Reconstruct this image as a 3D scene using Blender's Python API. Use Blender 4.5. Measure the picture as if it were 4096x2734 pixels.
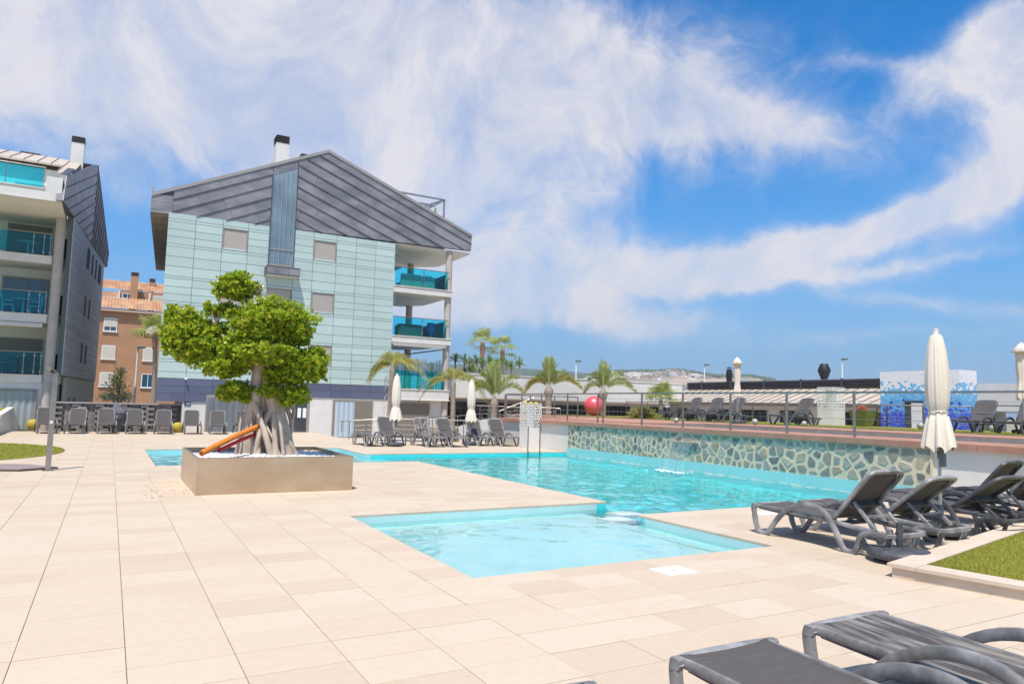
import bpy, math, random
import numpy as np
from mathutils import Vector, Matrix, Euler
R = math.radians
rnd = random.Random(7)
for o in list(bpy.data.objects): bpy.data.objects.remove(o)
S = bpy.context.scene
COL = S.collection

# ------------------------------------------------------------------ camera
CAM_H = 1.59
YAW, PITCH, ROLL, FPX = -0.5106, 0.0887, 0.0252, 2851.3
def cam_basis():
    cy, sy, cp, sp, cr, sr = math.cos(YAW), math.sin(YAW), math.cos(PITCH), math.sin(PITCH), math.cos(ROLL), math.sin(ROLL)
    f = Vector((-sy*cp, cy*cp, sp)); r = Vector((cy, sy, 0)); u = r.cross(f)
    return r*cr+u*sr, u*cr-r*sr, f
CR, CU, CF = cam_basis()
cam = bpy.data.cameras.new('camera'); cam_o = bpy.data.objects.new('camera', cam); COL.objects.link(cam_o)
cam.sensor_width = 36; cam.lens = FPX/4096*36; cam.clip_end = 20000; cam.clip_start = 0.05
M = Matrix((CR, CU, -CF)).transposed().to_4x4(); M.translation = (0, 0, CAM_H); cam_o.matrix_world = M
S.camera = cam_o
def sky_dir(px, py):            # a direction in the sky, from a position in the 4096 px photograph
    return (CF + CR*(px-2048)/FPX + CU*(1367-py)/FPX).normalized()

# ------------------------------------------------------------------ sun and exposure
SUN_EL, SUN_AZ = R(65), R(37)        # light travels toward (+sin az, +cos az)
sd = Vector((math.sin(SUN_AZ)*math.cos(SUN_EL), math.cos(SUN_AZ)*math.cos(SUN_EL), -math.sin(SUN_EL)))
sun = bpy.data.lights.new('sun', 'SUN'); sun.energy = 4.3; sun.angle = R(0.53); sun.color = (1, .93, .83)
sun_o = bpy.data.objects.new('sun', sun); COL.objects.link(sun_o)
sun_o.rotation_euler = sd.to_track_quat('-Z', 'Y').to_euler(); sun_o.location = (0, 0, 60)
S.view_settings.view_transform = 'Standard'; S.view_settings.look = 'None'
S.view_settings.gamma = 1; S.view_settings.use_curve_mapping = False
S.view_settings.exposure = 0.4

# ------------------------------------------------------------------ world: sky with cirrus
W = bpy.data.worlds.new('World'); S.world = W; W.use_nodes = True
wn, wl = W.node_tree.nodes, W.node_tree.links
wn.clear()
def N(t, **k):
    n = wn.new(t)
    for a, b in k.items(): setattr(n, a, b)
    return n
def wmath(op, a, b=None, c=None, clamp=False):
    n = N('ShaderNodeMath', operation=op); n.use_clamp = clamp
    for i, v in enumerate((a, b, c)):
        if v is None: continue
        if isinstance(v, (int, float)): n.inputs[i].default_value = v
        else: wl.new(v, n.inputs[i])
    return n.outputs[0]
sky = N('ShaderNodeTexSky'); sky.sky_type = 'NISHITA'; sky.sun_disc = False
sky.sun_elevation = SUN_EL; sky.sun_rotation = math.atan2(-sd.x, -sd.y)
sky.air_density = 1.0; sky.dust_density = 0.6; sky.ozone_density = 1.5; sky.altitude = 0
tc = N('ShaderNodeTexCoord')
def wnoise(scale, detail, rough, vec, dist=0.0):
    n = N('ShaderNodeTexNoise'); n.inputs['Scale'].default_value = scale; n.inputs['Detail'].default_value = detail
    n.inputs['Roughness'].default_value = rough; n.inputs['Distortion'].default_value = dist
    wl.new(vec, n.inputs['Vector']); return n
DIR = tc.outputs['Generated']
w1 = wnoise(3.2, 5, .6, DIR)
sub = N('ShaderNodeVectorMath', operation='SUBTRACT'); wl.new(w1.outputs['Color'], sub.inputs[0]); sub.inputs[1].default_value = (.5, .5, .5)
scl = N('ShaderNodeVectorMath', operation='SCALE'); wl.new(sub.outputs[0], scl.inputs[0]); scl.inputs['Scale'].default_value = .13
add = N('ShaderNodeVectorMath', operation='ADD'); wl.new(DIR, add.inputs[0]); wl.new(scl.outputs[0], add.inputs[1])
WD = add.outputs[0]
# cloud banks (x, y, half length, half width in photo pixels, slope in degrees, weight): each is fixed to a direction of the sky
BANKS = [(330,130,620,150,0,1.15),(1020,170,470,165,4,1.15),(800,400,330,95,6,.75),(1450,225,260,75,14,1.0),(1760,262,150,38,14,.8),(1050,520,260,110,10,.7),
         (1640,130,60,60,60,.35),(2310,310,170,70,-50,1.0),(2130,450,210,30,-27,1.05),(1850,555,220,28,-17,1.05),(1560,620,240,30,-8,.95),(1950,610,260,12,-10,.5),(1180,650,300,75,-5,1.0),
         (1330,430,70,50,30,.4),(2240,140,150,50,-38,.7),(2030,160,110,16,8,.3),(2330,60,80,50,-30,.6),(1690,655,260,16,-6,.5),(2230,690,260,22,4,.55),(1300,745,380,34,0,.7),(2000,770,300,16,-3,.35),
         (430,470,200,26,12,.35),(100,330,120,18,6,.2)]
acc = None
for (bx, by, sx, sy, ang, wt) in BANKS:
    k = 4096/2349
    c = sky_dir(bx*k, by*k); a = R(ang)
    t1 = sky_dir((bx+10*math.cos(a))*k, (by+10*math.sin(a))*k)-c; t1.normalize()
    t2 = c.cross(t1).normalized()
    outs = []
    for t, s in ((t1, sx), (t2, sy)):
        d = N('ShaderNodeVectorMath', operation='DOT_PRODUCT'); wl.new(WD, d.inputs[0]); kk = FPX/(s*k)
        d.inputs[1].default_value = t*kk
        m = wmath('ADD', d.outputs['Value'], -c.dot(t)*kk); outs.append(wmath('MULTIPLY', m, m))
    r2 = wmath('ADD', outs[0], outs[1])
    front = N('ShaderNodeVectorMath', operation='DOT_PRODUCT'); wl.new(WD, front.inputs[0]); front.inputs[1].default_value = c
    fr = wmath('GREATER_THAN', front.outputs['Value'], 0.0)
    g = wmath('MULTIPLY', wmath('POWER', math.exp(-.7), r2), wmath('MULTIPLY', fr, wt))
    acc = g if acc is None else wmath('ADD', acc, g)
# the rest of the sky, out of view, carries the same kind of broken cirrus
back = N('ShaderNodeVectorMath', operation='DOT_PRODUCT'); wl.new(DIR, back.inputs[0]); back.inputs[1].default_value = CF
bm = N('ShaderNodeMapRange'); wl.new(back.outputs['Value'], bm.inputs['Value'])
bm.inputs['From Min'].default_value = .72; bm.inputs['From Max'].default_value = .45; bm.inputs['To Min'].default_value = 0; bm.inputs['To Max'].default_value = 1
bn = wnoise(2.2, 3, .5, WD)
acc = wmath('MAXIMUM', acc, wmath('MULTIPLY', bm.outputs[0], wmath('MULTIPLY', bn.outputs['Fac'], 1.1)))
fn = wnoise(6.0, 10, .66, WD, .6)
fn2 = wnoise(2.4, 5, .6, WD)
fn3 = wnoise(15.0, 8, .7, WD, 1.0)
nz = wmath('ADD', wmath('MULTIPLY', wmath('SUBTRACT', fn.outputs['Fac'], .5), 1.5), wmath('MULTIPLY', wmath('SUBTRACT', fn2.outputs['Fac'], .5), .8))
nz = wmath('ADD', nz, wmath('MULTIPLY', wmath('SUBTRACT', fn3.outputs['Fac'], .5), 1.1))
dens = wmath('ADD', acc, wmath('MULTIPLY', nz, wmath('ADD', .12, wmath('MINIMUM', acc, .6))))
cr_ = N('ShaderNodeMapRange'); cr_.interpolation_type = 'SMOOTHSTEP'; wl.new(dens, cr_.inputs['Value'])
cr_.inputs['From Min'].default_value = .12; cr_.inputs['From Max'].default_value = 1.2; cr_.inputs['To Max'].default_value = .95
sepd = N('ShaderNodeSeparateXYZ'); wl.new(DIR, sepd.inputs[0])
hz_ = N('ShaderNodeMapRange'); hz_.interpolation_type = 'SMOOTHSTEP'; wl.new(sepd.outputs['Z'], hz_.inputs['Value'])     # haze over the horizon, all round
hz_.inputs['From Min'].default_value = .42; hz_.inputs['From Max'].default_value = -.06; hz_.inputs['To Max'].default_value = .92
hs = N('ShaderNodeHueSaturation'); hs.inputs['Saturation'].default_value = 1.2; hs.inputs['Value'].default_value = 1.0; wl.new(sky.outputs[0], hs.inputs['Color'])
tint = N('ShaderNodeMix', data_type='RGBA', blend_type='MULTIPLY'); tint.inputs[0].default_value = 1
wl.new(hs.outputs[0], tint.inputs[6]); tint.inputs[7].default_value = (.06, .80, 1.17, 1)
hm = N('ShaderNodeMix', data_type='RGBA'); wl.new(hz_.outputs[0], hm.inputs[0]); wl.new(tint.outputs[2], hm.inputs[6]); hm.inputs[7].default_value = (1.9, 2.65, 4.3, 1)
cc_ = N('ShaderNodeMix', data_type='RGBA'); wl.new(fn2.outputs['Fac'], cc_.inputs[0]); cc_.inputs[6].default_value = (4.1, 4.15, 4.75, 1); cc_.inputs[7].default_value = (5.6, 5.5, 5.75, 1)
al_ = wmath('MULTIPLY', cr_.outputs[0], wmath('MULTIPLY_ADD', wmath('SUBTRACT', fn.outputs['Fac'], .5), 1.9, .86), None, True)
mix = N('ShaderNodeMix', data_type='RGBA'); wl.new(al_, mix.inputs[0]); wl.new(hm.outputs[2], mix.inputs[6]); wl.new(cc_.outputs[2], mix.inputs[7])
bg = N('ShaderNodeBackground'); wl.new(mix.outputs[2], bg.inputs['Color']); bg.inputs['Strength'].default_value = .12
wo = N('ShaderNodeOutputWorld'); wl.new(bg.outputs[0], wo.inputs['Surface'])

# ------------------------------------------------------------------ materials
MATS = {}
def mat(name, col=(.5, .5, .5), rough=.6, metal=0., col2=None, nscale=4., ndetail=4, bump=0., bscale=40., spec=.5, coord='Object', stretch=None, contrast=(.35, .65), objrand=0., ior=1.45):
    if name in MATS: return MATS[name]
    m = bpy.data.materials.new(name); m.use_nodes = True; nt = m.node_tree; n, l = nt.nodes, nt.links
    p = n['Principled BSDF']; p.inputs['Roughness'].default_value = rough; p.inputs['Metallic'].default_value = metal
    p.inputs['Specular IOR Level'].default_value = spec
    p.inputs['Base Color'].default_value = (*col, 1)
    tcn = n.new('ShaderNodeTexCoord'); vec = tcn.outputs['Object'] if coord == 'Object' else None
    if coord == 'World':
        g = n.new('ShaderNodeNewGeometry'); vec = g.outputs['Position']
    if stretch:
        mp = n.new('ShaderNodeMapping'); mp.inputs['Scale'].default_value = stretch; l.new(vec, mp.inputs['Vector']); vec = mp.outputs[0]
    last = None
    if col2 is not None:
        t = n.new('ShaderNodeTexNoise'); t.inputs['Scale'].default_value = nscale; t.inputs['Detail'].default_value = ndetail; t.inputs['Roughness'].default_value = .6
        l.new(vec, t.inputs['Vector'])
        mr = n.new('ShaderNodeMapRange'); mr.inputs['From Min'].default_value = contrast[0]; mr.inputs['From Max'].default_value = contrast[1]; l.new(t.outputs['Fac'], mr.inputs['Value'])
        mx = n.new('ShaderNodeMix'); mx.data_type = 'RGBA'; l.new(mr.outputs[0], mx.inputs[0]); mx.inputs[6].default_value = (*col, 1); mx.inputs[7].default_value = (*col2, 1)
        last = mx.outputs[2]
    if objrand:
        oi = n.new('ShaderNodeObjectInfo'); mr = n.new('ShaderNodeMapRange'); mr.inputs['To Min'].default_value = 1-objrand; mr.inputs['To Max'].default_value = 1+objrand; l.new(oi.outputs['Random'], mr.inputs['Value'])
        mx = n.new('ShaderNodeMix'); mx.data_type = 'RGBA'; mx.blend_type = 'MULTIPLY'; mx.inputs[0].default_value = 1
        if last is None: mx.inputs[6].default_value = (*col, 1)
        else: l.new(last, mx.inputs[6])
        l.new(mr.outputs[0], mx.inputs[7]); last = mx.outputs[2]
    if last is not None: l.new(last, p.inputs['Base Color'])
    if bump:
        t = n.new('ShaderNodeTexNoise'); t.inputs['Scale'].default_value = bscale; t.inputs['Detail'].default_value = 5; l.new(vec, t.inputs['Vector'])
        b = n.new('ShaderNodeBump'); b.inputs['Strength'].default_value = bump; b.inputs['Distance'].default_value = .01; l.new(t.outputs['Fac'], b.inputs['Height']); l.new(b.outputs[0], p.inputs['Normal'])
    MATS[name] = m; return m
def glassy(name, tint, gloss=.9, ior=1.45, rough=.0, bump=0., bscale=3., diffuse=0., dcol=(.5, .8, .85)):
    """thin tinted pane: transparent tint under a fresnel reflection"""
    if name in MATS: return MATS[name]
    m = bpy.data.materials.new(name); m.use_nodes = True; nt = m.node_tree; n, l = nt.nodes, nt.links; n.clear()
    tr = n.new('ShaderNodeBsdfTransparent'); tr.inputs[0].default_value = (*tint, 1); base = tr.outputs[0]
    if diffuse:
        df = n.new('ShaderNodeBsdfDiffuse'); df.inputs[0].default_value = (*dcol, 1); mm = n.new('ShaderNodeMixShader'); mm.inputs[0].default_value = diffuse
        l.new(base, mm.inputs[1]); l.new(df.outputs[0], mm.inputs[2]); base = mm.outputs[0]
    gl = n.new('ShaderNodeBsdfGlossy'); gl.inputs['Roughness'].default_value = rough; gl.inputs[0].default_value = (gloss, gloss, gloss, 1)
    fr = n.new('ShaderNodeFresnel'); fr.inputs[0].default_value = ior
    mx = n.new('ShaderNodeMixShader'); l.new(fr.outputs[0], mx.inputs[0]); l.new(base, mx.inputs[1]); l.new(gl.outputs[0], mx.inputs[2])
    o = n.new('ShaderNodeOutputMaterial'); l.new(mx.outputs[0], o.inputs[0])
    MATS[name] = m; return m

# ------------------------------------------------------------------ mesh helpers
ORG = {}
class MB:
    def __init__(s): s.v = []; s.f = []; s.sm = []; s.sharp = False
    def add(s, vs, fs, smooth=False):
        b = len(s.v); s.v += [tuple(p) for p in vs]; s.f += [tuple(i+b for i in q) for q in fs]; s.sm += [smooth]*len(fs); return s
    def box(s, x0, x1, y0, y1, z0, z1):
        return s.add([(x0,y0,z0),(x1,y0,z0),(x1,y1,z0),(x0,y1,z0),(x0,y0,z1),(x1,y0,z1),(x1,y1,z1),(x0,y1,z1)],
                     [(0,3,2,1),(4,5,6,7),(0,1,5,4),(1,2,6,5),(2,3,7,6),(3,0,4,7)])
    def cbox(s, c, e, bev=.0):     # centre, full extents, chamfer on the vertical and top edges
        x, y, z = c; a, b, h = e[0]/2, e[1]/2, e[2]/2
        if not bev: return s.box(x-a, x+a, y-b, y+b, z-h, z+h)
        t = bev
        o = [(a-t,-b),(a,-b+t),(a,b-t),(a-t,b),(-a+t,b),(-a,b-t),(-a,-b+t),(-a+t,-b)]
        i = [(px*(1-t/a), py*(1-t/b)) for px, py in o]
        v = [(x+p, y+q, z-h) for p, q in o]+[(x+p, y+q, z+h-t) for p, q in o]+[(x+p, y+q, z+h) for p, q in i]
        f = [tuple(range(7,-1,-1)), tuple(range(16,24))]
        for r in (0, 8):
            for k in range(8): f.append((r+k, r+(k+1)%8, r+8+(k+1)%8, r+8+k))
        return s.add(v, f)
    def beam(s, p, q, w, h, up=(0,0,1)):     # rectangular bar from p to q
        p, q, up = Vector(p), Vector(q), Vector(up); t = (q-p).normalized()
        a = t.cross(up)
        if a.length < 1e-4: a = t.cross(Vector((1,0,0)))
        a.normalize(); b = a.cross(t); a *= w/2; b *= h/2
        return s.add([p-a-b,p+a-b,p+a+b,p-a+b,q-a-b,q+a-b,q+a+b,q-a+b],[(0,1,2,3),(7,6,5,4),(0,4,5,1),(1,5,6,2),(2,6,7,3),(3,7,4,0)])
    def tube(s, pts, rad, n=8, caps=True, smooth=True):
        pts = [Vector(p) for p in pts]; m = len(pts)
        if isinstance(rad, (int, float)): rad = [rad]*m
        vs, fs = [], []; ref = None
        for i, p in enumerate(pts):
            t = (pts[min(i+1,m-1)]-pts[max(i-1,0)])
            t = t.normalized() if t.length > 1e-9 else Vector((0,0,1))
            if ref is None: ref = Vector((1,0,0)) if abs(t.x) < .8 else Vector((0,1,0))
            a = (ref - t*ref.dot(t)).normalized(); b = t.cross(a); ref = a
            for k in range(n):
                an = 2*math.pi*k/n; vs.append(p+(a*math.cos(an)+b*math.sin(an))*rad[i])
        for i in range(m-1):
            for k in range(n): fs.append((i*n+k, i*n+(k+1)%n, (i+1)*n+(k+1)%n, (i+1)*n+k))
        s.add(vs, fs, smooth)
        if caps: s.add(vs[:n], [tuple(range(n-1,-1,-1))]); s.add(vs[-n:], [tuple(range(n))])
        return s
    def sweep(s, pts, w, t, lat=(1,0,0), smooth=True, closed=False):   # rounded bar along pts; w along lat, t across
        pts = [Vector(p) for p in pts]; m = len(pts); lat = Vector(lat); s.sharp = True
        sec = [(.5,-.34),(.5,.34),(.34,.5),(-.34,.5),(-.5,.34),(-.5,-.34),(-.34,-.5),(.34,-.5)]
        ws = w if isinstance(w, (list, tuple)) else [w]*m; ts = t if isinstance(t, (list, tuple)) else [t]*m
        vs, fs = [], []
        for i, p in enumerate(pts):
            if closed: tg = pts[(i+1)%m]-pts[i-1]
            else: tg = pts[min(i+1,m-1)]-pts[max(i-1,0)]
            tg.normalize(); nn = tg.cross(lat).normalized()
            for a, b in sec: vs.append(p+lat*a*ws[i]+nn*b*ts[i])
        for i in range(m if closed else m-1):
            j = (i+1)%m
            for k in range(8): fs.append((i*8+k, i*8+(k+1)%8, j*8+(k+1)%8, j*8+k))
        s.add(vs, fs, smooth)
        if not closed: s.add(vs[:8], [tuple(range(7,-1,-1))]); s.add(vs[-8:], [tuple(range(8))])
        return s
    def lathe(s, prof, n=24, c=(0,0,0), flute=None, smooth=True):   # prof [(r,z)], flute(k,i) multiplies the radius
        vs, fs = [], []; m = len(prof)
        for i, (r, z) in enumerate(prof):
            for k in range(n):
                a = 2*math.pi*k/n; q = r*(flute(a, i) if flute else 1); vs.append((c[0]+q*math.cos(a), c[1]+q*math.sin(a), c[2]+z))
        for i in range(m-1):
            for k in range(n): fs.append((i*n+k, i*n+(k+1)%n, (i+1)*n+(k+1)%n, (i+1)*n+k))
        s.add(vs, fs, smooth)
        if prof[0][0] > 1e-4: s.add(vs[:n], [tuple(range(n-1,-1,-1))])
        if prof[-1][0] > 1e-4: s.add(vs[-n:], [tuple(range(n))])
        return s
    def prism(s, poly, d0, d1, fn):   # polygon (a,b) extruded between d0 and d1; fn(a,b,d)->xyz
        n = len(poly); vs = [fn(a,b,d0) for a,b in poly]+[fn(a,b,d1) for a,b in poly]
        fs = [tuple(range(n-1,-1,-1)), tuple(range(n,2*n))]+[(k,(k+1)%n,n+(k+1)%n,n+k) for k in range(n)]
        return s.add(vs, fs)
    def quad(s, a, b, c, d): return s.add([a,b,c,d],[(0,1,2,3)])
    def mesh(s, name, m=None, off=(0,0,0), fix=True):
        me = bpy.data.meshes.new(name); ox, oy, oz = off
        me.from_pydata([(x-ox,y-oy,z-oz) for x,y,z in s.v], [], s.f)
        me.polygons.foreach_set('use_smooth', s.sm)
        if fix:
            import bmesh
            b = bmesh.new(); b.from_mesh(me); bmesh.ops.recalc_face_normals(b, faces=b.faces); b.to_mesh(me); b.free()
        for q in (m if isinstance(m, (list, tuple)) else [m]):
            if q: me.materials.append(q)
        if s.sharp: me.set_sharp_from_angle(angle=R(38))
        me.update(); return me
    def build(s, name, m, parent=None, fix=None):
        off = (0,0,0)
        if parent is not None:
            off = ORG.get(parent.name, (0,0,0))
        if fix is None: fix = len(s.f) < 60000
        o = bpy.data.objects.new(name, s.mesh(name, m, off, fix)); COL.objects.link(o)
        if parent is not None: o.parent = parent; ORG[o.name] = off
        return o
def tag(o, label, cat, group=None, kind=None):
    if label: o['label'] = label
    if cat: o['category'] = cat
    if group: o['group'] = group
    if kind: o['kind'] = kind
    return o
def thing(name, label, cat, loc=(0,0,0), group=None):
    o = bpy.data.objects.new(name, None); COL.objects.link(o); o.location = loc; o.empty_display_size = .2
    ORG[o.name] = tuple(loc); return tag(o, label, cat, group)
def struct(name, mb, m):
    o = mb.build(name, m); o['kind'] = 'structure'; return o
def piece(name, me, parent, loc, rot=(0,0,0), scale=(1,1,1)):    # a part that shares mesh data
    o = bpy.data.objects.new(name, me); COL.objects.link(o); o.parent = parent
    og = ORG.get(parent.name, (0,0,0)); o.location = (loc[0]-og[0], loc[1]-og[1], loc[2]-og[2]); o.rotation_euler = rot; o.scale = scale; return o
def dup(o, parent=None):
    c = o.copy(); COL.objects.link(c); c.parent = parent
    for ch in list(o.children): dup(ch, c)
    return c
def smooth(pts, k=4):     # Catmull-Rom
    P = [Vector(p) for p in pts]; out = []
    for i in range(len(P)-1):
        a, b, c, d = P[max(i-1,0)], P[i], P[i+1], P[min(i+2,len(P)-1)]
        for j in range(k):
            t = j/k; out.append(.5*((2*b)+(c-a)*t+(2*a-5*b+4*c-d)*t*t+(3*b-3*c+d-a)*t**3))
    out.append(P[-1]); return out
def clip(poly, a, b, c):      # keep a*x+b*y<=c
    out = []
    for i in range(len(poly)):
        p, q = poly[i], poly[(i+1)%len(poly)]; dp, dq = a*p[0]+b*p[1]-c, a*q[0]+b*q[1]-c
        if dp <= 0: out.append(p)
        if (dp < 0 < dq) or (dq < 0 < dp):
            t = dp/(dp-dq); out.append((p[0]+(q[0]-p[0])*t, p[1]+(q[1]-p[1])*t))
    return out
def area(p): return abs(sum(p[i][0]*p[(i+1)%len(p)][1]-p[(i+1)%len(p)][0]*p[i][1] for i in range(len(p))))/2 if len(p) > 2 else 0
def shrink(poly, d):          # inset a convex polygon
    ar = sum(poly[i][0]*poly[(i+1)%len(poly)][1]-poly[(i+1)%len(poly)][0]*poly[i][1] for i in range(len(poly)))
    out = list(poly)
    for i in range(len(poly)):
        p, q = poly[i], poly[(i+1)%len(poly)]; dx, dy = q[0]-p[0], q[1]-p[1]; L = math.hypot(dx, dy)
        if L < 1e-6: continue
        nx, ny = (dy/L, -dx/L) if ar > 0 else (-dy/L, dx/L)
        out = clip(out, nx, ny, nx*p[0]+ny*p[1]-d)
        if len(out) < 3: return []
    return out
BOXME = {}
def boxme(m, name='panel'):   # unit box, base centre at origin, shared
    if (m.name, name) not in BOXME:
        BOXME[(m.name, name)] = MB().box(-.5,.5,-.5,.5,-.5,.5).mesh(name, m)
    return BOXME[(m.name, name)]
def pbox(name, m, parent, x0, x1, y0, y1, z0, z1):
    return piece(name, boxme(m, name), parent, ((x0+x1)/2,(y0+y1)/2,(z0+z1)/2), (0,0,0), (abs(x1-x0),abs(y1-y0),abs(z1-z0)))

# ------------------------------------------------------------------ deck, pool, ground
TA, TB, TX0, TY0 = .6, .4185, .190, 7.785
def subtract(r, h):
    x0, x1, y0, y1 = r; a0, a1, b0, b1 = h
    if a0 >= x1 or a1 <= x0 or b0 >= y1 or b1 <= y0: return [r]
    out = []
    if a0 > x0: out.append((x0, a0, y0, y1))
    if a1 < x1: out.append((a1, x1, y0, y1))
    m0, m1 = max(x0, a0), min(x1, a1)
    if b0 > y0: out.append((m0, m1, y0, b0))
    if b1 < y1: out.append((m0, m1, b1, y1))
    return out
def sub_all(rs, hs):
    for h in hs: rs = [q for r in rs for q in subtract(r, h)]
    return rs
WALLX = 14.35
POOL_SH = (3.03, 7.05, 6.03, 9.96)            # shallow basin
POOL_GAP = (7.05, 7.5, 8.6, 9.96)
POOL_MAIN = (7.5, WALLX, 8.6, 21.45)
POOL_ST = (1.03, 6.93, 18.48, 24.4)           # far basin
POOL_ST2 = (6.93, 7.5, 18.48, 21.45)
POOLS = [POOL_SH, POOL_GAP, POOL_MAIN, POOL_ST, POOL_ST2]
SUNK = (8.9, 16.6, 27.6, 36.3)
DECK = (-13.0, WALLX, -5.0, 36.3)

def tile_mat():
    m = bpy.data.materials.new('limestone_tile'); m.use_nodes = True; n, l = m.node_tree.nodes, m.node_tree.links
    p = n['Principled BSDF']; g = n.new('ShaderNodeNewGeometry')
    mp = n.new('ShaderNodeVectorMath'); mp.operation = 'SUBTRACT'; l.new(g.outputs['Position'], mp.inputs[0]); mp.inputs[1].default_value = (TX0, TY0, 0)
    dv = n.new('ShaderNodeVectorMath'); dv.operation = 'DIVIDE'; l.new(mp.outputs[0], dv.inputs[0]); dv.inputs[1].default_value = (TA, TB, 1e6)
    fl = n.new('ShaderNodeVectorMath'); fl.operation = 'FLOOR'; l.new(dv.outputs[0], fl.inputs[0])
    wn_ = n.new('ShaderNodeTexWhiteNoise'); wn_.noise_dimensions = '2D'; l.new(fl.outputs[0], wn_.inputs['Vector'])
    cl = n.new('ShaderNodeTexNoise'); cl.inputs['Scale'].default_value = .22; cl.inputs['Detail'].default_value = 2; l.new(fl.outputs[0], cl.inputs['Vector'])
    ad = n.new('ShaderNodeMath'); ad.operation = 'MULTIPLY_ADD'; l.new(cl.outputs['Fac'], ad.inputs[0]); ad.inputs[1].default_value = 1.5; l.new(wn_.outputs['Value'], ad.inputs[2])
    ramp = n.new('ShaderNodeValToRGB'); mr = n.new('ShaderNodeMapRange'); mr.inputs['From Min'].default_value = .35; mr.inputs['From Max'].default_value = 2.0; l.new(ad.outputs[0], mr.inputs['Value'])
    e = ramp.color_ramp.elements; e[0].color = (.555, .452, .345, 1); e[1].color = (.54, .428, .32, 1); e[1].position = 1
    for pos, c in ((.35, (.565, .465, .36, 1)), (.62, (.55, .442, .335, 1)), (.85, (.52, .41, .31, 1))):
        q = e.new(pos); q.color = c
    l.new(mr.outputs[0], ramp.inputs[0])
    # veins and rusty stains
    st = n.new('ShaderNodeMapping'); st.inputs['Scale'].default_value = (1.6, 9, 1); l.new(g.outputs['Position'], st.inputs['Vector'])
    v = n.new('ShaderNodeTexNoise'); v.inputs['Scale'].default_value = 3; v.inputs['Detail'].default_value = 8; v.inputs['Roughness'].default_value = .7; l.new(st.outputs[0], v.inputs['Vector'])
    vr = n.new('ShaderNodeMapRange'); vr.inputs['From Min'].default_value = .55; vr.inputs['From Max'].default_value = .82; vr.inputs['To Max'].default_value = .75; l.new(v.outputs['Fac'], vr.inputs['Value'])
    m1 = n.new('ShaderNodeMix'); m1.data_type = 'RGBA'; l.new(vr.outputs[0], m1.inputs[0]); l.new(ramp.outputs[0], m1.inputs[6]); m1.inputs[7].default_value = (.50, .33, .2, 1)
    s2 = n.new('ShaderNodeTexNoise'); s2.inputs['Scale'].default_value = .9; s2.inputs['Detail'].default_value = 6; s2.inputs['Roughness'].default_value = .65; l.new(g.outputs['Position'], s2.inputs['Vector'])
    sr = n.new('ShaderNodeMapRange'); sr.inputs['From Min'].default_value = .55; sr.inputs['From Max'].default_value = .80; sr.inputs['To Max'].default_value = .65; l.new(s2.outputs['Fac'], sr.inputs['Value'])
    m2 = n.new('ShaderNodeMix'); m2.data_type = 'RGBA'; l.new(sr.outputs[0], m2.inputs[0]); l.new(m1.outputs[2], m2.inputs[6]); m2.inputs[7].default_value = (.52, .36, .24, 1)
    s3 = n.new('ShaderNodeTexNoise'); s3.inputs['Scale'].default_value = 14; s3.inputs['Detail'].default_value = 6; l.new(g.outputs['Position'], s3.inputs['Vector'])
    r3 = n.new('ShaderNodeMapRange'); r3.inputs['To Min'].default_value = .93; r3.inputs['To Max'].default_value = 1.07; l.new(s3.outputs['Fac'], r3.inputs['Value'])
    m3 = n.new('ShaderNodeMix'); m3.data_type = 'RGBA'; m3.blend_type = 'MULTIPLY'; m3.inputs[0].default_value = 1; l.new(m2.outputs[2], m3.inputs[6]); l.new(r3.outputs[0], m3.inputs[7])
    l.new(m3.outputs[2], p.inputs['Base Color']); p.inputs['Roughness'].default_value = .62; p.inputs['Specular IOR Level'].default_value = .35
    b = n.new('ShaderNodeBump'); b.inputs['Strength'].default_value = .15; b.inputs['Distance'].default_value = .004; l.new(s3.outputs['Fac'], b.inputs['Height']); l.new(b.outputs[0], p.inputs['Normal'])
    return m
M_TILE = tile_mat()
M_GROUT = mat('grout', (.30, .19, .11), .9, col2=(.44, .32, .22), nscale=1.5)
M_WHITE = mat('white_render', (.70, .68, .65), .75, col2=(.63, .61, .57), nscale=1.3, bump=.15, bscale=60)
M_STEEL = mat('stainless', (.42, .39, .36), .3, 1.0, col2=(.36, .33, .3), nscale=9)
M_DARKSTEEL = mat('dark_steel', (.05, .05, .055), .45, .3)

CW = .42
cop_holes = [(a-CW, b+CW, c-CW, d+CW) for a, b, c, d in POOLS]
base = sub_all([DECK], [(a-.2, b+.2, c-.2, d+.2) for a, b, c, d in POOLS] + [SUNK])
mb = MB()
for r in base: mb.box(r[0], r[1], r[2], r[3], -.25, -.018)
deck = struct('pool_deck', mb, M_GROUT)
tiles = []
i0, i1 = int((DECK[0]-TX0)/TA)-1, int((DECK[1]-TX0)/TA)+1
j0, j1 = int((DECK[2]-TY0)/TB)-1, int((DECK[3]-TY0)/TB)+1
J = .0018; JY = .0042
for i in range(i0, i1+1):
    for j in range(j0, j1+1):
        r = (TX0+i*TA+J, TX0+(i+1)*TA-J, TY0+j*TB+JY, TY0+(j+1)*TB-JY)
        r = (max(r[0], DECK[0]), min(r[1], DECK[1]-.002), max(r[2], DECK[2]), min(r[3], DECK[3]))
        if r[1]-r[0] < .02 or r[3]-r[2] < .02: continue
        tiles += [q for q in sub_all([r], cop_holes+[SUNK]) if q[1]-q[0] > .012 and q[3]-q[2] > .012]
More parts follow.
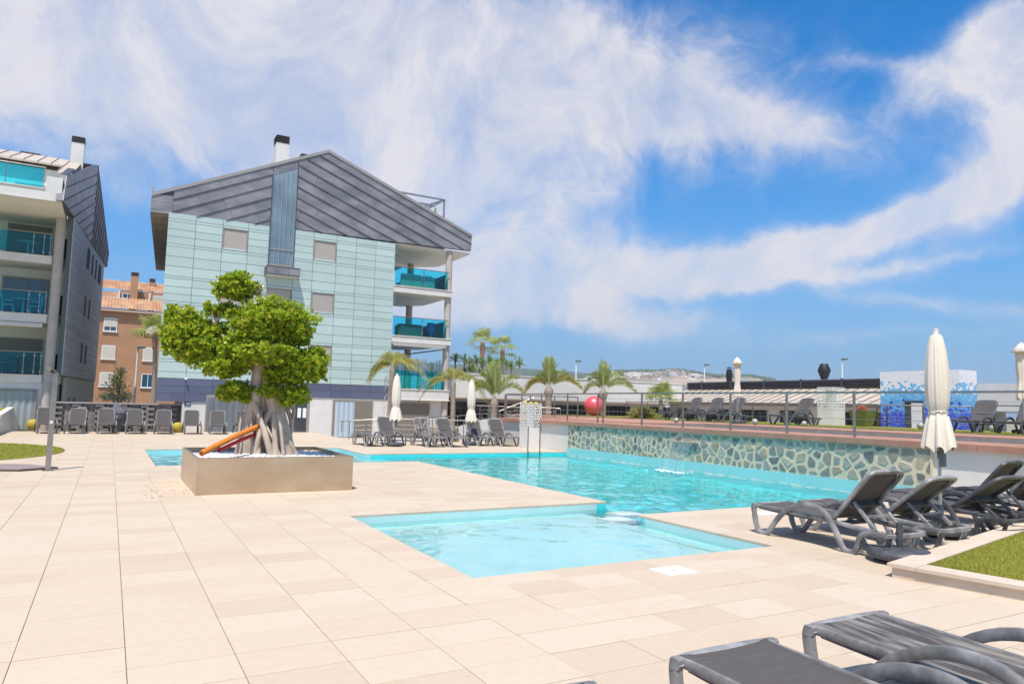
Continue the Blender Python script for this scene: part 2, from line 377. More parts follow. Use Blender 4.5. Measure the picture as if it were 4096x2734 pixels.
# coping stones round the water
cops = []
ring = sub_all([], [])
rr_ = []
for h in cop_holes: rr_ += sub_all([h], rr_)          # union as disjoint rectangles
for r in rr_:
    for q in sub_all([r], POOLS):
        q = (max(q[0], DECK[0]), min(q[1], DECK[1]-.002), q[2], q[3])
        if q[1]-q[0] < .01: continue
        w, h = q[1]-q[0], q[3]-q[2]
        if w >= h:
            k = max(1, round(w/.6))
            for t in range(k): cops.append((q[0]+w*t/k+J, q[0]+w*(t+1)/k-J, q[2]+J*.5, q[3]-J*.5))
        else:
            k = max(1, round(h/.6))
            for t in range(k): cops.append((q[0]+J*.5, q[1]-J*.5, q[2]+h*t/k+J, q[2]+h*(t+1)/k-J))
cops = [q for q in cops if not (q[3] < 8.6 and q[0] > WALLX-.01)]
def vis_size(r):
    c = Vector(((r[0]+r[1])/2, (r[2]+r[3])/2, 0)); d = c-Vector((0,0,CAM_H)); z = d.dot(CF)
    if z < 1.2: return 0
    px, py = 2048+FPX*d.dot(CR)/z, 1367-FPX*d.dot(CU)/z
    if not (-150 < px < 4250 and py < 2850): return 0
    return (r[1]-r[0])*(r[3]-r[2])/z**3
tiles.sort(key=vis_size, reverse=True)
rest = MB()
def tile_mesh(w, h, name):
    return MB().cbox((0,0,-.0105), (w, h, .021), .0022).mesh(name, M_TILE, fix=False)
TM = {}
for k, r in enumerate(tiles):
    w, h = round(r[1]-r[0], 3), round(r[3]-r[2], 3); c = ((r[0]+r[1])/2, (r[2]+r[3])/2)
    if k < 300:
        if (w, h) not in TM: TM[(w, h)] = tile_mesh(w, h, 'tile')
        piece('tile', TM[(w, h)], deck, (c[0], c[1], rnd.uniform(-.0012, .0008)))
    else: rest.box(r[0], r[1], r[2], r[3], -.021, rnd.uniform(-.0012, .0008))
o = rest.build('tile_field', M_TILE, deck); o['kind'] = 'stuff'
for r in cops:
    w, h = round(r[1]-r[0], 3), round(r[3]-r[2], 3)
    if w < .02 or h < .02: continue
    if (w, h, 1) not in TM: TM[(w, h, 1)] = MB().cbox((0,0,-.018), (w, h, .036), .006).mesh('coping_stone', M_TILE, fix=False)
    piece('coping_stone', TM[(w, h, 1)], deck, ((r[0]+r[1])/2, (r[2]+r[3])/2, .001))

# pool shell of small mosaic
def mosaic(name, col, dark, s=.028):
    m = bpy.data.materials.new(name); m.use_nodes = True; n, l = m.node_tree.nodes, m.node_tree.links; p = n['Principled BSDF']
    g = n.new('ShaderNodeNewGeometry')
    ax = n.new('ShaderNodeVectorMath'); ax.operation = 'ABSOLUTE'; l.new(g.outputs['Normal'], ax.inputs[0]); sp = n.new('ShaderNodeSeparateXYZ'); l.new(ax.outputs[0], sp.inputs[0])
    ps = n.new('ShaderNodeSeparateXYZ'); l.new(g.outputs['Position'], ps.inputs[0])
    # pick two in-plane coordinates
    def mixf(f, a, b):
        q = n.new('ShaderNodeMix'); l.new(f, q.inputs[0]); l.new(a, q.inputs[2]); l.new(b, q.inputs[3]); return q.outputs[0]
    U = mixf(sp.outputs['X'], ps.outputs['X'], ps.outputs['Y']); V = mixf(sp.outputs['Z'], ps.outputs['Z'], ps.outputs['Y'])
    cmb = n.new('ShaderNodeCombineXYZ'); l.new(U, cmb.inputs[0]); l.new(V, cmb.inputs[1])
    br = n.new('ShaderNodeTexBrick'); br.offset = 0; br.inputs['Scale'].default_value = 1; br.inputs['Brick Width'].default_value = s; br.inputs['Row Height'].default_value = s
    br.inputs['Mortar Size'].default_value = .0022; br.inputs['Color1'].default_value = (*col, 1); br.inputs['Color2'].default_value = tuple(c*.9 for c in col)+(1,); br.inputs['Mortar'].default_value = (*dark, 1)
    l.new(cmb.outputs[0], br.inputs['Vector'])
    t = n.new('ShaderNodeTexNoise'); t.inputs['Scale'].default_value = 1.2; t.inputs['Detail'].default_value = 3; l.new(g.outputs['Position'], t.inputs['Vector'])
    mr = n.new('ShaderNodeMapRange'); mr.inputs['To Min'].default_value = .88; mr.inputs['To Max'].default_value = 1.1; l.new(t.outputs['Fac'], mr.inputs['Value'])
    mx = n.new('ShaderNodeMix'); mx.data_type = 'RGBA'; mx.blend_type = 'MULTIPLY'; mx.inputs[0].default_value = 1; l.new(br.outputs['Color'], mx.inputs[6]); l.new(mr.outputs[0], mx.inputs[7])
    l.new(mx.outputs[2], p.inputs['Base Color']); p.inputs['Roughness'].default_value = .3
    return m
M_POOL = mosaic('pool_mosaic', (.52, .77, .755), (.42, .65, .64))
M_POOLDEEP = mosaic('deep_mosaic', (.07, .72, .735), (.06, .62, .63)); M_POOLMID = mosaic('mid_mosaic', (.38, .74, .76), (.3, .62, .64))
WATER_Z = -.125
TOPZ = -.0365; t = .2
shell = MB(); shell.box(2.83, 7.049, 5.83, 10.16, -1.9, -.48)
for q in ((2.83, 3.03, 5.83, 10.16), (3.03, 7.05, 5.83, 6.03), (3.03, 7.298, 9.96, 10.16), (7.05, 7.25, 5.83, 8.398)): shell.box(*q, -.48, TOPZ)
shell.box(3.03, 6.75, 6.03, 6.33, -.48, -.36); shell.box(6.75, 7.05, 6.03, 8.6, -.48, -.36)
struct('shallow_basin', shell, M_POOL)
deep = MB(); deep.box(7.05, WALLX, 8.6, 21.45, -1.9, -1.55)
for q in ((7.25, WALLX, 8.4, 8.6), (7.3, 7.5, 9.96, 18.48), (7.13, WALLX, 21.45, 21.65)): deep.box(*q, -1.9, TOPZ)
struct('deep_basin', deep, M_POOLDEEP)
far_ = MB(); far_.box(.83, 7.5, 18.28, 24.6, -1.9, -.55)
for q in ((.83, 1.03, 18.28, 24.6), (1.03, 7.3, 18.28, 18.48), (1.03, 6.93, 24.4, 24.6), (6.93, 7.13, 21.45, 24.6)): far_.box(*q, -.55, TOPZ)
far_.box(1.03, 6.93, 24.1, 24.4, -.55, -.3)
struct('far_basin', far_, M_POOLMID)

def water_mat():
    m = bpy.data.materials.new('pool_water'); m.use_nodes = True; n, l = m.node_tree.nodes, m.node_tree.links; n.clear()
    g = n.new('ShaderNodeBsdfGlass'); g.inputs['Roughness'].default_value = 0; g.inputs['IOR'].default_value = 1.33; g.inputs['Color'].default_value = (.93, .99, 1, 1)
    o = n.new('ShaderNodeOutputMaterial'); l.new(g.outputs[0], o.inputs['Surface']); return m
M_WATER = water_mat()
rw = np.random.default_rng(42)
WAVES = [(rw.uniform(0, 2*np.pi), 2*np.pi/lam, amp*1.0, rw.uniform(0, 6.28)) for lam, amp in ((2.3,.0050),(1.7,.0042),(1.25,.0036),(.95,.0032),(.74,.0028),(.6,.0025),(.48,.0021),(.38,.0017),(.30,.0013),(.24,.0010),(.33,.0013),(.52,.0020)) for _ in (0,)]
def wave_z(X, Y, k=1.0):
    Z = np.zeros_like(X); wx, wy = X+.25*np.sin(Y*1.3+.5), Y+.25*np.sin(X*1.1)
    for (th, f, am, ph) in WAVES: Z += am*np.sin(f*(wx*np.cos(th)+wy*np.sin(th))+ph)
    for (cx, cy, am, lam) in ((4.6, 7.9, .0028, .17), (5.9, 8.4, .002, .15), (13.75, 15.3, .016, .32)):       # rings from the inlet jets and the waterfall
        r = np.hypot(X-cx, Y-cy); Z += am*np.exp(-r/.9)*np.sin(2*np.pi*r/lam)
    return Z*k
mb = MB()
for (x0, x1, y0, y1, st) in ((3.031, 7.05, 6.031, 9.959, .05), (7.05, 7.5, 8.601, 9.959, .05), (7.5, 14.3, 8.601, 21.449, .075), (1.031, 6.929, 18.481, 24.399, .1), (6.929, 7.5, 18.481, 21.449, .1)):
    nx, ny = int(round((x1-x0)/st)), int(round((y1-y0)/st)); X, Y = np.meshgrid(np.linspace(x0, x1, nx+1), np.linspace(y0, y1, ny+1)); Z = wave_z(X, Y, .42 if x0 < 7.06 and y0 < 10 else .9)+WATER_Z
    b0 = len(mb.v); mb.v += [tuple(p) for p in np.stack([X, Y, Z], -1).reshape(-1, 3).tolist()]
    for j in range(ny):
        for i in range(nx): q = b0+j*(nx+1)+i; mb.f.append((q, q+1, q+nx+2, q+nx+1)); mb.sm.append(True)
wo_ = mb.build('pool_water', M_WATER, fix=False); wo_['kind'] = 'structure'
wo_.cycles.is_caustics_caster = True
for nm in ('shallow_basin', 'deep_basin', 'far_basin'): bpy.data.objects[nm].cycles.is_caustics_receiver = True
sun.cycles.is_caustics_light = True

# wide ground around the resort, the sunken walk by the house and the yard behind the terrace
M_GROUND = mat('dry_ground', (.30, .26, .20), .95, col2=(.20, .19, .13), nscale=.06, coord='World')
mb = MB()
for r in subtract((-1780, 3180, -280, 3180), (-13, 14.4, -5, 36.3)): mb.quad((r[0],r[2],-.3),(r[1],r[2],-.3),(r[1],r[3],-.3),(r[0],r[3],-.3))
struct('ground', mb, M_GROUND)
M_RAMP = mat('ramp_concrete', (.42, .36, .31), .85, col2=(.50, .44, .38), nscale=2, coord='World', bump=.2)
mb = MB(); mb.box(SUNK[0], SUNK[1], SUNK[2], SUNK[3], -.6, -.27)
struct('sunken_path', mb, M_RAMP)

# ------------------------------------------------------------------ terrace and its retaining wall
TZ = 1.08
M_PINK = mat('terracotta_stone', (.37, .185, .13), .8, col2=(.43, .225, .16), nscale=2.5, coord='World', bump=.15, bscale=120)
M_GREYRISER = mat('grey_riser', (.30, .27, .25), .85, col2=(.24, .21, .2), nscale=3, coord='World')
mb = MB(); mb.box(15.7, 19.0, -6, 19.3, -.3, .78); mb.box(15.7, 19.0, 19.3, 26.5, -.3, TZ-.002); mb.box(19.0, 26.8, -6, 34.6, -.3, TZ-.002)
struct('terrace_base', mb, M_GREYRISER)
mb = MB(); mb.box(19.0, 21.2, -6, 34.6, TZ-.001, TZ+.03); mb.box(15.7, 19.0, 19.3, 26.5, TZ-.001, TZ+.03)
struct('terrace_paving', mb, M_PINK)
M_TURF = mat('turf', (.22, .225, .03), .9, col2=(.28, .28, .05), nscale=30, coord='World', bump=.8, bscale=220, spec=.2)
mb = MB(); mb.box(21.2, 26.8, -6, 26.5, TZ-.001, TZ+.04)
mb.add([(21.2,26.5,TZ+.04),(26.8,26.5,TZ+.04),(26.8,34.6,TZ+.04),(22.2,34.6,TZ+.04),(21.6,30,TZ+.04)], [(0,1,2,3,4)])
struct('terrace_lawn', mb, M_TURF)

wall = thing('retaining_wall', 'long white retaining wall with crazy stone facing above the pool', 'wall', (WALLX, 14, 0))
mb = MB(); mb.box(WALLX+.02, 15.7, -6, 26.5, -1.9, TZ-.13)
mb.build('wall_body', M_WHITE, wall)
M_MORTAR = mat('mortar', (.70, .58, .41), .9, col2=(.60, .52, .38), nscale=3, bump=.4, bscale=50, coord='World')
SY0, SY1, SZ0, SZ1 = 8.36, 21.32, .15, TZ-.131
mb = MB(); mb.box(WALLX-.03, WALLX+.019, SY0, SY1, SZ0, SZ1); mb.build('mortar_bed', M_MORTAR, wall)
M_STONE = [mat('slate_%d' % i, c, .75, col2=c2, nscale=5, ndetail=6, bump=.5, bscale=22, objrand=.22, coord='World') for i, (c, c2) in enumerate((
    ((.235, .235, .225), (.35, .335, .305)), ((.33, .295, .245), (.43, .38, .30)), ((.14, .145, .15), (.22, .22, .215)), ((.38, .31, .21), (.45, .37, .26)), ((.28, .275, .255), (.39, .37, .33))))]
r2 = random.Random(11); seeds = []
tries = 0
while len(seeds) < 190 and tries < 9000:
    tries += 1
    y, z = r2.uniform(SY0, SY1), r2.uniform(SZ0, SZ1)
    if all(((y-a)/(.8 if y > 15.5 else 1.1))**2+(z-b)**2 > (.25*r2.uniform(.5, 1.4))**2 for a, b in seeds) and not (14.82 < y < 15.87 and z > .58): seeds.append((y, z))
for (y, z) in seeds:
    poly = [(SY0+.01, SZ0+.006), (SY1-.01, SZ0+.006), (SY1-.01, SZ1-.006), (SY0+.01, SZ1-.006)]
    for (a, b) in seeds:
        if (a, b) == (y, z) or abs(a-y) > 1.2: continue
        nx, ny = a-y, b-z; poly = clip(poly, nx, ny, nx*(a+y)/2+ny*(b+z)/2)
        if len(poly) < 3: break
    poly = shrink(poly, r2.uniform(.026, .052))
    if area(poly) < .004: continue
    # knock the corners off and roughen the outline
    q = []
    for i in range(len(poly)):
        p, c, n_ = Vector(poly[i-1]), Vector(poly[i]), Vector(poly[(i+1)%len(poly)])
        q += [tuple(c+(p-c)*r2.uniform(.03, .15)), tuple(c+(n_-c)*r2.uniform(.03, .15))]
    inn = [((a-y)*.95+y, (b-z)*.95+z) for a, b in q]; n = len(q); d = r2.uniform(.034, .05)
    mb = MB(); mb.add([(WALLX-.028, a, b) for a, b in q]+[(WALLX-d+.006, a, b) for a, b in q]+[(WALLX-d-r2.uniform(0,.006), a, b) for a, b in inn],
        [(k, (k+1)%n, n+(k+1)%n, n+k) for k in range(n)]+[(n+k, n+(k+1)%n, 2*n+(k+1)%n, 2*n+k) for k in range(n)]+[tuple(range(2*n, 3*n))])
    mb.build('stone', r2.choices(M_STONE, (4, 3, 3, 2, 3))[0], wall)
# turquoise skirting between water and stones
mb = MB(); mb.box(WALLX-.05, WALLX+.018, SY0+.25, SY1, -1.9, SZ0-.002); sk_ = mb.build('tile_skirting', mosaic('skirting_mosaic', (.35, .72, .72), (.3, .6, .6), .03), wall)
sk_.cycles.is_caustics_receiver = True
mb = MB()
r3 = random.Random(3); y = SY0+.26
while y < SY1-.3:            # white scale left along the water line
    w = r3.uniform(.15, .6); h = r3.uniform(.01, .045)
    mb.add([(WALLX-.054, y, WATER_Z-.01), (WALLX-.054, y+w, WATER_Z-.01), (WALLX-.054, y+w*.7, WATER_Z+h), (WALLX-.054, y+w*.3, WATER_Z+h*.8)], [(0,1,2,3)]); y += w*.92
o = mb.build('scale_deposit', mat('lime_scale', (.75, .74, .64), .9), wall); o['kind'] = 'stuff'
y = -6.0; k = 0
while y < 26.5:
    w = min(1.5, 26.5-y); mb = MB()
    mb.cbox((14.98, y+w/2, TZ-.065), (1.44, w-.006, .13), .008); mb.build('coping_slab', M_PINK, wall); y += 1.5
mb = MB(); mb.box(WALLX-.06, WALLX+.02, 14.85, 15.84, .60, .70); mb.box(WALLX-.13, WALLX-.055, 14.83, 15.86, .675, .70)
mb.build('spout', mat('spout_stone', (.50, .42, .32), .8, col2=(.40, .34, .27), nscale=6), wall)
# falling sheet of water
fall = MB(); NS = 26
rf = random.Random(5)
edge = [rf.uniform(.8, 1.15) for _ in range(NS+1)]
for i in range(9):
    t = i/8
    for k in range(NS+1):
        yy = 14.88+(15.81-14.88)*k/NS; sw = .006*math.sin(k*2.7+i*1.3)+.004*math.sin(k*5.1)
        fall.v.append((WALLX-.13-(.42*t)*edge[k]**.3+sw, yy+.02*math.sin(k*1.9)*t, .685-.80*t*t))
for i in range(8):
    for k in range(NS):
        fall.f.append((i*(NS+1)+k, i*(NS+1)+k+1, (i+1)*(NS+1)+k+1, (i+1)*(NS+1)+k)); fall.sm.append(True)
o = fall.build('waterfall', glassy('falling_water', (.94, .98, .99), ior=1.2, rough=.08, diffuse=.08, dcol=(.85, .93, .95)), None, fix=False)
tag(o, 'thin curved sheet of water falling from the spout in the stone wall', 'waterfall')
mb = MB()
for _ in range(170):
    a, b = rf.gauss(13.72, .12), rf.uniform(14.75, 15.95); s_ = rf.uniform(.008, .035)
    mb.add([(a-s_, b, WATER_Z+.004), (a, b-s_*.8, WATER_Z+.004), (a+s_, b+.2*s_, WATER_Z+.004), (a+.1*s_, b+s_, WATER_Z+.004+s_*.5)], [(0,1,2),(0,2,3),(0,1,3),(1,2,3)])
o = mb.build('splash', mat('foam', (.85, .9, .9), .6)); tag(o, 'white splash and foam where the sheet of water hits the pool', 'splash', kind='stuff')

# ------------------------------------------------------------------ railings
M_WIRE = mat('steel_wire', (.45, .44, .43), .35, 1.0)
def railing(label, pts, tops, posts, wires=(), prail=.024, post='sq', ps=.06, group=None, thick=None):
    """pts: foot points of posts; tops: polyline of the handrail; wires: list of polylines"""
    t = thing('railing', label, 'railing', posts[0][0], group)
    mb = MB(); mb.tube(tops, prail, 10); mb.build('handrail', M_STEEL, t)
    for a, b in posts:
        mb = MB()
        if post == 'sq': mb.beam(a, b, ps*.45, ps, (0, 1, 0) if abs(b[0]-a[0])+abs(b[1]-a[1]) < .2 else (0,0,1))
        else: mb.tube([a, b], ps/2, 8)
        mb.build('post', M_STEEL, t)
    for w in wires:
        mb = MB(); mb.tube(w, .004, 5); mb.build('wire', M_WIRE, t)
    return t
def straight(label, x0, y0, x1, y1, z0, z1, n, nw=4, **k):
    P = [(x0+(x1-x0)*i/(n-1), y0+(y1-y0)*i/(n-1)) for i in range(n)]
    posts = [((x, y, z0), (x, y, z1-.01)) for x, y in P]
    wires = [[(x0, y0, z0+(z1-z0)*(j+1)/(nw+1)), (x1, y1, z0+(z1-z0)*(j+1)/(nw+1))] for j in range(nw)]
    return railing(label, None, [(x0, y0, z1), (x1, y1, z1)], posts, wires, **k)
ys = [19.45, 17.45, 15.62, 13.8, 11.98, 10.16, 8.34, 6.5, 4.6, 2.7]
XR = WALLX+.12
railing('long steel railing with thin wires along the terrace edge above the stone wall', None, [(XR, 19.45, 2.07), (XR, 2.7, 2.07)],
        [((XR, y, TZ), (XR, y, 2.06)) for y in ys], [[(XR, 19.45, TZ+.2*j), (XR, 2.7, TZ+.2*j)] for j in range(1, 5)])
ys = [19.75, 21.6, 23.4, 24.9, 26.2]
railing('short steel railing on the terrace corner beside the white lattice planter', None, [(XR, 19.75, 2.06), (XR, 26.2, 2.06)],
        [((XR, y, TZ), (XR, y, 2.05)) for y in ys], [[(XR, 19.75, TZ+.2*j), (XR, 26.2, TZ+.2*j)] for j in range(1, 5)])
straight('steel railing across the north end of the terrace behind the lattice planter', 14.5, 26.35, 18.2, 26.35, TZ, 2.03, 4, 4)
straight('far steel railing behind the terrace loungers in front of the low building', 26.6, 33.5, 26.6, 20.2, TZ, 1.98, 8, 3)
# ramp railings in front of the house
railing('low steel ramp railing nearest the curtained glass door of the house', None, smooth([(9.0,31.2,.25),(9.0,31.2,.66),(9.05,31.0,.72),(10.6,30.3,.86),(10.8,30.2,.87),(14.0,29.0,.86),(14.15,28.95,.80),(14.2,28.9,.2)], 3),
        [((9.25,30.9,-.27),(9.25,30.9,.73)), ((9.9,30.6,-.27),(9.9,30.6,.8)), ((10.7,30.24,-.27),(10.7,30.24,.86)), ((12.3,29.65,-.27),(12.3,29.65,.85)), ((13.9,29.05,-.27),(13.9,29.05,.85))],
        [[(9.25,30.9,z-.1),(10.7,30.24,z),(13.9,29.05,z)] for z in (.2,.42,.62)], post='r', ps=.04)
railing('sloping steel ramp railing rising to the right behind the back row of loungers', None, smooth([(13.0,31.2,.1),(13.0,31.2,.85),(13.1,31.2,.94),(14.2,31.2,1.0),(16.2,31.2,1.18),(16.3,31.2,1.1),(16.35,31.2,.3)], 3),
        [((13.3,31.2,-.27),(13.3,31.2,.94)), ((14.6,31.2,-.27),(14.6,31.2,1.03)), ((15.9,31.2,-.27),(15.9,31.2,1.14))], [[(13.3,31.2,z),(15.9,31.2,z+.15)] for z in (.3,.55,.75)], post='r', ps=.045)
railing('upper steel railing with wires beside the shaggy palm at the house corner', None, smooth([(17.0,34.2,.5),(17.0,34.2,1.48),(17.1,34.1,1.54),(19.4,32.2,1.5),(19.6,32.0,1.52),(20.5,31.5,1.5),(20.6,31.4,1.4),(20.65,31.4,.6)], 3),
        [((17.2,34.0,.0),(17.2,34.0,1.5)), ((18.3,33.1,.0),(18.3,33.1,1.5)), ((19.5,32.1,.0),(19.5,32.1,1.5)), ((20.4,31.5,.3),(20.4,31.5,1.5))], [[(17.2,34.0,z),(19.5,32.1,z),(20.4,31.5,z)] for z in (.9,1.1,1.3)], post='r', ps=.05)
railing('steel stair railing rising to the terrace corner behind the closed parasol', None, [(16.3,30.2,1.3),(17.9,29.6,2.0)],
        [((16.35,30.2,-.27),(16.35,30.2,1.3)), ((17.1,29.9,.4),(17.1,29.9,1.65)), ((17.8,29.65,1.0),(17.8,29.65,1.96))], [[(16.35,30.2,z),(17.8,29.65,z+.66)] for z in (.5,.8,1.05)], post='r', ps=.05)
# sloping white flank wall with earth behind it, between ramp and terrace
t = thing('ramp_wall', 'low white ramp wall with wavy relief under the terrace corner', 'wall', (15.2, 28, 0))
mb = MB(); mb.prism([(26.5,-.3),(31.0,-.3),(31.0,.55),(28.5,.95),(26.5,.95)], 14.6, 14.85, lambda a,b,d:(d,a,b)); mb.build('wall_body', M_WHITE, t)
for j in range(6):
    mb = MB(); mb.tube([(14.592, 26.8+.18*i, .08+.085*j+.03*math.sin(i*1.1+j*.5)) for i in range(20)], .012, 5); mb.build('wave_ridge', M_WHITE, t)
mb = MB(); mb.box(14.86, 18.99, 26.505, 36.2, -.35, .35); struct('ramp_ground', mb, mat('sandy_soil', (.46, .36, .26), .95, col2=(.36, .29, .21), nscale=2, coord='World', bump=.5))

# ------------------------------------------------------------------ the pale green glass-clad house
FY = 36.3
def panel_mat(name, col, rough, spec=.5, metal=0., vary=.06):
    m = bpy.data.materials.new(name); m.use_nodes = True; n, l = m.node_tree.nodes, m.node_tree.links; p = n['Principled BSDF']
    oi = n.new('ShaderNodeObjectInfo'); mr = n.new('ShaderNodeMapRange'); mr.inputs['To Min'].default_value = 1-vary; mr.inputs['To Max'].default_value = 1+vary; l.new(oi.outputs['Random'], mr.inputs['Value'])
    g = n.new('ShaderNodeNewGeometry'); t = n.new('ShaderNodeTexNoise'); t.inputs['Scale'].default_value = .8; t.inputs['Detail'].default_value = 4; l.new(g.outputs['Position'], t.inputs['Vector'])
    m2 = n.new('ShaderNodeMapRange'); m2.inputs['To Min'].default_value = .9; m2.inputs['To Max'].default_value = 1.1; l.new(t.outputs['Fac'], m2.inputs['Value'])
    ml = n.new('ShaderNodeMath'); ml.operation = 'MULTIPLY'; l.new(mr.outputs[0], ml.inputs[0]); l.new(m2.outputs[0], ml.inputs[1])
    mx = n.new('ShaderNodeMix'); mx.data_type = 'RGBA'; mx.blend_type = 'MULTIPLY'; mx.inputs[0].default_value = 1; mx.inputs[6].default_value = (*col, 1); l.new(ml.outputs[0], mx.inputs[7])
    l.new(mx.outputs[2], p.inputs['Base Color']); p.inputs['Roughness'].default_value = rough; p.inputs['Metallic'].default_value = metal; p.inputs['Specular IOR Level'].default_value = spec
    return m
M_GLASSCLAD = panel_mat('back_painted_glass', (.45, .565, .535), .22, .6)
M_ZINC = mat('zinc', (.20, .195, .215), .48, .35, col2=(.33, .315, .325), nscale=.9, ndetail=5, coord='World', objrand=.07, stretch=(1, 1, 2.2))
M_ZBAND = panel_mat('zinc_band', (.145, .16, .24), .38, .5, .4, .14)
M_ZSEAM = mat('zinc_seam', (.10, .10, .125), .5, .4)
M_SHUT = mat('roller_shutter', (.46, .42, .38), .6, col2=(.42, .38, .345), nscale=2)
M_JOINT = mat('panel_joint', (.10, .13, .12), .8)
M_CONC = mat('column_concrete', (.50, .45, .40), .8, col2=(.42, .38, .34), nscale=2.5, bump=.2, bscale=50)
M_BGLASS = glassy('teal_balcony_glass', (.28, .88, .97), ior=1.4)
M_WINGLASS = mat('window_glass', (.03, .09, .14), .04, spec=.9)
M_FRAME = mat('window_frame', (.32, .27, .23), .5)
M_BEIGE = mat('beige_render', (.82, .78, .70), .8, col2=(.77, .73, .65), nscale=1.2, coord='World')
M_CURTAIN = mat('pale_curtain', (.52, .56, .60), .9)
M_SCREEN = mat('taupe_screen', (.22, .195, .16), .85, col2=(.19, .165, .135), nscale=7, stretch=(8, 8, .3))
house = thing('apartment_house', 'apartment house clad in pale green glass panels under a dark zinc gable', 'building', (9, FY, 0))
mb = MB(); mb.prism([(1.9, FY+.07), (12.92, FY+.07), (12.92, 52.8), (2.74, 52.8)], 1.75, 10.2, lambda a,b,d:(a,b,d)); mb.build('wall', M_JOINT, house)
mb = MB(); mb.prism([(2.95, FY+.035), (12.98, FY+.035), (12.98, 52.7), (3.8, 52.7)], -.6, 1.748, lambda a,b,d:(a,b,d)); mb.box(12.98, 16.36, FY+.3, 52.7, -.6, 1.748); mb.build('ground_floor_wall', M_WHITE, house)
# glass cladding
cols = [1.84, 3.03, 4.23, 5.40, 6.40]; cols2 = [7.62, 8.58, 9.77, 10.81, 11.87, 12.95]
rows = [10.15, 9.87]
z = 9.87
for st in range(3):
    for h in (.12, .37, .34, .35, .125, .455, .47, .455): z -= h; rows.append(z)
rows = [r for r in rows if r > 2.52]+[2.45]
wins = [(8.58, 9.77, 9.75, 8.69), (8.58, 9.77, 7.07, 6.0), (8.58, 9.77, 4.38, 3.32), (4.23, 5.40, 9.75, 8.69), (4.23, 5.40, 7.07, 6.0), (6.40, 7.62, 7.07, 6.0), (6.40, 7.62, 4.38, 3.32), (4.23, 5.40, 4.38, 3.32)]
def in_win(a, b, t, u):
    return any(a < w[1]-.05 and b > w[0]+.05 and t > w[3]+.03 and u < w[2]-.03 for w in wins)
GJ = .009
stair = [(6.40, 7.62)]
for a, b in list(zip(cols, cols[1:]))+[(6.40, 7.62)]+list(zip(cols2, cols2[1:])):
    for t, u in zip(rows, rows[1:]):
        if (a, b) == (6.40, 7.62) and t > 8.0: continue
        if in_win(a, b, t, u): continue
        pbox('glass_panel', M_GLASSCLAD, house, a+GJ, b-GJ, FY-.01, FY+.05, u+GJ, t-GJ)
M_SLAT = mat('shutter_slat', (.47, .425, .385), .55, objrand=.05)
for (a, b, t, u) in wins:       # a rolled-down shutter in each opening
    w = MB(); w.box(a+.06, b-.06, FY+.055, FY+.075, u+.1, t-.03)
    wo_ = w.build('window', M_SHUT, house)
    mb = MB(); k = 22; h = (t-u-.13)/k
    for i in range(k): mb.box(a+.065, b-.065, FY+.035, FY+.056, u+.1+i*h+.004, u+.1+(i+1)*h-.004)
    mb.build('shutter', M_SLAT, wo_)
    mb = MB(); mb.box(a+.01, a+.06, FY+.0, FY+.09, u, t-.01); mb.box(b-.06, b-.01, FY+.0, FY+.09, u, t-.01); mb.box(a+.06, b-.06, FY+.0, FY+.09, t-.03, t-.01); mb.build('window_frame', M_FRAME, wo_)
    mb = MB(); mb.box(a+.06, b-.06, FY-.02, FY+.09, u+.02, u+.095); mb.build('sill', M_GLASSCLAD, wo_)
# zinc band
bx = [1.84, 3.02, 4.2, 5.35, 6.5, 7.65, 8.6, 9.8, 10.85, 11.9, 12.95]
for a, b in zip(bx, bx[1:]):
    for t, u in ((2.44, 2.10), (2.095, 1.755)): pbox('zinc_panel', M_ZBAND, house, a+.006, b-.006, FY-.012, FY+.065, u+.006, t)
for a, b in ((1.84, 2.4), (2.4, 3.02), (3.02, 3.95)): pbox('zinc_panel', M_ZBAND, house, a+.006, b-.006, FY-.014, FY+.06, 1.385, 1.75)
# gable: strips of zinc parallel to the two slopes
APEX, EL, ER, ZB = (9.11, 14.58), (1.09, 10.92), (17.52, 11.28), 10.2
gab = [(1.09, 10.02), (2.0, 10.1), (12.95, 10.24), (17.5, 10.34), ER, APEX, EL]
def gable_fn(a, b, d): return (a, d, b)
mb = MB(); mb.prism(gab, FY+.04, FY+.2, gable_fn); mb.build('gable_back', M_ZSEAM, house)
def strips(poly, org, slope, xr, n, pitch, lens, seed):
    rr = random.Random(seed); L = math.hypot(1, slope); nx, ny = -slope/L, 1/L     # normal of the strip lines (up)
    c0 = nx*org[0]+ny*org[1]
    for k in range(n):
        q = clip(clip(poly, nx, ny, c0-k*pitch), -nx, -ny, -(c0-(k+1)*pitch))
        if area(q) < .01: continue
        us = sorted(a+slope*b for a, b in q); u0 = us[0]-rr.uniform(0, lens)
        while u0 < us[-1]:
            r = clip(clip(q, 1/1, slope, u0+lens), -1, -slope, -u0)
            u0 += lens
            r = shrink(r, .006) if len(r) > 2 else []
            if area(r) < .01: continue
            m_ = MB(); j = rr.uniform(0, .012); m_.prism(r, FY+.03-j, FY+.0-j, gable_fn); m_.build('roof_panel', M_ZINC, house)
        # standing seam
        e = clip(clip(poly, nx, ny, c0-k*pitch+.012), -nx, -ny, -(c0-k*pitch-.012))
        if area(e) > .001: m_ = MB(); m_.prism(e, FY+.03, FY-.045, gable_fn); m_.build('standing_seam', M_ZSEAM, house)
sl, sr = (APEX[1]-EL[1])/(APEX[0]-EL[0]), (APEX[1]-ER[1])/(APEX[0]-ER[0])
left_g = [(2.0, 10.1), (6.40, 10.155), (6.40, 12.9+.45), (2.0, EL[1]+sl*(2.0-EL[0]))]
left_g[2] = (6.40, EL[1]+sl*(6.40-EL[0]))
right_g = [(7.62, 10.17), (12.95, 10.24), (17.5, 10.34), ER, APEX, (7.62, EL[1]+sl*(7.62-EL[0]))]
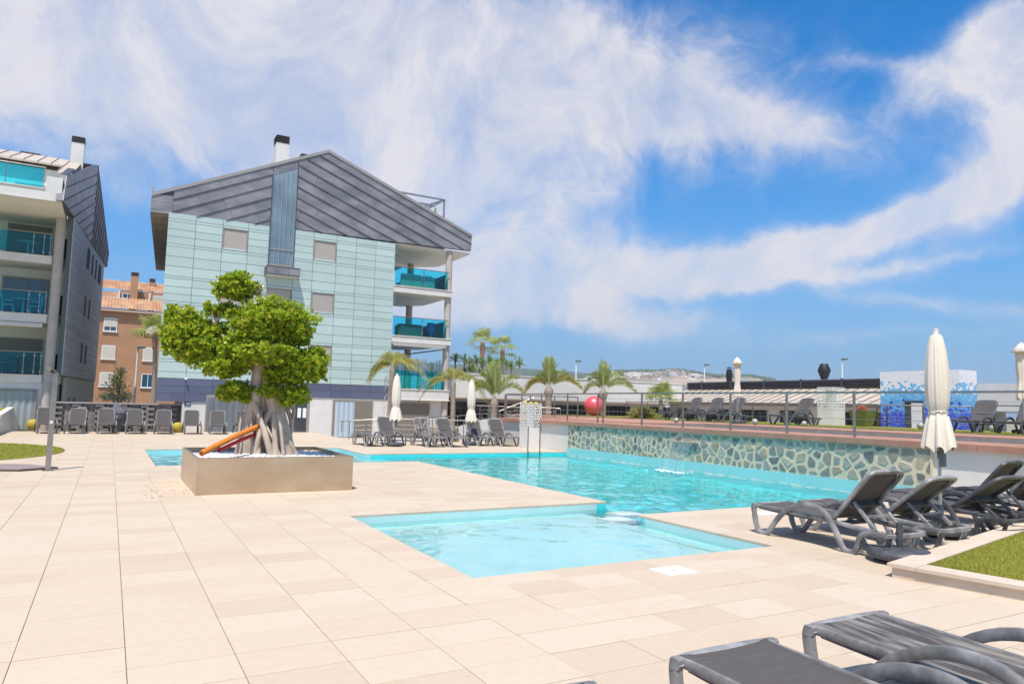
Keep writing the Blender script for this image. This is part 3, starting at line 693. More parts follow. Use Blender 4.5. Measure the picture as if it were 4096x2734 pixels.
strips(left_g, APEX, sl, None, 12, .52, 2.9, 1)
strips(right_g, APEX, sr, None, 16, .52, 2.6, 2)
# left end of the eaves box
for zz0, zz1 in ((10.03, 10.2), (10.21, 10.55), (10.56, 10.9)):
    m_ = MB(); m_.prism(clip([(1.09, zz0), (1.99, zz0+.03), (1.99, zz1+.03), (1.09, zz1)], -sl, 1, EL[1]-sl*EL[0]-.005), FY+.03, FY-.004, gable_fn); m_.build('roof_panel', M_ZINC, house)
m_ = MB(); m_.prism([(6.42, 12.78), (7.6, 13.32), (7.6, 13.86), (6.42, 13.32)], FY+.03, FY-.004, gable_fn); m_.build('roof_panel', M_ZINC, house)
# roof slopes behind the gable, with an edge trim
mb = MB()
for a, b in ((EL, APEX), (APEX, ER)):
    e_ = 1.06 if a is EL else 0
    mb.add([(a[0], FY-.05, a[1]-.14), (a[0]+e_, 53, a[1]-.14+e_*sl), (a[0]+e_, 53, a[1]+.02+e_*sl), (a[0], FY-.05, a[1]+.02), (b[0], FY-.05, b[1]-.14), (b[0], 53, b[1]-.14), (b[0], 53, b[1]+.02), (b[0], FY-.05, b[1]+.02)],
           [(0,1,2,3),(7,6,5,4),(0,4,5,1),(1,5,6,2),(2,6,7,3),(3,7,4,0)])
mb.build('roof', mat('roof_sheet', (.34, .32, .31), .5, .2), house)
mb = MB(); mb.prism([(1.09, FY+.2), (1.9, FY+.2), (2.72, 52.8), (2.15, 52.8)], 10.0, 10.08, lambda a,b,d:(a,b,d)); mb.prism([(1.09, FY+.2), (1.15, FY+.2), (2.21, 52.8), (2.15, 52.8)], 10.08, 11.3, lambda a,b,d:(a,b,d)); mb.build('soffit', mat('soffit_board', (.42, .34, .28), .8, col2=(.36, .29, .24), nscale=1.5), house)
for k in range(10):
    y_ = 37+k*1.6; e_ = (y_-FY)/16.5; mb = MB(); mb.box(1.1+e_*1.06, 1.84+e_*.85, y_, y_+.014, 9.992, 10.001); mb.build('soffit_joint', M_ZSEAM, house)
for k in (.33, .66): mb = MB(); x0_, x1_ = 1.09+.75*k, 2.15+.55*k; mb.prism([(x0_, FY+.2), (x0_+.014, FY+.2), (x1_+.014, 52.8), (x1_, 52.8)], 9.993, 10.0, lambda a,b,d:(a,b,d)); mb.build('soffit_joint', M_ZSEAM, house)
# stair window
mb = MB(); mb.prism([(6.42, 8.1), (7.6, 8.1), (7.6, 13.32), (6.42, 12.78)], FY+.036, FY+.012, gable_fn)
sw_ = mb.build('stair_window', mat('stair_glass', (.08, .14, .20), .05, col2=(.26, .35, .41), nscale=.45, coord='World', spec=.8, contrast=(.3, .7)), house)
for x in (6.42, 6.66, 6.89, 7.12, 7.36, 7.585):
    zt = 12.78+(x-6.42)*.54/1.18; mb = MB(); mb.box(x-.012, x+.012, FY-.03, FY+.011, 8.1, zt-.01); mb.build('mullion', mat('brass_mullion', (.36, .42, .40), .4, .3), sw_)
mb = MB(); mb.box(6.43, 7.59, FY-.02, FY+.010, 9.0, 9.06); mb.build('transom', M_FRAME, sw_); mb = MB(); mb.box(6.43, 7.59, FY-.02, FY+.010, 8.12, 8.3); mb.build('sill_panel', M_FRAME, sw_)
for x in (6.395, 7.605): mb = MB(); mb.box(x-.02, x+.02, FY-.05, FY+.035, 8.1, 12.75 if x < 7 else 13.3); mb.build('jamb', M_ZSEAM, sw_)
# little projecting box below it
bxo = MB(); bxo.box(6.26, 7.8, FY-.62, FY-.012, 7.64, 7.7); bo = bxo.build('planter_box', M_WHITE, house)
for a, b in ((6.26, 6.76), (6.78, 7.28), (7.30, 7.8)):
    m_ = MB(); m_.box(a, b, FY-.63, FY-.6, 7.7, 8.05); m_.build('box_panel', M_ZINC, bo)
for a, b in ((6.24, 6.26), (7.8, 7.82)): m_ = MB(); m_.box(a, b, FY-.64, FY-.012, 7.64, 8.07); m_.build('box_side', M_ZSEAM, bo)
m_ = MB(); m_.box(6.24, 7.82, FY-.645, FY-.59, 8.05, 8.08); m_.box(6.24, 7.82, FY-.645, FY-.632, 7.64, 7.7); m_.build('box_trim', M_ZSEAM, bo)
# corner terraces on the right: slabs, columns, glass balustrades
for zt, lo in ((7.9, .36), (5.19, .36)):
    mb = MB(); mb.prism([(12.95, FY-.02), (16.42, FY-.02), (16.42, 40.6), (15.4, 41.9), (12.95, 41.9)], zt-lo, zt-.03, lambda a,b,d:(a,b,d)); s_ = mb.build('balcony_slab', M_WHITE, house)
    mb = MB(); mb.prism([(12.95, FY-.06), (16.46, FY-.06), (16.46, 40.6), (15.4, 41.9), (12.95, 41.9)], zt-.029, zt, lambda a,b,d:(a,b,d)); mb.build('slab_edge', M_BEIGE, s_)
mb = MB(); mb.prism([(12.95, FY+.2), (17.5, FY+.2), (17.5, 41.0), (15.9, 42.4), (12.95, 42.4)], 10.15, 10.24, lambda a,b,d:(a,b,d)); mb.build('terrace_ceiling', M_BEIGE, house)
mb = MB(); mb.box(12.98, 16.38, FY-.03, FY+.3, 1.75, 2.30); mb.box(12.98, 16.38, FY+.3, 42, 2.1, 2.30); f_ = mb.build('terrace_parapet', M_WHITE, house)
mb = MB(); mb.box(12.96, 16.42, FY-.07, FY+.32, 2.301, 2.34); mb.box(12.96, 16.44, FY-.06, FY-.031, 1.74, 1.78); mb.build('parapet_edge', M_BEIGE, f_)
mb = MB(); mb.box(12.86, 12.95, FY+.08, 52.7, 2.35, 10.15); mb.box(12.95, 14.45, 41.4, 41.6, 2.35, 10.15); mb.build('terrace_wall', M_BEIGE, house)
for zt in (7.9, 5.19): pbox('terrace_door', mat('dark_door', (.16, .13, .11), .4), house, 12.955, 12.98, 38.3, 39.3, zt, zt+2.05); pbox('shutter_box', M_CONC, house, 12.955, 13.2, FY+.35, 38.0, zt+1.75, zt+2.15)
for (cx, cy, z0, z1, r_) in ((16.28, FY+.3, -.5, 10.2, .19), (15.75, 41.2, 2.3, 10.15, .2)):
    mb = MB(); mb.tube([(cx, cy, z0), (cx, cy, z1)], r_, 20); mb.build('column', M_CONC, house)
for zt, hh in ((7.9, 1.0), (5.19, 1.0), (2.34, 1.0)):
    for a, b in ((12.99, 14.66), (14.69, 16.08)):
        g_ = MB(); g_.box(a, b, FY+.0, FY+.012, zt+.03, zt+hh); go = g_.build('glass_balustrade', M_BGLASS, house)
    mb = MB(); mb.tube([(12.97, FY+.006, zt+hh+.02), (16.2, FY+.006, zt+hh+.02)], .022, 8); mb.build('balustrade_rail', M_STEEL, house)
    mb = MB(); mb.box(14.66, 14.69, FY-.012, FY+.03, zt, zt+hh); mb.box(14.64, 14.71, FY-.02, FY+.035, zt+.12, zt+.2); mb.box(14.64, 14.71, FY-.02, FY+.035, zt+hh-.18, zt+hh-.1); mb.build('balustrade_post', M_STEEL, house)
    g_ = MB(); g_.box(16.33, 16.342, FY+.55, 40.5, zt+.03, zt+hh); g_.build('glass_balustrade', M_BGLASS, house)
    mb = MB(); mb.tube([(16.336, FY+.55, zt+hh+.02), (16.336, 40.5, zt+hh+.02)], .022, 8); mb.build('balustrade_rail', M_STEEL, house)
    mb = MB(); mb.box(16.31, 16.36, 38.4, 38.43, zt, zt+hh); mb.build('balustrade_post', M_STEEL, house)
# awning cassette above the lowest terrace and a striped screen
mb = MB(); mb.box(13.0, 16.1, FY-.1, FY+.1, 4.66, 4.8); mb.box(13.05, 15.9, FY-.13, FY-.1, 4.62, 4.68); mb.beam((16.1, FY+.1, 4.6), (14.6, 39.5, 4.35), .05, .07); mb.build('awning', mat('awning_case', (.45, .41, .38), .5), house)
rs = random.Random(21)
for k in range(46):
    x = 13.05+k*.067; c = rs.choice([(.30,.40,.25),(.70,.74,.74),(.40,.58,.55),(.62,.64,.74),(.26,.36,.22)])
    pbox('screen_strip', mat('strip_%d' % (int(c[0]*100)), c, .5), house, x, x+.05, 36.75, 36.77, 2.36, 3.9+rs.uniform(-.1, .12))
# ground floor openings
def opening(name, x0, x1, z0, z1, m):
    mb = MB(); mb.box(x0, x1, FY+.005, FY+.034, z0, z1); o = mb.build(name, m, house)
    mb = MB(); mb.box(x0-.06, x0, FY-.0, FY+.034, z0, z1+.06); mb.box(x1, x1+.06, FY-.0, FY+.034, z0, z1+.06); mb.box(x0, x1, FY-.0, FY+.034, z1, z1+.06); mb.build('door_frame', M_FRAME, o); return o
def folds(par, x0, x1, z0, z1, m, y, n, amp=.025):
    mb = MB()
    for i in range(n*6):
        a0, a1 = x0+(x1-x0)*i/(n*6), x0+(x1-x0)*(i+1)/(n*6); f = lambda q: y-amp*abs(math.sin(math.pi*n*(q-x0)/(x1-x0)))
        mb.add([(a0, f(a0), z0), (a1, f(a1), z0), (a1, f(a1), z1), (a0, f(a0), z1)], [(0,1,2,3)], True)
    return mb.build('curtain', m, par)
M_DARKDOOR = mat('grey_fabric_blind', (.14, .155, .18), .8, col2=(.18, .195, .22), nscale=3, stretch=(3, 1, .3))
d = opening('garage_door', 4.02, 7.4, .0, 1.58, M_DARKDOOR); folds(d, 4.04, 7.38, .01, 1.56, M_DARKDOOR, FY+.0, 11, .03)
d = opening('entrance_door', 8.05, 8.72, .0, 1.5, mat('dark_glass_door', (.05, .06, .07), .1, spec=.8))
for x in (8.2, 8.46): pbox('notice_sheet', mat('paper_white', (.8, .8, .8), .8), d, x, x+.17, FY-.003, FY+.003, .72, 1.2)
pbox('door_stile', mat('alu_stile', (.4, .38, .36), .4, .5), d, 8.66, 8.72, FY-.006, FY+.004, 0, 1.5)
d = opening('sliding_door', 10.0, 12.02, -.25, 1.58, M_SCREEN); folds(d, 10.08, 11.1, -.24, 1.55, mat('sheer_curtain', (.42, .50, .58), .85), FY+.0, 4, .04)
mb = MB(); mb.box(13.42, 15.32, FY+.24, FY+.298, -.27, 1.55); d = mb.build('sliding_door', M_SCREEN, house)
mb = MB(); mb.box(13.36, 13.42, FY+.2, FY+.298, -.27, 1.6); mb.box(15.32, 15.38, FY+.2, FY+.298, -.27, 1.6); mb.box(13.42, 15.32, FY+.2, FY+.298, 1.55, 1.6); mb.build('door_frame', M_FRAME, d)
# sign, lamp-camera and roof furniture
sg = thing('wall_sign', 'small dark blue sign with white lettering on the white house wall', 'sign', (3.17, FY, 1.28))
mb = MB(); mb.box(3.04, 3.31, FY+.012, FY+.032, 1.18, 1.38); mb.build('sign_plate', mat('navy_sign', (.02, .04, .12), .4), sg)
def text(s, size, loc, m, parent, rot=(R(90), 0, 0), name='lettering', ex=.002, al='CENTER'):
    c = bpy.data.curves.new(name, 'FONT'); c.body = s; c.size = size; c.extrude = ex; c.align_x = al; c.align_y = 'CENTER'
    tmp = bpy.data.objects.new(name+'_src', c); COL.objects.link(tmp); bpy.context.view_layer.update()
    me = bpy.data.meshes.new_from_object(tmp.evaluated_get(bpy.context.evaluated_depsgraph_get())); bpy.data.objects.remove(tmp)
    me.materials.clear(); me.materials.append(m); o = bpy.data.objects.new(name, me); COL.objects.link(o); o.parent = parent
    og = ORG.get(parent.name, (0,0,0)); o.location = [a-b for a, b in zip(loc, og)]; o.rotation_euler = rot; return o
M_SIGNW = mat('sign_white', (.75, .78, .8), .5)
for (a_, b_, z_, h_) in ((3.125, 3.285, 1.315, .022), (3.135, 3.275, 1.275, .018)):   # print too blurred to read
    for q_ in range(4): pbox('print_mark', M_SIGNW, sg, a_+(b_-a_)*q_/4, a_+(b_-a_)*(q_+.86)/4, FY+.008, FY+.012, z_-h_/2, z_+h_/2)
mb = MB(); mb.add([(3.06, FY+.008, 1.28), (3.09, FY+.008, 1.30), (3.10, FY+.008, 1.36), (3.075, FY+.008, 1.33)], [(0,1,2,3)]); mb.build('emblem', mat('sign_red', (.6, .05, .04), .5), sg)
mb = MB(); mb.box(3.07, 3.28, FY+.008, FY+.012, 1.2, 1.212); mb.build('sign_line', M_SIGNW, sg)
cm = thing('security_camera', 'small white dome camera on the zinc band of the glass house', 'camera', (3.03, FY, 2.43))
mb = MB(); mb.box(2.98, 3.06, FY-.05, FY-.013, 2.4, 2.47); mb.build('bracket', M_SIGNW, cm)
mb = MB(); mb.lathe([(0, -.06), (.05, -.04), (.065, 0), (.06, .04), (.0, .05)], 14, (3.03, FY-.16, 2.43)); mb.tube([(3.03, FY-.05, 2.44), (3.03, FY-.13, 2.44)], .02, 8); mb.build('camera_dome', M_SIGNW, cm)
M_LOUV = mat('black_louvre', (.10, .094, .10), .4, .3)
def chimney(label, x, y, z0, zc, zt, w, d, body, lift=0):
    t = thing('chimney', label, 'chimney', (x, y, z0))
    mb = MB(); mb.box(x-w/2, x+w/2, y-d/2, y+d/2, z0-.6, zc); mb.build('shaft', body, t)
    mb = MB(); mb.box(x-w/2+.05, x+w/2-.05, y-d/2+.05, y+d/2-.05, zc, zt-.03); mb.build('cap_core', mat('cap_core', (.012, .012, .014), .8), t)
    n = max(3, int((zt-zc)/.085)); h = (zt-zc)/n
    for i in range(n):
        mb = MB(); zz = zc+i*h+.01; a, b = w/2+.02, d/2+.02
        mb.add([(x-a,y-b,zz),(x+a,y-b,zz),(x+a,y+b,zz),(x-a,y+b,zz),(x-a+.05,y-b+.05,zz+h*.55),(x+a-.05,y-b+.05,zz+h*.55),(x+a-.05,y+b-.05,zz+h*.55),(x-a+.05,y+b-.05,zz+h*.55)],[(0,3,2,1),(4,5,6,7),(0,1,5,4),(1,2,6,5),(2,3,7,6),(3,0,4,7)])
        mb.build('louvre_slat', M_LOUV, t)
    return t
chimney('tall white chimney with black louvred cap on the glass house roof', 7.1, 38.3, 13.6, 15.05, 15.5, .66, .8, M_WHITE)
chimney('low black louvred vent beside the ridge of the glass house', 8.25, 37.6, 13.9, 14.2, 14.52, .62, .7, M_ZINC)
pg = thing('pergola', 'grey steel pergola frame on the roof terrace at the right slope', 'pergola', (14.5, 38.5, 12))
for a, b in (((13.4,38.2,13.62),(16.55,38.2,13.62)), ((16.55,38.2,13.62),(16.55,38.2,11.3)), ((14.4,40.2,13.35),(16.2,38.9,13.35)), ((16.55,38.2,13.6),(15.2,38.2,12.7)), ((14.2,38.6,13.3),(16.0,38.6,13.3)), ((16.55,38.2,13.62),(16.0,40.5,13.62))):
    mb = MB(); mb.beam(a, b, .07, .09); mb.build('beam', mat('pergola_grey', (.22, .24, .27), .5, .3), pg)
mb = MB()
for (x, y, h, r_) in ((15.9,38,1.1,.1),(15.78,38.05,.8,.08),(16.04,38,.75,.08),(15.7,38,.55,.06),(16.12,38.05,.5,.07)): mb.tube([(x,y,11.2),(x,y,11.9+h*.4),(x+.02,y,11.9+h)], [r_,r_,r_*.5], 8)
tag(mb.build('cactus', mat('cactus_green', (.17, .25, .06), .8)), 'tall green cactus on the roof terrace under the pergola', 'cactus')
sf = thing('terrace_sofa', 'slatted sofa with pale cushions behind the top glass balustrade', 'sofa', (14.6, 37.6, 7.9))
M_SOFA = mat('sofa_slat', (.5, .46, .36), .7); M_CUSH = mat('cushion', (.7, .7, .66), .9)
for j in range(6): pbox('slat', M_SOFA, sf, 13.6, 15.6, 37.0, 37.03, 8.1+j*.1, 8.15+j*.1)
for x in (13.6, 14.3, 14.95, 15.57): pbox('upright', M_SOFA, sf, x, x+.05, 37.03, 37.07, 7.9, 8.68)
for x in (13.63, 14.28, 14.93): mb = MB(); mb.cbox((x+.31, 37.16, 8.5), (.6, .18, .5), .05); mb.build('cushion', M_CUSH, sf)
pbox('seat_base', M_SOFA, sf, 13.6, 15.6, 37.08, 37.8, 8.05, 8.25)
wk = MB(); wk.cbox((14.3, 37.3, 5.56), (1.5, .7, .74), .12); tag(wk.build('wicker_sofa', mat('wicker', (.16, .13, .09), .8, col2=(.1, .08, .06), nscale=30)), 'dark wicker sofa behind the middle glass balustrade', 'sofa')
pt = MB(); pt.lathe([(.1, 0), (.2, .1), (.24, .3), (.2, .46), (.24, .5)], 16, (15.55, 37.2, 5.6)); pt.tube([(15.55,37.2,5.2),(15.55,37.2,5.6)], .05, 8)
tag(pt.build('glazed_pot', mat('blue_glaze', (.05, .1, .3), .25)), 'patterned blue glazed pot on stand behind middle balustrade', 'pot')

# ------------------------------------------------------------------ the grey-clad block on the left
def zstrips(poly, org, slope, n, pitch, lens, seed, fn, parent, mpan, mseam):
    rr = random.Random(seed); L = math.hypot(1, slope); nx, ny = -slope/L, 1/L; c0 = nx*org[0]+ny*org[1]
    for k in range(n):
        q = clip(clip(poly, nx, ny, c0-k*pitch), -nx, -ny, -(c0-(k+1)*pitch))
        if area(q) < .01: continue
        us = sorted(a+slope*b for a, b in q); u0 = us[0]-rr.uniform(0, lens)
        while u0 < us[-1]:
            r = clip(clip(q, 1, slope, u0+lens), -1, -slope, -u0); u0 += lens
            r = shrink(r, .006) if len(r) > 2 else []
            if area(r) < .01: continue
            m_ = MB(); m_.prism(r, .0, .03+rr.uniform(0, .01), fn); m_.build('roof_panel', mpan, parent)
        e = clip(clip(poly, nx, ny, c0-k*pitch+.014), -nx, -ny, -(c0-k*pitch-.014))
        if area(e) > .001: m_ = MB(); m_.prism(e, .0, .075, fn); m_.build('standing_seam', mseam, parent)
blk = thing('apartment_block', 'white apartment block with teal glass balconies and grey clad flank', 'building', (-6, 42, 0))
PA, PB = Vector((-1.98, 38.3)), Vector((-.85, 51.3)); sd2 = (PB-PA)/(PB.y-PA.y); nrm = Vector((sd2.y, -sd2.x)).normalized()   # outward (+x)
def flank(a, b, d):   # a = y, b = z, d = outward
    p = PA+sd2*(a-PA.y)+nrm*d; return (p.x, p.y, b)
M_GREYCLAD = panel_mat('grey_cladding', (.50, .53, .58), .55, .3, .0, .05)
mb = MB(); mb.prism([(40.3, -.4), (51.3, -.4), (51.3, 2.42), (40.3, 2.42)], -.2, -.03, flank); mb.build('base_wall', M_WHITE, blk)
mb = MB(); mb.prism([(38.35, 2.43), (51.3, 2.43), (51.3, 9.75), (38.35, 9.75)], -.2, -.012, flank); mb.build('flank_wall', M_JOINT, blk)
ycut = [38.35, 40.6, 42.9, 45.2, 47.4, 49.4, 51.3]
zr = [2.44]
for st in range(3):
    for h in (.47, .47, .13, .36, .36, .36, .13, .16): zr.append(zr[-1]+h)
zr = zr[:-1]+[9.75]
slots = [(y, 8.25, 9.35) for y in (43.5, 44.0, 45.6, 47.2, 48.7, 49.4)]+[(y, 5.75, 6.8) for y in (43.9, 45.6)]+[(y, 3.25, 4.3) for y in (43.9, 45.6)]
for a, b in zip(ycut, ycut[1:]):
    for u, t in zip(zr, zr[1:]):
        m_ = MB(); m_.prism([(a+.01, u+.008), (b-.01, u+.008), (b-.01, t-.008), (a+.01, t-.008)], -.01, .02, flank); m_.build('cladding_panel', M_GREYCLAD, blk)
for y, u, t in slots:
    m_ = MB(); m_.prism([(y, u), (y+.2, u), (y+.2, t), (y, t)], .0, .035, flank); w_ = m_.build('window', M_WINGLASS, blk)
    m_ = MB(); m_.prism([(y-.03, u), (y, u), (y, t), (y-.03, t)], .0, .06, flank); m_.prism([(y+.2, u), (y+.23, u), (y+.23, t), (y+.2, t)], .0, .06, flank); m_.build('window_frame', M_ZSEAM, w_)
for y in (40.9, 42.6): m_ = MB(); m_.prism([(y, 1.15), (y+1.0, 1.15), (y+1.0, 1.42), (y, 1.42)], -.031, -.02, flank); m_.build('vent_opening', M_LOUV, blk)
gp = [(35.0, 9.7), (38.5, 9.75), (52.7, 9.83), (53.1, 10.7), (44.6, 14.16), (38.75, 11.86), (37.3, 11.76), (35.4, 10.9)]
mb = MB(); mb.prism(gp, -.25, -.002, flank); mb.build('gable_back', M_ZSEAM, blk)
s1, s2_ = (14.16-10.9)/(44.6-35.4), (10.7-14.16)/(53.1-44.6)
zstrips([(35.0, 9.7), (38.5, 9.75), (44.6, 9.78), (44.6, 14.16), (35.4, 10.9)], (44.6, 14.16), s1, 12, .5, 1.7, 4, flank, blk, M_ZINC, M_ZSEAM)
zstrips([(44.6, 9.78), (52.7, 9.83), (53.1, 10.7), (44.6, 14.16)], (44.6, 14.16), s2_, 12, .42, 9, 5, flank, blk, M_ZINC, M_ZSEAM)
M_RSHEET = mat('beige_roof_sheet', (.56, .47, .38), .55, .1, col2=(.50, .42, .34), nscale=1, coord='World', objrand=.05)
x = -12.0
while x < -2.3:          # roof sheets down the front slope
    w = min(.55, -2.02-x); top = flank(44.6, 0, 0)[0]
    yl = 40.4 if x < -3.1 else 36.2
    m_ = MB(); m_.add([(x+.008, yl, 14.16-(44.6-yl)*s1+.02), (x+w-.008, yl, 14.16-(44.6-yl)*s1+.02), (x+w-.008, 44.6, 14.18), (x+.008, 44.6, 14.18), (x+.008, yl, 14.16-(44.6-yl)*s1-.08), (x+w-.008, yl, 14.16-(44.6-yl)*s1-.08), (x+w-.008, 44.6, 14.08), (x+.008, 44.6, 14.08)],
        [(0,1,2,3),(4,7,6,5),(0,4,5,1),(1,5,6,2),(2,6,7,3),(3,7,4,0)]); m_.build('roof_sheet', M_RSHEET, blk)
    m_ = MB(); m_.beam((x, yl, 14.16-(44.6-yl)*s1+.03), (x, 44.6, 14.19), .02, .06); m_.build('roof_seam', mat('roof_seam', (.2, .16, .13), .6), blk); x += .55
mb = MB(); mb.add([(-12, 44.6, 14.15), (-1.45, 44.6, 14.15), (-.75, 53.1, 10.7), (-12, 53.1, 10.7)], [(0,1,2,3)]); mb.build('rear_roof', M_RSHEET, blk)
# penthouse
mb = MB(); mb.box(-12, -2.35, 40.7, 44, 10.1, 12.45); mb.build('penthouse_wall', M_BEIGE, blk)
for a, b in ((-4.6, -3.05), (-8.2, -5.9)):
    pbox('window', M_SHUT, blk, a, b, 40.66, 40.7, 10.3, 11.6)
mb = MB(); mb.box(-12, -2.3, 35.15, 41, 9.66, 9.78); mb.build('top_soffit', M_BEIGE, blk)
mb = MB(); mb.box(-12, -2.32, 35.12, 35.4, 9.65, 10.12); mb.box(-2.9, -2.32, 35.12, 36.3, 10.12, 10.68); mb.box(-12, -2.32, 35.4, 41, 9.781, 10.0); mb.build('top_parapet', M_WHITE, blk)
mb = MB(); mb.box(-12, -2.92, 35.08, 35.44, 10.121, 10.15); mb.build('parapet_edge', M_BEIGE, blk)
for a, b in ((-4.3, -3.02), (-5.6, -4.33), (-6.9, -5.63), (-8.2, -6.93)):
    pbox('glass_balustrade', M_BGLASS, blk, a, b, 35.2, 35.212, 10.16, 11.02)
for x in (-4.315, -5.615, -6.915, -2.99): pbox('balustrade_post', M_STEEL, blk, x-.015, x+.015, 35.18, 35.23, 10.15, 11.03)
mb = MB(); mb.tube([(-9, 35.206, 11.05), (-2.95, 35.206, 11.05)], .022, 8); mb.build('balustrade_rail', M_STEEL, blk)
# balconies on three floors
FYB = 38.3
mb = MB(); mb.box(-12, -2.12, 40.6, 50, -.4, 9.66); mb.build('front_wall', M_BEIGE, blk)
for zt, lo in ((7.83, .36), (5.15, .38), (2.42, .36)):
    mb = MB(); mb.prism([(-12, FYB), (-2.72, FYB), (-2.05, 39.3), (-2.05, 40.7), (-12, 40.7)], zt-lo, zt-.03, lambda a,b,d:(a,b,d)); s_ = mb.build('balcony_slab', M_WHITE, blk)
    mb = MB(); mb.prism([(-12, FYB-.04), (-2.70, FYB-.04), (-2.02, 39.28), (-2.02, 40.7), (-12, 40.7)], zt-.029, zt, lambda a,b,d:(a,b,d)); mb.build('slab_edge', M_BEIGE, s_)
    xs = [-2.8, -3.05, -3.45, -4.72, -6.0, -7.3, -8.6]
    for a, b in zip(xs[1:], xs):
        pbox('glass_balustrade', M_BGLASS, blk, a+.012, b-.012, FYB+.03, FYB+.042, zt+.06, zt+.98)
    for x in xs: 
        mb = MB(); mb.box(x-.012, x+.012, FYB+.02, FYB+.055, zt, zt+1.0); mb.box(x-.035, x+.035, FYB+.01, FYB+.06, zt+.1, zt+.17); mb.box(x-.035, x+.035, FYB+.01, FYB+.06, zt+.82, zt+.89); mb.build('balustrade_post', M_STEEL, blk)
    mb = MB(); mb.tube([(-9, FYB+.036, zt+1.02), (-2.75, FYB+.036, zt+1.02)], .022, 8); mb.build('balustrade_rail', M_STEEL, blk)
    mb = MB(); mb.add([(-2.62, FYB+.2, zt+.05), (-2.08, 39.3, zt+.05), (-2.08, 39.3, zt+1.0), (-2.62, FYB+.2, zt+1.0), (-2.632, FYB+.205, zt+.05), (-2.092, 39.305, zt+.05), (-2.092, 39.305, zt+1.0), (-2.632, FYB+.205, zt+1.0)], [(0,1,2,3),(7,6,5,4),(0,4,5,1),(1,5,6,2),(2,6,7,3),(3,7,4,0)]); mb.build('glass_balustrade', M_BGLASS, blk)
mb = MB(); mb.tube([(-2.46, FYB+.02, -.3), (-2.46, FYB+.02, 9.67)], .2, 20); mb.build('column', M_CONC, blk)
for zt, kind in ((7.83, 0), (5.15, 1), (2.42, 0)):
    if kind == 0:
        mb = MB(); mb.box(-4.7, -2.95, 40.52, 40.6, zt, zt+1.75); w_ = mb.build('window', M_FRAME, blk)
        mb = MB(); n = 34
        for i in range(n): mb.box(-4.66, -2.99, 40.49, 40.521, zt+.02+i*1.7/n, zt+.012+(i+.85)*1.7/n)
        mb.build('shutter', mat('taupe_slat', (.26, .23, .20), .6), w_)
    else:
        mb = MB(); mb.box(-4.7, -2.95, 40.54, 40.6, zt, zt+1.85); w_ = mb.build('window', M_WINGLASS, blk)
        mb = MB(); mb.box(-4.74, -4.66, 40.5, 40.6, zt, zt+1.9); mb.box(-3.86, -3.79, 40.5, 40.6, zt, zt+1.85); mb.box(-2.99, -2.91, 40.5, 40.6, zt, zt+1.9); mb.box(-4.66, -2.99, 40.5, 40.6, zt+1.82, zt+1.9); mb.build('window_frame', M_FRAME, w_)
mb = MB(); mb.box(-12, -2.6, FYB+.05, FYB+.3, -.3, 2.06); mb.build('garage_front', M_WHITE, blk)
mb = MB(); mb.box(-7.5, -2.9, FYB+.0, FYB+.049, .0, 1.72); g_ = mb.build('garage_door', mat('garage_panel', (.33, .37, .37), .7), blk)
folds_m = mat('garage_fold', (.36, .40, .40), .75, col2=(.30, .34, .34), nscale=2, stretch=(2, 1, .3))
mb = MB()
for i in range(18):
    a0 = -7.5+i*4.6/18; mb.add([(a0, FYB-.005, 0), (a0+.128, FYB-.05, 0), (a0+.256, FYB-.005, 0), (a0, FYB-.005, 1.7), (a0+.128, FYB-.05, 1.7), (a0+.256, FYB-.005, 1.7)], [(0,1,4,3),(1,2,5,4)])
mb.build('fold_panels', folds_m, g_)
mb = MB(); mb.box(-2.9, -2.84, FYB-.06, FYB+.049, 0, 1.78); mb.box(-7.5, -2.9, FYB-.06, FYB+.049, 1.72, 1.78); mb.build('door_frame', M_FRAME, g_)
mb = MB(); mb.box(-6, -2.85, FYB-.1, FYB+.0, 4.62, 4.72); mb.tube([(-6, FYB-.1, 4.6), (-2.85, FYB-.1, 4.6)], .06, 10); mb.build('awning', M_WHITE, blk)
chimney('white chimney with black louvred cap on the left block roof', -2.3, 43.3, 13.75, 14.72, 15.1, .58, .7, M_WHITE)
chimney('low black louvred vent behind the ridge at the left edge', -4.6, 46.0, 13.3, 14.35, 14.62, .9, .6, M_ZINC)
# balcony furniture
def small_chair(name, label, x, y, z, rot, m, grp):
    t = thing(name, label, 'chair', (0,0,0), grp)
    mb = MB(); mb.cbox((0,0,.44), (.46,.46,.04), .01); mb.build('seat', m, t)
    mb = MB(); mb.cbox((0,.23,.68), (.46,.03,.44), .01); mb.build('backrest', m, t)
    for a in (-.21,.21):
        for b in (-.21,.21): mb = MB(); mb.beam((a,b,0),(a*.95,b*.95,.44),.035,.035); mb.build('leg', m, t)
        mb = MB(); mb.beam((a*1.08,-.2,.64),(a*1.08,.22,.64),.04,.025); mb.build('armrest', m, t)
    t.location = (x,y,z); t.rotation_euler = (0,0,rot); return t
M_CHW = mat('white_chair', (.7, .7, .7), .6); M_CHD = mat('dark_chair', (.05, .05, .06), .6)
small_chair('balcony_chair', 'white armchair left of the table on the middle left balcony', -4.3, 39.4, 5.15, R(90), M_CHW, 'balcony chairs')
small_chair('balcony_chair', 'white armchair right of the table on the middle left balcony', -3.25, 39.3, 5.15, R(-80), M_CHW, 'balcony chairs')
small_chair('balcony_chair', 'dark armchair at the left on the lowest left balcony', -4.35, 39.3, 2.42, R(80), M_CHD, 'balcony chairs')
small_chair('balcony_chair', 'dark armchair by the column on the lowest left balcony', -3.2, 39.3, 2.42, R(170), M_CHD, 'balcony chairs')
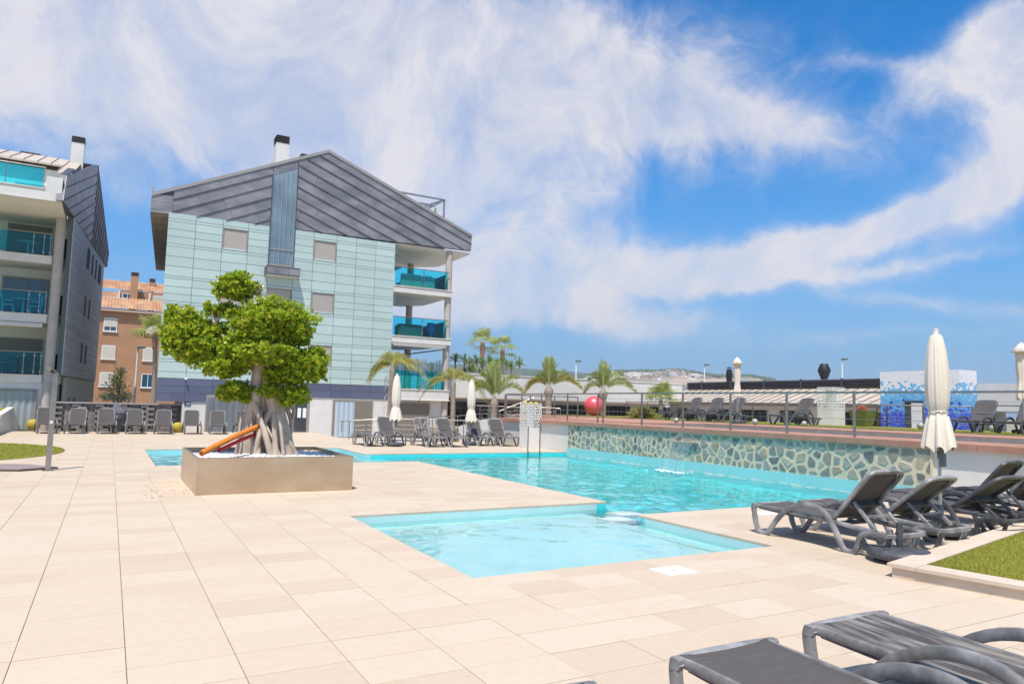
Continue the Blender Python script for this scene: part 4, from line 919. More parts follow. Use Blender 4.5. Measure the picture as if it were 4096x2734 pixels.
for (z, lab, m) in ((5.15, 'white round table between chairs on the middle left balcony', M_CHW), (2.42, 'dark round table on the lowest left balcony', M_CHD), (7.83, 'pale round table on the top left balcony', M_CHW)):
    t = thing('balcony_table', lab, 'table', (-3.75, 39.5, z))
    mb = MB(); mb.lathe([(.42, .72), (.42, .75)], 24, (-3.75, 39.5, z)); mb.build('table_top', m, t)
    mb = MB(); mb.tube([(-3.75, 39.5, z), (-3.75, 39.5, z+.72)], .035, 8); mb.build('pedestal', m, t)
    mb = MB(); mb.lathe([(.25, 0), (.25, .02), (.04, .04)], 16, (-3.75, 39.5, z)); mb.build('foot', m, t)

# ------------------------------------------------------------------ brick house behind
OY = 84.0
brick = thing('brick_house', 'orange brick house with tiled roof seen between the two blocks', 'building', (1, OY, 0))
def brick_mat():
    m = mat('orange_brick', (.52, .27, .145), .85, col2=(.45, .23, .12), nscale=.5, coord='World'); n, l = m.node_tree.nodes, m.node_tree.links; p = n['Principled BSDF']
    g = n.new('ShaderNodeNewGeometry'); sp = n.new('ShaderNodeSeparateXYZ'); l.new(g.outputs['Position'], sp.inputs[0]); c = n.new('ShaderNodeCombineXYZ'); l.new(sp.outputs['X'], c.inputs[0]); l.new(sp.outputs['Z'], c.inputs[1])
    b = n.new('ShaderNodeTexBrick'); b.inputs['Scale'].default_value = 1; b.inputs['Brick Width'].default_value = .25; b.inputs['Row Height'].default_value = .075; b.inputs['Mortar Size'].default_value = .01
    b.inputs['Color1'].default_value = (1,1,1,1); b.inputs['Color2'].default_value = (.86,.86,.86,1); b.inputs['Mortar'].default_value = (.8,.85,.9,1); l.new(c.outputs[0], b.inputs['Vector'])
    mx = n.new('ShaderNodeMix'); mx.data_type = 'RGBA'; mx.blend_type = 'MULTIPLY'; mx.inputs[0].default_value = 1
    src = p.inputs['Base Color'].links[0].from_socket; l.new(src, mx.inputs[6]); l.new(b.outputs['Color'], mx.inputs[7]); l.new(mx.outputs[2], p.inputs['Base Color']); return m
M_BRICK = brick_mat()
mb = MB(); mb.box(-16, 14, OY, 98, -.4, 10.55); mb.build('wall', M_BRICK, brick)
M_RT = mat('clay_tile', (.48, .25, .14), .8, col2=(.60, .40, .24), nscale=1.2, ndetail=6, coord='World', contrast=(.4, .62))
def tiled(y0, z0, y1, z1, x0, x1):
    mb = MB(); wl_ = .30; nseg = 4; nx = int((x1-x0)/wl_*nseg); rows = 12
    for j in range(rows):
        for e in (0, 1):
            f = (j+e)/rows; yy, zz = y0+(y1-y0)*f, z0+(z1-z0)*f+(.05 if e == 0 else .0)
            mb.v += [(x0+(x1-x0)*i/nx, yy, zz+.12*abs(math.sin(math.pi*i/nseg))) for i in range(nx+1)]
        b = j*2*(nx+1)
        for i in range(nx): mb.f.append((b+i, b+i+1, b+nx+2+i, b+nx+1+i)); mb.sm.append(False)
        if j:
            for i in range(nx): mb.f.append((b-nx-1+i, b-nx+i, b+i+1, b+i)); mb.sm.append(False)
    return mb
tiled(OY-.5, 10.45, OY+2.1, 11.9, -16, 14).build('lower_roof', M_RT, brick, fix=False)
tiled(OY+3.2, 12.9, OY+5.6, 14.2, -16, 14).build('upper_roof', M_RT, brick, fix=False)
tiled(OY+2.1, 11.9, OY+3.2, 12.55, -16, .1).build('middle_roof', M_RT, brick, fix=False)
mb = MB(); mb.box(.1, 14, OY+3.2, OY+4, 11.2, 12.95); mb.build('dormer_wall', M_BRICK, brick)
mb = MB(); mb.box(-16, 14, OY-.45, OY, 10.2, 10.44); mb.build('eaves', mat('eaves', (.45, .33, .25), .8), brick)
for x in (.1, 3.0): mb = MB(); mb.box(x, x+.15, OY+1.8, OY+3.2, 11.3, 12.7); mb.build('dormer_cheek', M_WHITE, brick)
M_SHW = mat('cream_shutter', (.62, .57, .48), .7, col2=(.58, .53, .44), nscale=3)
M_WFR = mat('white_frame', (.72, .71, .68), .5)
def bwin(x0, x1, z0, z1, drop, y=OY):
    mb = MB(); mb.box(x0, x1, y-.03, y+.02, z0, z1); w_ = mb.build('window', M_WINGLASS, brick)
    mb = MB()
    for a, b, c, d in ((x0-.05, x0+.05, z0, z1), (x1-.05, x1+.05, z0, z1), (x0+.05, x1-.05, z0, z0+.06), (x0+.05, x1-.05, z1-.05, z1+.04), ((x0+x1)/2-.03, (x0+x1)/2+.03, z0+.06, z1-.05)): mb.box(a, b, y-.07, y-.031, c, d)
    mb.build('window_frame', M_WFR, w_)
    mb = MB(); mb.box(x0-.12, x1+.12, y-.14, y-.0, z0-.1, z0-.002); mb.build('sill', M_WFR, w_)
    if drop > 0: mb = MB(); mb.box(x0+.05, x1-.05, y-.09, y-.071, z1-(z1-z0)*drop, z1-.05); mb.build('shutter', M_SHW, w_)
for x0, dr in ((-.98, (.66, 1, .9)), (2.8, (1, 1, 0)), (6.5, (1, .5, 1)), (-5, (1, .5, 1))):
    for (z0, z1), d_ in zip(((8.15, 9.5), (5.3, 6.67), (2.5, 3.9)), dr): bwin(x0, x0+1.15, z0, z1, d_)
bwin(.5, 1.5, 11.75, 12.6, 0, OY+3.19); bwin(3.5, 4.6, 11.5, 12.6, 1, OY+3.19)
for (x, zt, lab) in ((1.55, 14.9, 'wide brick chimney rising through the tiled roof'), (3.35, 14.75, 'narrow brick chimney at the right of the tiled roof')):
    chimney(lab, x, OY+2.6 if x < 2 else OY+5, 11.0, zt-.45, zt, .72 if x < 2 else .55, .7, M_BRICK)

# ------------------------------------------------------------------ grey block wall with relief
bw = thing('block_wall', 'grey concrete block wall with projecting rounded blocks behind the sling loungers', 'wall', (.5, 36.75, 0))
M_BLOCK = mat('split_block', (.20, .175, .17), .9, col2=(.26, .235, .225), nscale=6, coord='World', bump=.4, bscale=60, objrand=.12)
mb = MB(); mb.box(-2.1, 2.94, 36.68, 36.85, -.3, 1.2); mb.build('wall_core', mat('block_joint', (.10, .09, .085), .95), bw)
mb = MB(); mb.box(-2.12, 2.96, 36.52, 36.9, 1.2, 1.265); mb.build('wall_cap', mat('wall_cap', (.38, .33, .31), .85), bw)
nr = 10; hb = 1.19/nr
def block_me(d, name):
    m_ = MB(); a, h = .215, hb/2-.005; c = .05 if d > .05 else .012
    m_.add([(-a,0,-h),(a,0,-h),(a,0,h),(-a,0,h),(-a+c,-d,-h),(a-c,-d,-h),(a-c,-d,h),(-a+c,-d,h)], [(0,3,2,1),(4,5,6,7),(0,1,5,4),(1,2,6,5),(2,3,7,6),(3,0,4,7)])
    return m_.mesh(name, M_BLOCK)
B_OUT, B_IN = block_me(.13, 'block'), block_me(.035, 'block')
for j in range(nr):
    for i in range(12):
        x = -1.9+i*.445+(.2225 if j % 2 else 0)
        if x > 2.75: continue
        piece('block', B_OUT if (x < 2.15 and (j % 2 == 0) == (i % 2 == 0)) else B_IN, bw, (x, 36.678, .005+hb*(j+.5)))

# ------------------------------------------------------------------ low club building behind the terrace
club = thing('club_building', 'low white club building with beige zinc roof and black louvre screen', 'building', (28, 37, 0))
CY = 37.2
mb = MB(); mb.box(16.75, 34.4, CY, CY+.35, 1.98, 3.32); mb.box(16.75, 34.4, CY+.35, 52, 1.98, 2.6); mb.build('parapet', M_WHITE, club)
mb = MB(); mb.box(16.75, 34.42, CY-.04, CY+.4, 3.321, 3.37); mb.build('parapet_cap', M_BEIGE, club)
mb = MB(); mb.box(16.75, 34.3, CY-.0, CY+2.2, 1.9, 1.979); mb.build('soffit', mat('brown_soffit', (.36, .27, .2), .8), club)
mb = MB(); mb.box(16.75, 36.4, CY+2.0, 51, -.4, 1.899); mb.build('wall', M_WHITE, club)
x = 17.4; rc = random.Random(8)
while x < 33:
    w = 2.9
    mb = MB(); mb.box(x, x+w, CY+1.95, CY+1.998, -.2, 1.72); w_ = mb.build('window', mat('dark_window', (.025, .035, .04), .08, spec=.8), club)
    mb = MB()
    for k in range(9): mb.box(x+k*w/8-.015, x+k*w/8+.015, CY+1.91, CY+1.949, -.2, 1.72)
    mb.box(x, x+w, CY+1.915, CY+1.945, 1.35, 1.39); mb.build('window_frame', mat('grey_frame', (.2, .2, .19), .5), w_)
    x += 3.7
# east wing with pitched metal roof
EX = 33.2
def wing(y0, y1, louvre=True):
    mb = MB(); mb.box(EX+1.3, EX+9, y0, y1, -.4, 2.0); mb.build('wall', M_WHITE, club)
    mb = MB(); mb.box(EX, EX+1.3, y0, y1, 1.93, 2.0); mb.build('soffit', MATS['brown_soffit'], club)
    mb = MB(); mb.box(EX-.03, EX+.05, y0, y1, 2.0, 2.12); mb.build('gutter', mat('gutter', (.12, .11, .12), .5, .3), club)
    y = y0
    while y < y1-.05:
        w = min(.62, y1-y); m_ = MB()
        m_.add([(EX, y+.006, 2.125), (EX, y+w-.006, 2.125), (EX+2.9, y+w-.006, 3.0), (EX+2.9, y+.006, 3.0), (EX, y+.006, 2.06), (EX, y+w-.006, 2.06), (EX+2.9, y+w-.006, 2.94), (EX+2.9, y+.006, 2.94)], [(0,1,2,3),(4,7,6,5),(0,4,5,1),(1,5,6,2),(2,6,7,3),(3,7,4,0)])
        m_.build('roof_sheet', M_RSHEET, club)
        m_ = MB(); m_.beam((EX, y, 2.14), (EX+2.9, y, 3.02), .02, .05); m_.build('roof_seam', MATS['roof_seam'], club); y += .62
    k = 0; y = y0+.7
    while y < y1-2:
        pbox('window', MATS['dark_window'], club, EX+1.26, EX+1.3, y, y+1.9, 0.2, 1.68)
        for q in range(5): pbox('window_bar', MATS['grey_frame'], club, EX+1.23, EX+1.258, y+q*.475-.015, y+q*.475+.015, .2, 1.68)
        y += 2.9
    if louvre:
        y = y0
        while y < y1-.3:
            w = min(2.75, y1-y)
            for j in range(6):
                m_ = MB(); zz = 3.06+j*.085; m_.add([(EX+2.9, y+.06, zz), (EX+2.9, y+w-.01, zz), (EX+2.98, y+w-.01, zz+.07), (EX+2.98, y+.06, zz+.07), (EX+2.92, y+.06, zz-.012), (EX+2.92, y+w-.01, zz-.012), (EX+3.0, y+w-.01, zz+.058), (EX+3.0, y+.06, zz+.058)], [(0,1,2,3),(4,7,6,5),(0,4,5,1),(1,5,6,2),(2,6,7,3),(3,7,4,0)])
                m_.build('louvre_slat', M_LOUV, club)
            pbox('louvre_post', M_LOUV, club, EX+2.87, EX+3.0, y-.04, y+.05, 3.0, 3.6); y += 2.75
        pbox('louvre_back', mat('louvre_back', (.015, .015, .017), .9), club, EX+3.05, EX+3.1, y0, y1, 2.9, 3.56)
wing(20.6, 38.6); wing(5.0, 15.1)
mb = MB(); mb.box(EX+4.5, EX+9, 14.0, 22, 1.9, 3.25); mb.build('rear_wall', M_WHITE, club)
mb = MB(); mb.box(EX+.9, EX+1.2, 5, 13.0, 3.0, 3.05); mb.build('ridge_cap', M_BEIGE, club)
chimney('black louvred vent on the club roof at the right edge', EX+4.0, 13.1, 3.0, 3.0, 3.6, 1.6, 1.6, M_ZSEAM)
def cowl(label, x, y, prof, m):
    t = thing('flue', label, 'flue', (x, y, 2.9)); mb = MB(); mb.lathe(prof, 18, (x, y, 0)); mb.build('flue_pipe', m, t); return t
M_BLACK = mat('black_metal', (.025, .024, .026), .5, .3)
def fpos(px, py, d): return Vector((0, 0, CAM_H))+(CF+CR*(px-2048)/FPX+CU*(1367-py)/FPX)*d
q = fpos(2917, 1520, 48); k = 48/FPX
t = cowl('black bulging flue with little hat on the club roof', q.x, q.y, [(11*k, 2.6), (11*k, q.z+6*k), (13*k, q.z+16*k), (13*k, q.z+28*k), (10*k, q.z+40*k), (9*k, q.z+43*k)], M_BLACK)
mb = MB(); mb.lathe([(16*k, q.z+48*k), (10*k, q.z+50*k), (2*k, q.z+53*k)], 18, (q.x, q.y, 0)); mb.build('flue_hat', M_BLACK, t)
for a in range(4): mb = MB(); c_, s_ = math.cos(a*1.57+.4), math.sin(a*1.57+.4); mb.tube([(q.x+8*k*c_, q.y+8*k*s_, q.z+42*k), (q.x+10*k*c_, q.y+10*k*s_, q.z+49*k)], .012, 5); mb.build('hat_stay', M_BLACK, t)
q = fpos(3297, 1514, 46); k = 46/FPX
cowl('black double-cone flue on the club roof left of the blue block', q.x, q.y, [(13*k, 2.6), (13*k, q.z), (25*k, q.z+32*k), (25*k, q.z+34*k), (15*k, q.z+58*k), (14*k, q.z+60*k)], M_BLACK)

# ------------------------------------------------------------------ sun loungers
def worn(name, col, col2, rough, nscale, stretch=None, contrast=(.4, .7), bump=.1):
    return mat(name, col, rough, col2=col2, nscale=nscale, ndetail=6, stretch=stretch, contrast=contrast, bump=bump, bscale=80)
M_RESIN = worn('weathered_resin', (.14, .136, .135), (.40, .39, .385), .5, 4)
M_RESIND = worn('dark_resin', (.05, .05, .054), (.13, .13, .14), .5, 4)
def sling_mat(name, col, col2, streak=(1.2, 14, 1), contrast=(.5, .72)):
    m = mat(name, col, .8, col2=col2, nscale=5, ndetail=7, stretch=streak, contrast=contrast); n, l = m.node_tree.nodes, m.node_tree.links; p = n['Principled BSDF']
    t = n.new('ShaderNodeTexCoord'); w = n.new('ShaderNodeTexWave'); w.inputs['Scale'].default_value = 110; w.bands_direction = 'X'; l.new(t.outputs['Object'], w.inputs['Vector'])
    w2 = n.new('ShaderNodeTexWave'); w2.inputs['Scale'].default_value = 110; w2.bands_direction = 'Y'; l.new(t.outputs['Object'], w2.inputs['Vector'])
    a = n.new('ShaderNodeMath'); a.operation = 'ADD'; l.new(w.outputs['Fac'], a.inputs[0]); l.new(w2.outputs['Fac'], a.inputs[1])
    b = n.new('ShaderNodeBump'); b.inputs['Strength'].default_value = .35; b.inputs['Distance'].default_value = .002; l.new(a.outputs[0], b.inputs['Height']); l.new(b.outputs[0], p.inputs['Normal']); return m
M_SLING = sling_mat('grey_sling', (.085, .074, .071), (.11, .098, .094))
M_SLINGW = sling_mat('bleached_sling', (.065, .056, .055), (.30, .275, .25), (4, .5, 1), (.42, .66))
SX = .335
def arm_profile():
    pts = [(.945,.362),(.957,.335),(.957,.30),(.95,.25),(.925,.13),(.88,.04),(.83,.018),(.76,.022),(.70,.06),(.61,.18),(.46,.335),(.27,.435),(.06,.468),(-.12,.425),(-.255,.29),(-.365,.09),(-.41,.03),(-.46,.018),(-.53,.022),(-.575,.07),(-.605,.17),(-.655,.24),(-.74,.262),(-.86,.264),(-.94,.262)]
    return smooth([(0, y, z) for y, z in pts], 3)
def make_lounger(angle, seatm, backm, resin=None, flat_leg=False):
    resin = resin or M_RESIN
    t = thing('sun_lounger', '', 'sun lounger')
    prof = arm_profile(); n = len(prof)
    for s in (-1, 1):
        ws = [.046 for i in range(n)]; ts = []
        for i, p in enumerate(prof): ts.append(.062 if p.z < .1 else (.068 if p.y > .82 else (.05+.016*max(0, math.cos(p.y*1.6)) if p.y > -.6 else .062)))
        mb = MB(); mb.sweep([(s*SX, p.y, p.z) for p in prof], ws, ts); mb.build('side_frame', resin, t)
        mb = MB(); mb.sweep(smooth([(s*.30, .95, .352), (s*.30, .5, .345), (s*.30, 0, .33), (s*.30, -.24, .318), (s*.30, -.8, .285)], 3), .03, .05); mb.build('seat_rail', resin, t)
    # sling seat, rolled over the foot bar
    mb = MB(); path = [(.90,.325),(.955,.325),(.985,.345),(.985,.372),(.955,.384)]+[(.9-.1*k, .380-.012*math.sin(math.pi*k/11)-.002*k) for k in range(12)]
    xs = [-.305, -.302, -.29, -.2, -.1, 0, .1, .2, .29, .302, .305]
    for i_, (y, z) in enumerate(path): mb.v += [(x, y, z-.012*(1-(x/.305)**2)-((.062 if abs(x) > .303 else .012) if abs(x) > .3 and i_ > 4 else 0)) for x in xs]
    for i in range(len(path)-1):
        for k in range(10): b = i*11+k; mb.f.append((b, b+1, b+12, b+11)); mb.sm.append(True)
    mb.build('seat_sling', seatm, t)
    mb = MB(); mb.sweep([(x, .972-.02*(abs(x)/.33)**4, .352) for x in (-.36,-.25,-.12,0,.12,.25,.36)], .055, .055, (0,0,1)); mb.build('foot_bar', resin, t)
    mb = MB(); mb.sweep(smooth([(-SX,-.80,.262),(-SX+.01,-.90,.262),(-SX+.10,-.965,.262),(0,-.975,.262),(SX-.10,-.965,.262),(SX-.01,-.90,.262),(SX,-.80,.262)], 3), .05, .05, (0,0,1)); mb.build('rear_bar', resin, t)
    mb = MB(); mb.box(-.31, .31, -.24, -.18, .27, .31); mb.build('cross_bar', M_RESIND, t); mb = MB(); mb.box(-.31, .31, .30, .36, .31, .335); mb.build('cross_bar', M_RESIND, t)
    for s in (-1, 1):    # inner legs at the rear
        mb = MB(); mb.sweep(smooth([(s*.25,-.58,.25),(s*.25,-.62,.12),(s*.25,-.70,.02),(s*.25,-.82,.02),(s*.25,-.88,.12),(s*.25,-.93,.25)], 3), .05, .04); mb.build('rear_leg', resin, t)
    # backrest
    a = R(angle); L = .80; H = Vector((0, -.22, .335)); u = Vector((0, -math.cos(a), math.sin(a))); nv = Vector((0, math.sin(a), math.cos(a)))
    P = lambda x, d, h: tuple(H+u*d+nv*h+Vector((x, 0, 0)))
    fr = smooth([(-.285,0),(-.295,.3),(-.295,.68),(-.27,.765),(-.19,.80),(0,.805),(.19,.80),(.27,.765),(.295,.68),(.295,.3),(.285,0)], 3)
    pts = [Vector(P(p[0], p[1], 0)) for p in [(q.x, q.y) for q in [Vector((c[0], c[1])) if not isinstance(c, Vector) else c for c in fr]]]
    mb = MB(); mb.sweep(pts, .045, .05, tuple(nv)); mb.build('back_frame', resin, t)
    mb = MB(); rows = 9
    for i in range(rows):
        d = .0+.78*i/(rows-1); wd = .285 if d < .68 else .285-.6*(d-.68)
        mb.v += [P(x*wd/.285, d, .022-.03*(1-(x/.285)**2)*math.sin(math.pi*i/(rows-1))) for x in (-.285,-.19,-.095,0,.095,.19,.285)]
    for i in range(rows-1):
        for k in range(6): b = i*7+k; mb.f.append((b, b+1, b+8, b+7)); mb.sm.append(True)
    mb.build('back_sling', backm, t)
    mb = MB(); mb.beam(P(-.27, .30, -.03), P(.27, .30, -.03), .03, .08, tuple(nv)); mb.build('back_brace', M_RESIND, t)
    if angle > 8:
        for s in (-1, 1):
            q = P(s*.22, .34, -.03); mb = MB(); mb.beam(q, (s*.22, max(q[1]-.28, -.9), .27), .03, .04, (1,0,0)); mb.build('prop', resin, t)
        mb = MB(); q = P(0, .34, -.03); mb.beam((-.22, q[1]-.13, (q[2]+.27)/2), (.22, q[1]-.13, (q[2]+.27)/2), .025, .03); mb.build('prop_bar', resin, t)
    for x in (-.12, -.04, .04, .12):
        mb = MB(); c = Vector(P(x, .745, -.03)); mb.beam(c-nv*.012, c+nv*.0, .014, .014); mb.build('hook', M_STEEL, t)
    return t
PROTO = {}
def lounger(label, x, y, z=0, rot=0, angle=52, seat=None, back=None, resin=None, group='moulded sun loungers'):
    key = (angle, (seat or M_SLING).name, (back or M_SLING).name, (resin or M_RESIN).name)
    if key not in PROTO: t = PROTO[key] = make_lounger(angle, seat or M_SLING, back or M_SLING, resin)
    else: t = dup(PROTO[key])
    t.location = (x, y, z); t.rotation_euler = (0, 0, R(rot)); t['label'] = label; t['group'] = group; return t
# foreground
lounger('bleached grey lounger with streaked seat in the right foreground corner', 3.92, 1.87, 0, 0, 40, M_SLINGW)
lounger('plain taupe lounger at the bottom edge left of the streaked one', 2.85, 1.80, 0, 0, 40)
lounger('lounger whose foot end barely shows at the bottom edge of the picture', 1.60, 1.72, 0, 0, 40)
# by the pool on the right
lounger('weathered grey lounger beside the loose parasol base on the right deck', 7.86, 5.83, 0, -2, 49, resin=M_RESIN)
lounger('second grey lounger from the pool steps, left of the near parasol pole', 8.82, 5.85, 0, 1, 40)
lounger('dark lounger with low back just right of the near parasol', 10.55, 5.95, 0, -3, 36, resin=M_RESIND)
lounger('dark lounger with high back at the right edge by the white wall', 11.55, 6.3, 0, 2, 50, resin=M_RESIND)
lounger('rearmost lounger before the white wall, mostly behind the others', 12.6, 6.3, 0, 0, 50)
# back row by the house
for (x, y, an, lab, bk) in ((8.40,25.75,2,'flat lounger at the left end of the row by the ramp railing',None),(9.4,26.2,58,'raised lounger right behind the first closed parasol at the pool head',None),
        (10.5,25.15,58,'lounger with bleached white streaks on its back in the far row',M_SLINGW),(11.38,25.05,58,'lounger with a clear patch on its back, fourth in the far row',None),
        (12.88,25.6,58,'lounger right of the second closed parasol in the far row',None),(13.78,25.35,58,'last lounger of the far row against the white pilaster',None)):
    lounger(lab, x, y, 0, 180+rnd.uniform(-3, 3), an, None, bk, None, 'loungers in the far row')
# on the terrace
for (x, y, an, lab) in ((22.3,23.85,56,'first lounger on the terrace lawn beside the fan palm'),(22.3,22.55,56,'second lounger on the terrace lawn, before the silver ball'),(22.3,21.35,56,'third lounger on the terrace lawn behind the closed parasol'),
        (22.4,18.15,56,'single dark lounger on the terrace lawn left of the green pot'),(23.3,12.2,54,'terrace lounger in front of the blue mosaic block'),(23.6,11.05,54,'terrace lounger at the far right edge beside the lattice')):
    lounger(lab, x, y, TZ+.04, 90+rnd.uniform(-4, 4), an, None, None, M_RESIND, 'loungers on the terrace lawn')
# sling loungers of another make along the block wall
def make_sling():
    t = thing('sling_lounger', '', 'sun lounger')
    for s in (-1, 1):
        mb = MB(); mb.sweep(smooth([(s*.32,.93,0),(s*.32,.95,.2),(s*.31,.94,.36),(s*.30,.88,.395),(s*.30,.6,.40),(s*.30,0,.385),(s*.30,-.3,.37),(s*.31,-.6,.3),(s*.33,-.68,.14),(s*.33,-.72,0)], 3), .045, .04); mb.build('side_rail', M_RESIND, t)
        mb = MB(); mb.sweep(smooth([(s*.34,.62,0),(s*.345,.60,.25),(s*.345,.5,.44),(s*.345,.3,.52),(s*.345,.08,.5),(s*.34,-.02,.38)], 3), .04, .045); mb.build('armrest', M_RESIN, t)
        mb = MB(); mb.sweep([(s*.3,-.9,0),(s*.3,-.86,.2),(s*.3,-.8,.34)], .04, .04); mb.build('leg', M_RESIND, t)
    mb = MB(); path = [(.90,.37),(.95,.385),(.95,.41),(.9,.418)]+[(.8-.11*k, .415-.012*math.sin(k*.3)) for k in range(10)]
    for y, z in path: mb.v += [(x, y, z-.01*(1-(x/.29)**2)) for x in (-.29,-.15,0,.15,.29)]
    for i in range(len(path)-1):
        for k in range(4): b = i*5+k; mb.f.append((b,b+1,b+6,b+5)); mb.sm.append(True)
    mb.build('seat_sling', M_SLING, t)
    a = R(66); H = Vector((0,-.2,.40)); u = Vector((0,-math.cos(a),math.sin(a))); nv = Vector((0,math.sin(a),math.cos(a)))
    P = lambda x,d,h: tuple(H+u*d+nv*h+Vector((x,0,0)))
    mb = MB(); mb.sweep([P(q.x,q.y,0) for q in smooth([(-.29,0,0),(-.30,.5,0),(-.27,.62,0),(-.2,.66,0),(0,.665,0),(.2,.66,0),(.27,.62,0),(.30,.5,0),(.29,0,0)],3)], .035, .04, tuple(nv)); mb.build('back_frame', M_RESIN, t)
    mb = MB()
    for i in range(7):
        d = .65*i/6; w = 1 if d < .5 else 1-.9*(d-.5)
        mb.v += [P(x*w,d,.02-.02*(1-(x/.29)**2)) for x in (-.285,-.14,0,.14,.285)]
    for i in range(6):
        for k in range(4): b = i*5+k; mb.f.append((b,b+1,b+6,b+5)); mb.sm.append(True)
    mb.build('back_sling', M_SLING, t); return t
sl0 = None
NAMES = ['first', 'second', 'third', 'fourth', 'fifth', 'sixth', 'seventh', 'eighth']
EXTRA = ['behind the steel shower post', 'before the block wall', 'just left of the stone head', 'just right of the stone head', 'beside a golden cactus', 'below the blue sign', 'before the grey blind', 'half hidden by the fig roots']
for i, x in enumerate((-2.2, -1.12, -.05, 1.02, 2.12, 3.26, 4.32, 5.45)):
    if sl0 is None: sl0 = o = make_sling()
    else: o = dup(sl0)
    o.location = (x, 34.95-.05*i, 0); o.rotation_euler = (0, 0, R(180+rnd.uniform(-4, 4)+(8 if i == 0 else 0)-(6 if i == 6 else 0)))
    o['label'] = f'{NAMES[i]} sling lounger from the left along the wall, {EXTRA[i]}'; o['group'] = 'sling loungers along the wall'

# ------------------------------------------------------------------ closed parasols
M_CANVAS = mat('cream_canvas', (.74, .67, .57), .9, col2=(.70, .63, .52), nscale=3, stretch=(1, 1, .4), bump=.1, bscale=90)
M_POLE = mat('aluminium_pole', (.55, .54, .53), .35, .8)
M_BASE = worn('parasol_base', (.045, .046, .055), (.10, .10, .115), .55, 7)
def parasol_base(t, x, y, z, r=.32, parts=True):
    mb = MB(); mb.lathe([(r*.96, .05), (r, .075), (r, .11), (r*.9, .135), (r*.35, .15), (.05, .155)], 28, (x, y, z)); mb.build('base_disc', M_BASE, t)
    for k in range(4):
        a = k*math.pi/2+.6; cx, cy = x+r*.82*math.cos(a), y+r*.82*math.sin(a)
        mb = MB(); mb.tube([(cx-.014*math.sin(a), cy+.014*math.cos(a), z+.026), (cx+.014*math.sin(a), cy-.014*math.cos(a), z+.026)], .026, 12); mb.box(cx-.012, cx+.012, cy-.012, cy+.012, z+.04, z+.07); mb.build('caster', mat('caster', (.35, .33, .3), .5), t)
    mb = MB(); mb.tube([(x, y, z+.15), (x, y, z+.42)], .034, 14); mb.build('base_tube', M_BASE, t)
def parasol(label, x, y, z, top, tie, hem, r, seed, tent=False):
    t = thing('closed_parasol', label, 'parasol', (x, y, z), 'closed parasols'); rr = random.Random(seed)
    parasol_base(t, x, y, z)
    mb = MB(); mb.tube([(x, y, z+.2), (x, y, z+tie)], .021, 12); mb.build('pole', M_POLE, t)
    n = 96; lob = 8; ph = rr.uniform(0, 6)
    zs = []; rs_ = []
    if tent:
        prof = [(1,.10),(.985,.2),(.84,.80),(.83,.74),(.82,.46),(.7,.46),(.55,.48),(.33,.38),(.25,.42),(.12,.52),(0,.56)]
    else:
        prof = [(1,.34),(.985,.40),(.95,.48),(.86,.62),(.74,.73),(.6,.80),(.5,.81),(.40,.77),(.335,.68),(.31,.60),(.29,.60),(.265,.70),(.2,.86),(.12,1.0),(.05,1.14),(0,1.2)]
    zt = top-.09
    mb = MB()
    folds_ = [rr.uniform(.5, 1) for _ in range(lob)]
    for i, (f, w) in enumerate(prof):
        zz = hem+(zt-hem)*f
        for k in range(n):
            a = 2*math.pi*k/n; lb = (a/(2*math.pi)*lob+ph) % lob; fl = abs(math.sin(math.pi*(lb % 1)))
            amp = .06+.10*(1-f) if f > .32 else .16+.14*(1-f/.32)
            fine = .03*math.sin(a*19+ph*3+2*f)+.022*math.sin(a*31+f*5)
            rad = r*w*(1-amp+amp*1.25*fl*folds_[int(lb)]+fine)
            dz = 0
            if f < .06: dz = -.07*(1-fl)*(.5+folds_[int(lb)])
            mb.v.append((x+rad*math.cos(a), y+rad*math.sin(a), z+zz+dz))
    for i in range(len(prof)-1):
        for k in range(n): mb.f.append((i*n+k, i*n+(k+1)%n, (i+1)*n+(k+1)%n, (i+1)*n+k)); mb.sm.append(True)
    mb.add(mb.v[:n], [tuple(range(n))]); mb.build('canopy', M_CANVAS, t)
    mb = MB(); fk = .35 if tent else 1; mb.lathe([(r*.36*fk, zt-.005), (r*.2*fk, zt+.012), (r*.2*fk, top-.02-.04*tent), (r*.16*fk, top-.04*tent)], 14, (x, y, z)); mb.build('finial', mat('finial', (.5, .48, .45), .5), t)
    if not tent:
        zz = hem+(zt-hem)*.30; mb = MB(); mb.tube([(x+r*.63*math.cos(q), y+r*.63*math.sin(q), z+zz+.015*math.sin(q*2)) for q in [2*math.pi*k/24 for k in range(25)]], .008, 5, caps=False); mb.build('tie_strap', M_CANVAS, t)
        mb = MB(); mb.cbox((x+.02, y-.03, z+hem-.12), (.09, .07, .3), .015); mb.tube([(x-.05, y-.03, z+hem-.10), (x-.1, y-.04, z+hem-.06), (x-.1, y-.04, z+hem-.16)], .012, 6); mb.build('crank', mat('crank_grey', (.2, .19, .18), .5), t)
    else:
        mb = MB(); mb.box(x+.01, x+.10, y-.02, y-.012, z+hem-.28, z+hem-.02); mb.build('pennant', mat('label_white', (.6, .65, .7), .7), t)
    return t
parasol('near cream parasol, closed, standing among the right loungers', 9.75, 5.6, 0, 2.78, 1.9, 1.19, .185, 1)
parasol('closed cream parasol behind the flat lounger at the pool head', 9.16, 24.93, 0, 2.66, 1.5, .98, .205, 2)
parasol('closed cream parasol between the streaked loungers and the pilaster', 12.38, 25.25, 0, 2.6, 1.5, .95, .205, 3)
parasol('closed white parasol with tented top on the terrace lawn', 20.96, 19.64, TZ+.03, 2.62, 1.4, 1.06, .27, 4, True)
parasol('closed white parasol cut by the right edge on the terrace', 23.2, 10.85, TZ+.04, 2.75, 1.4, 1.06, .34, 5, True)
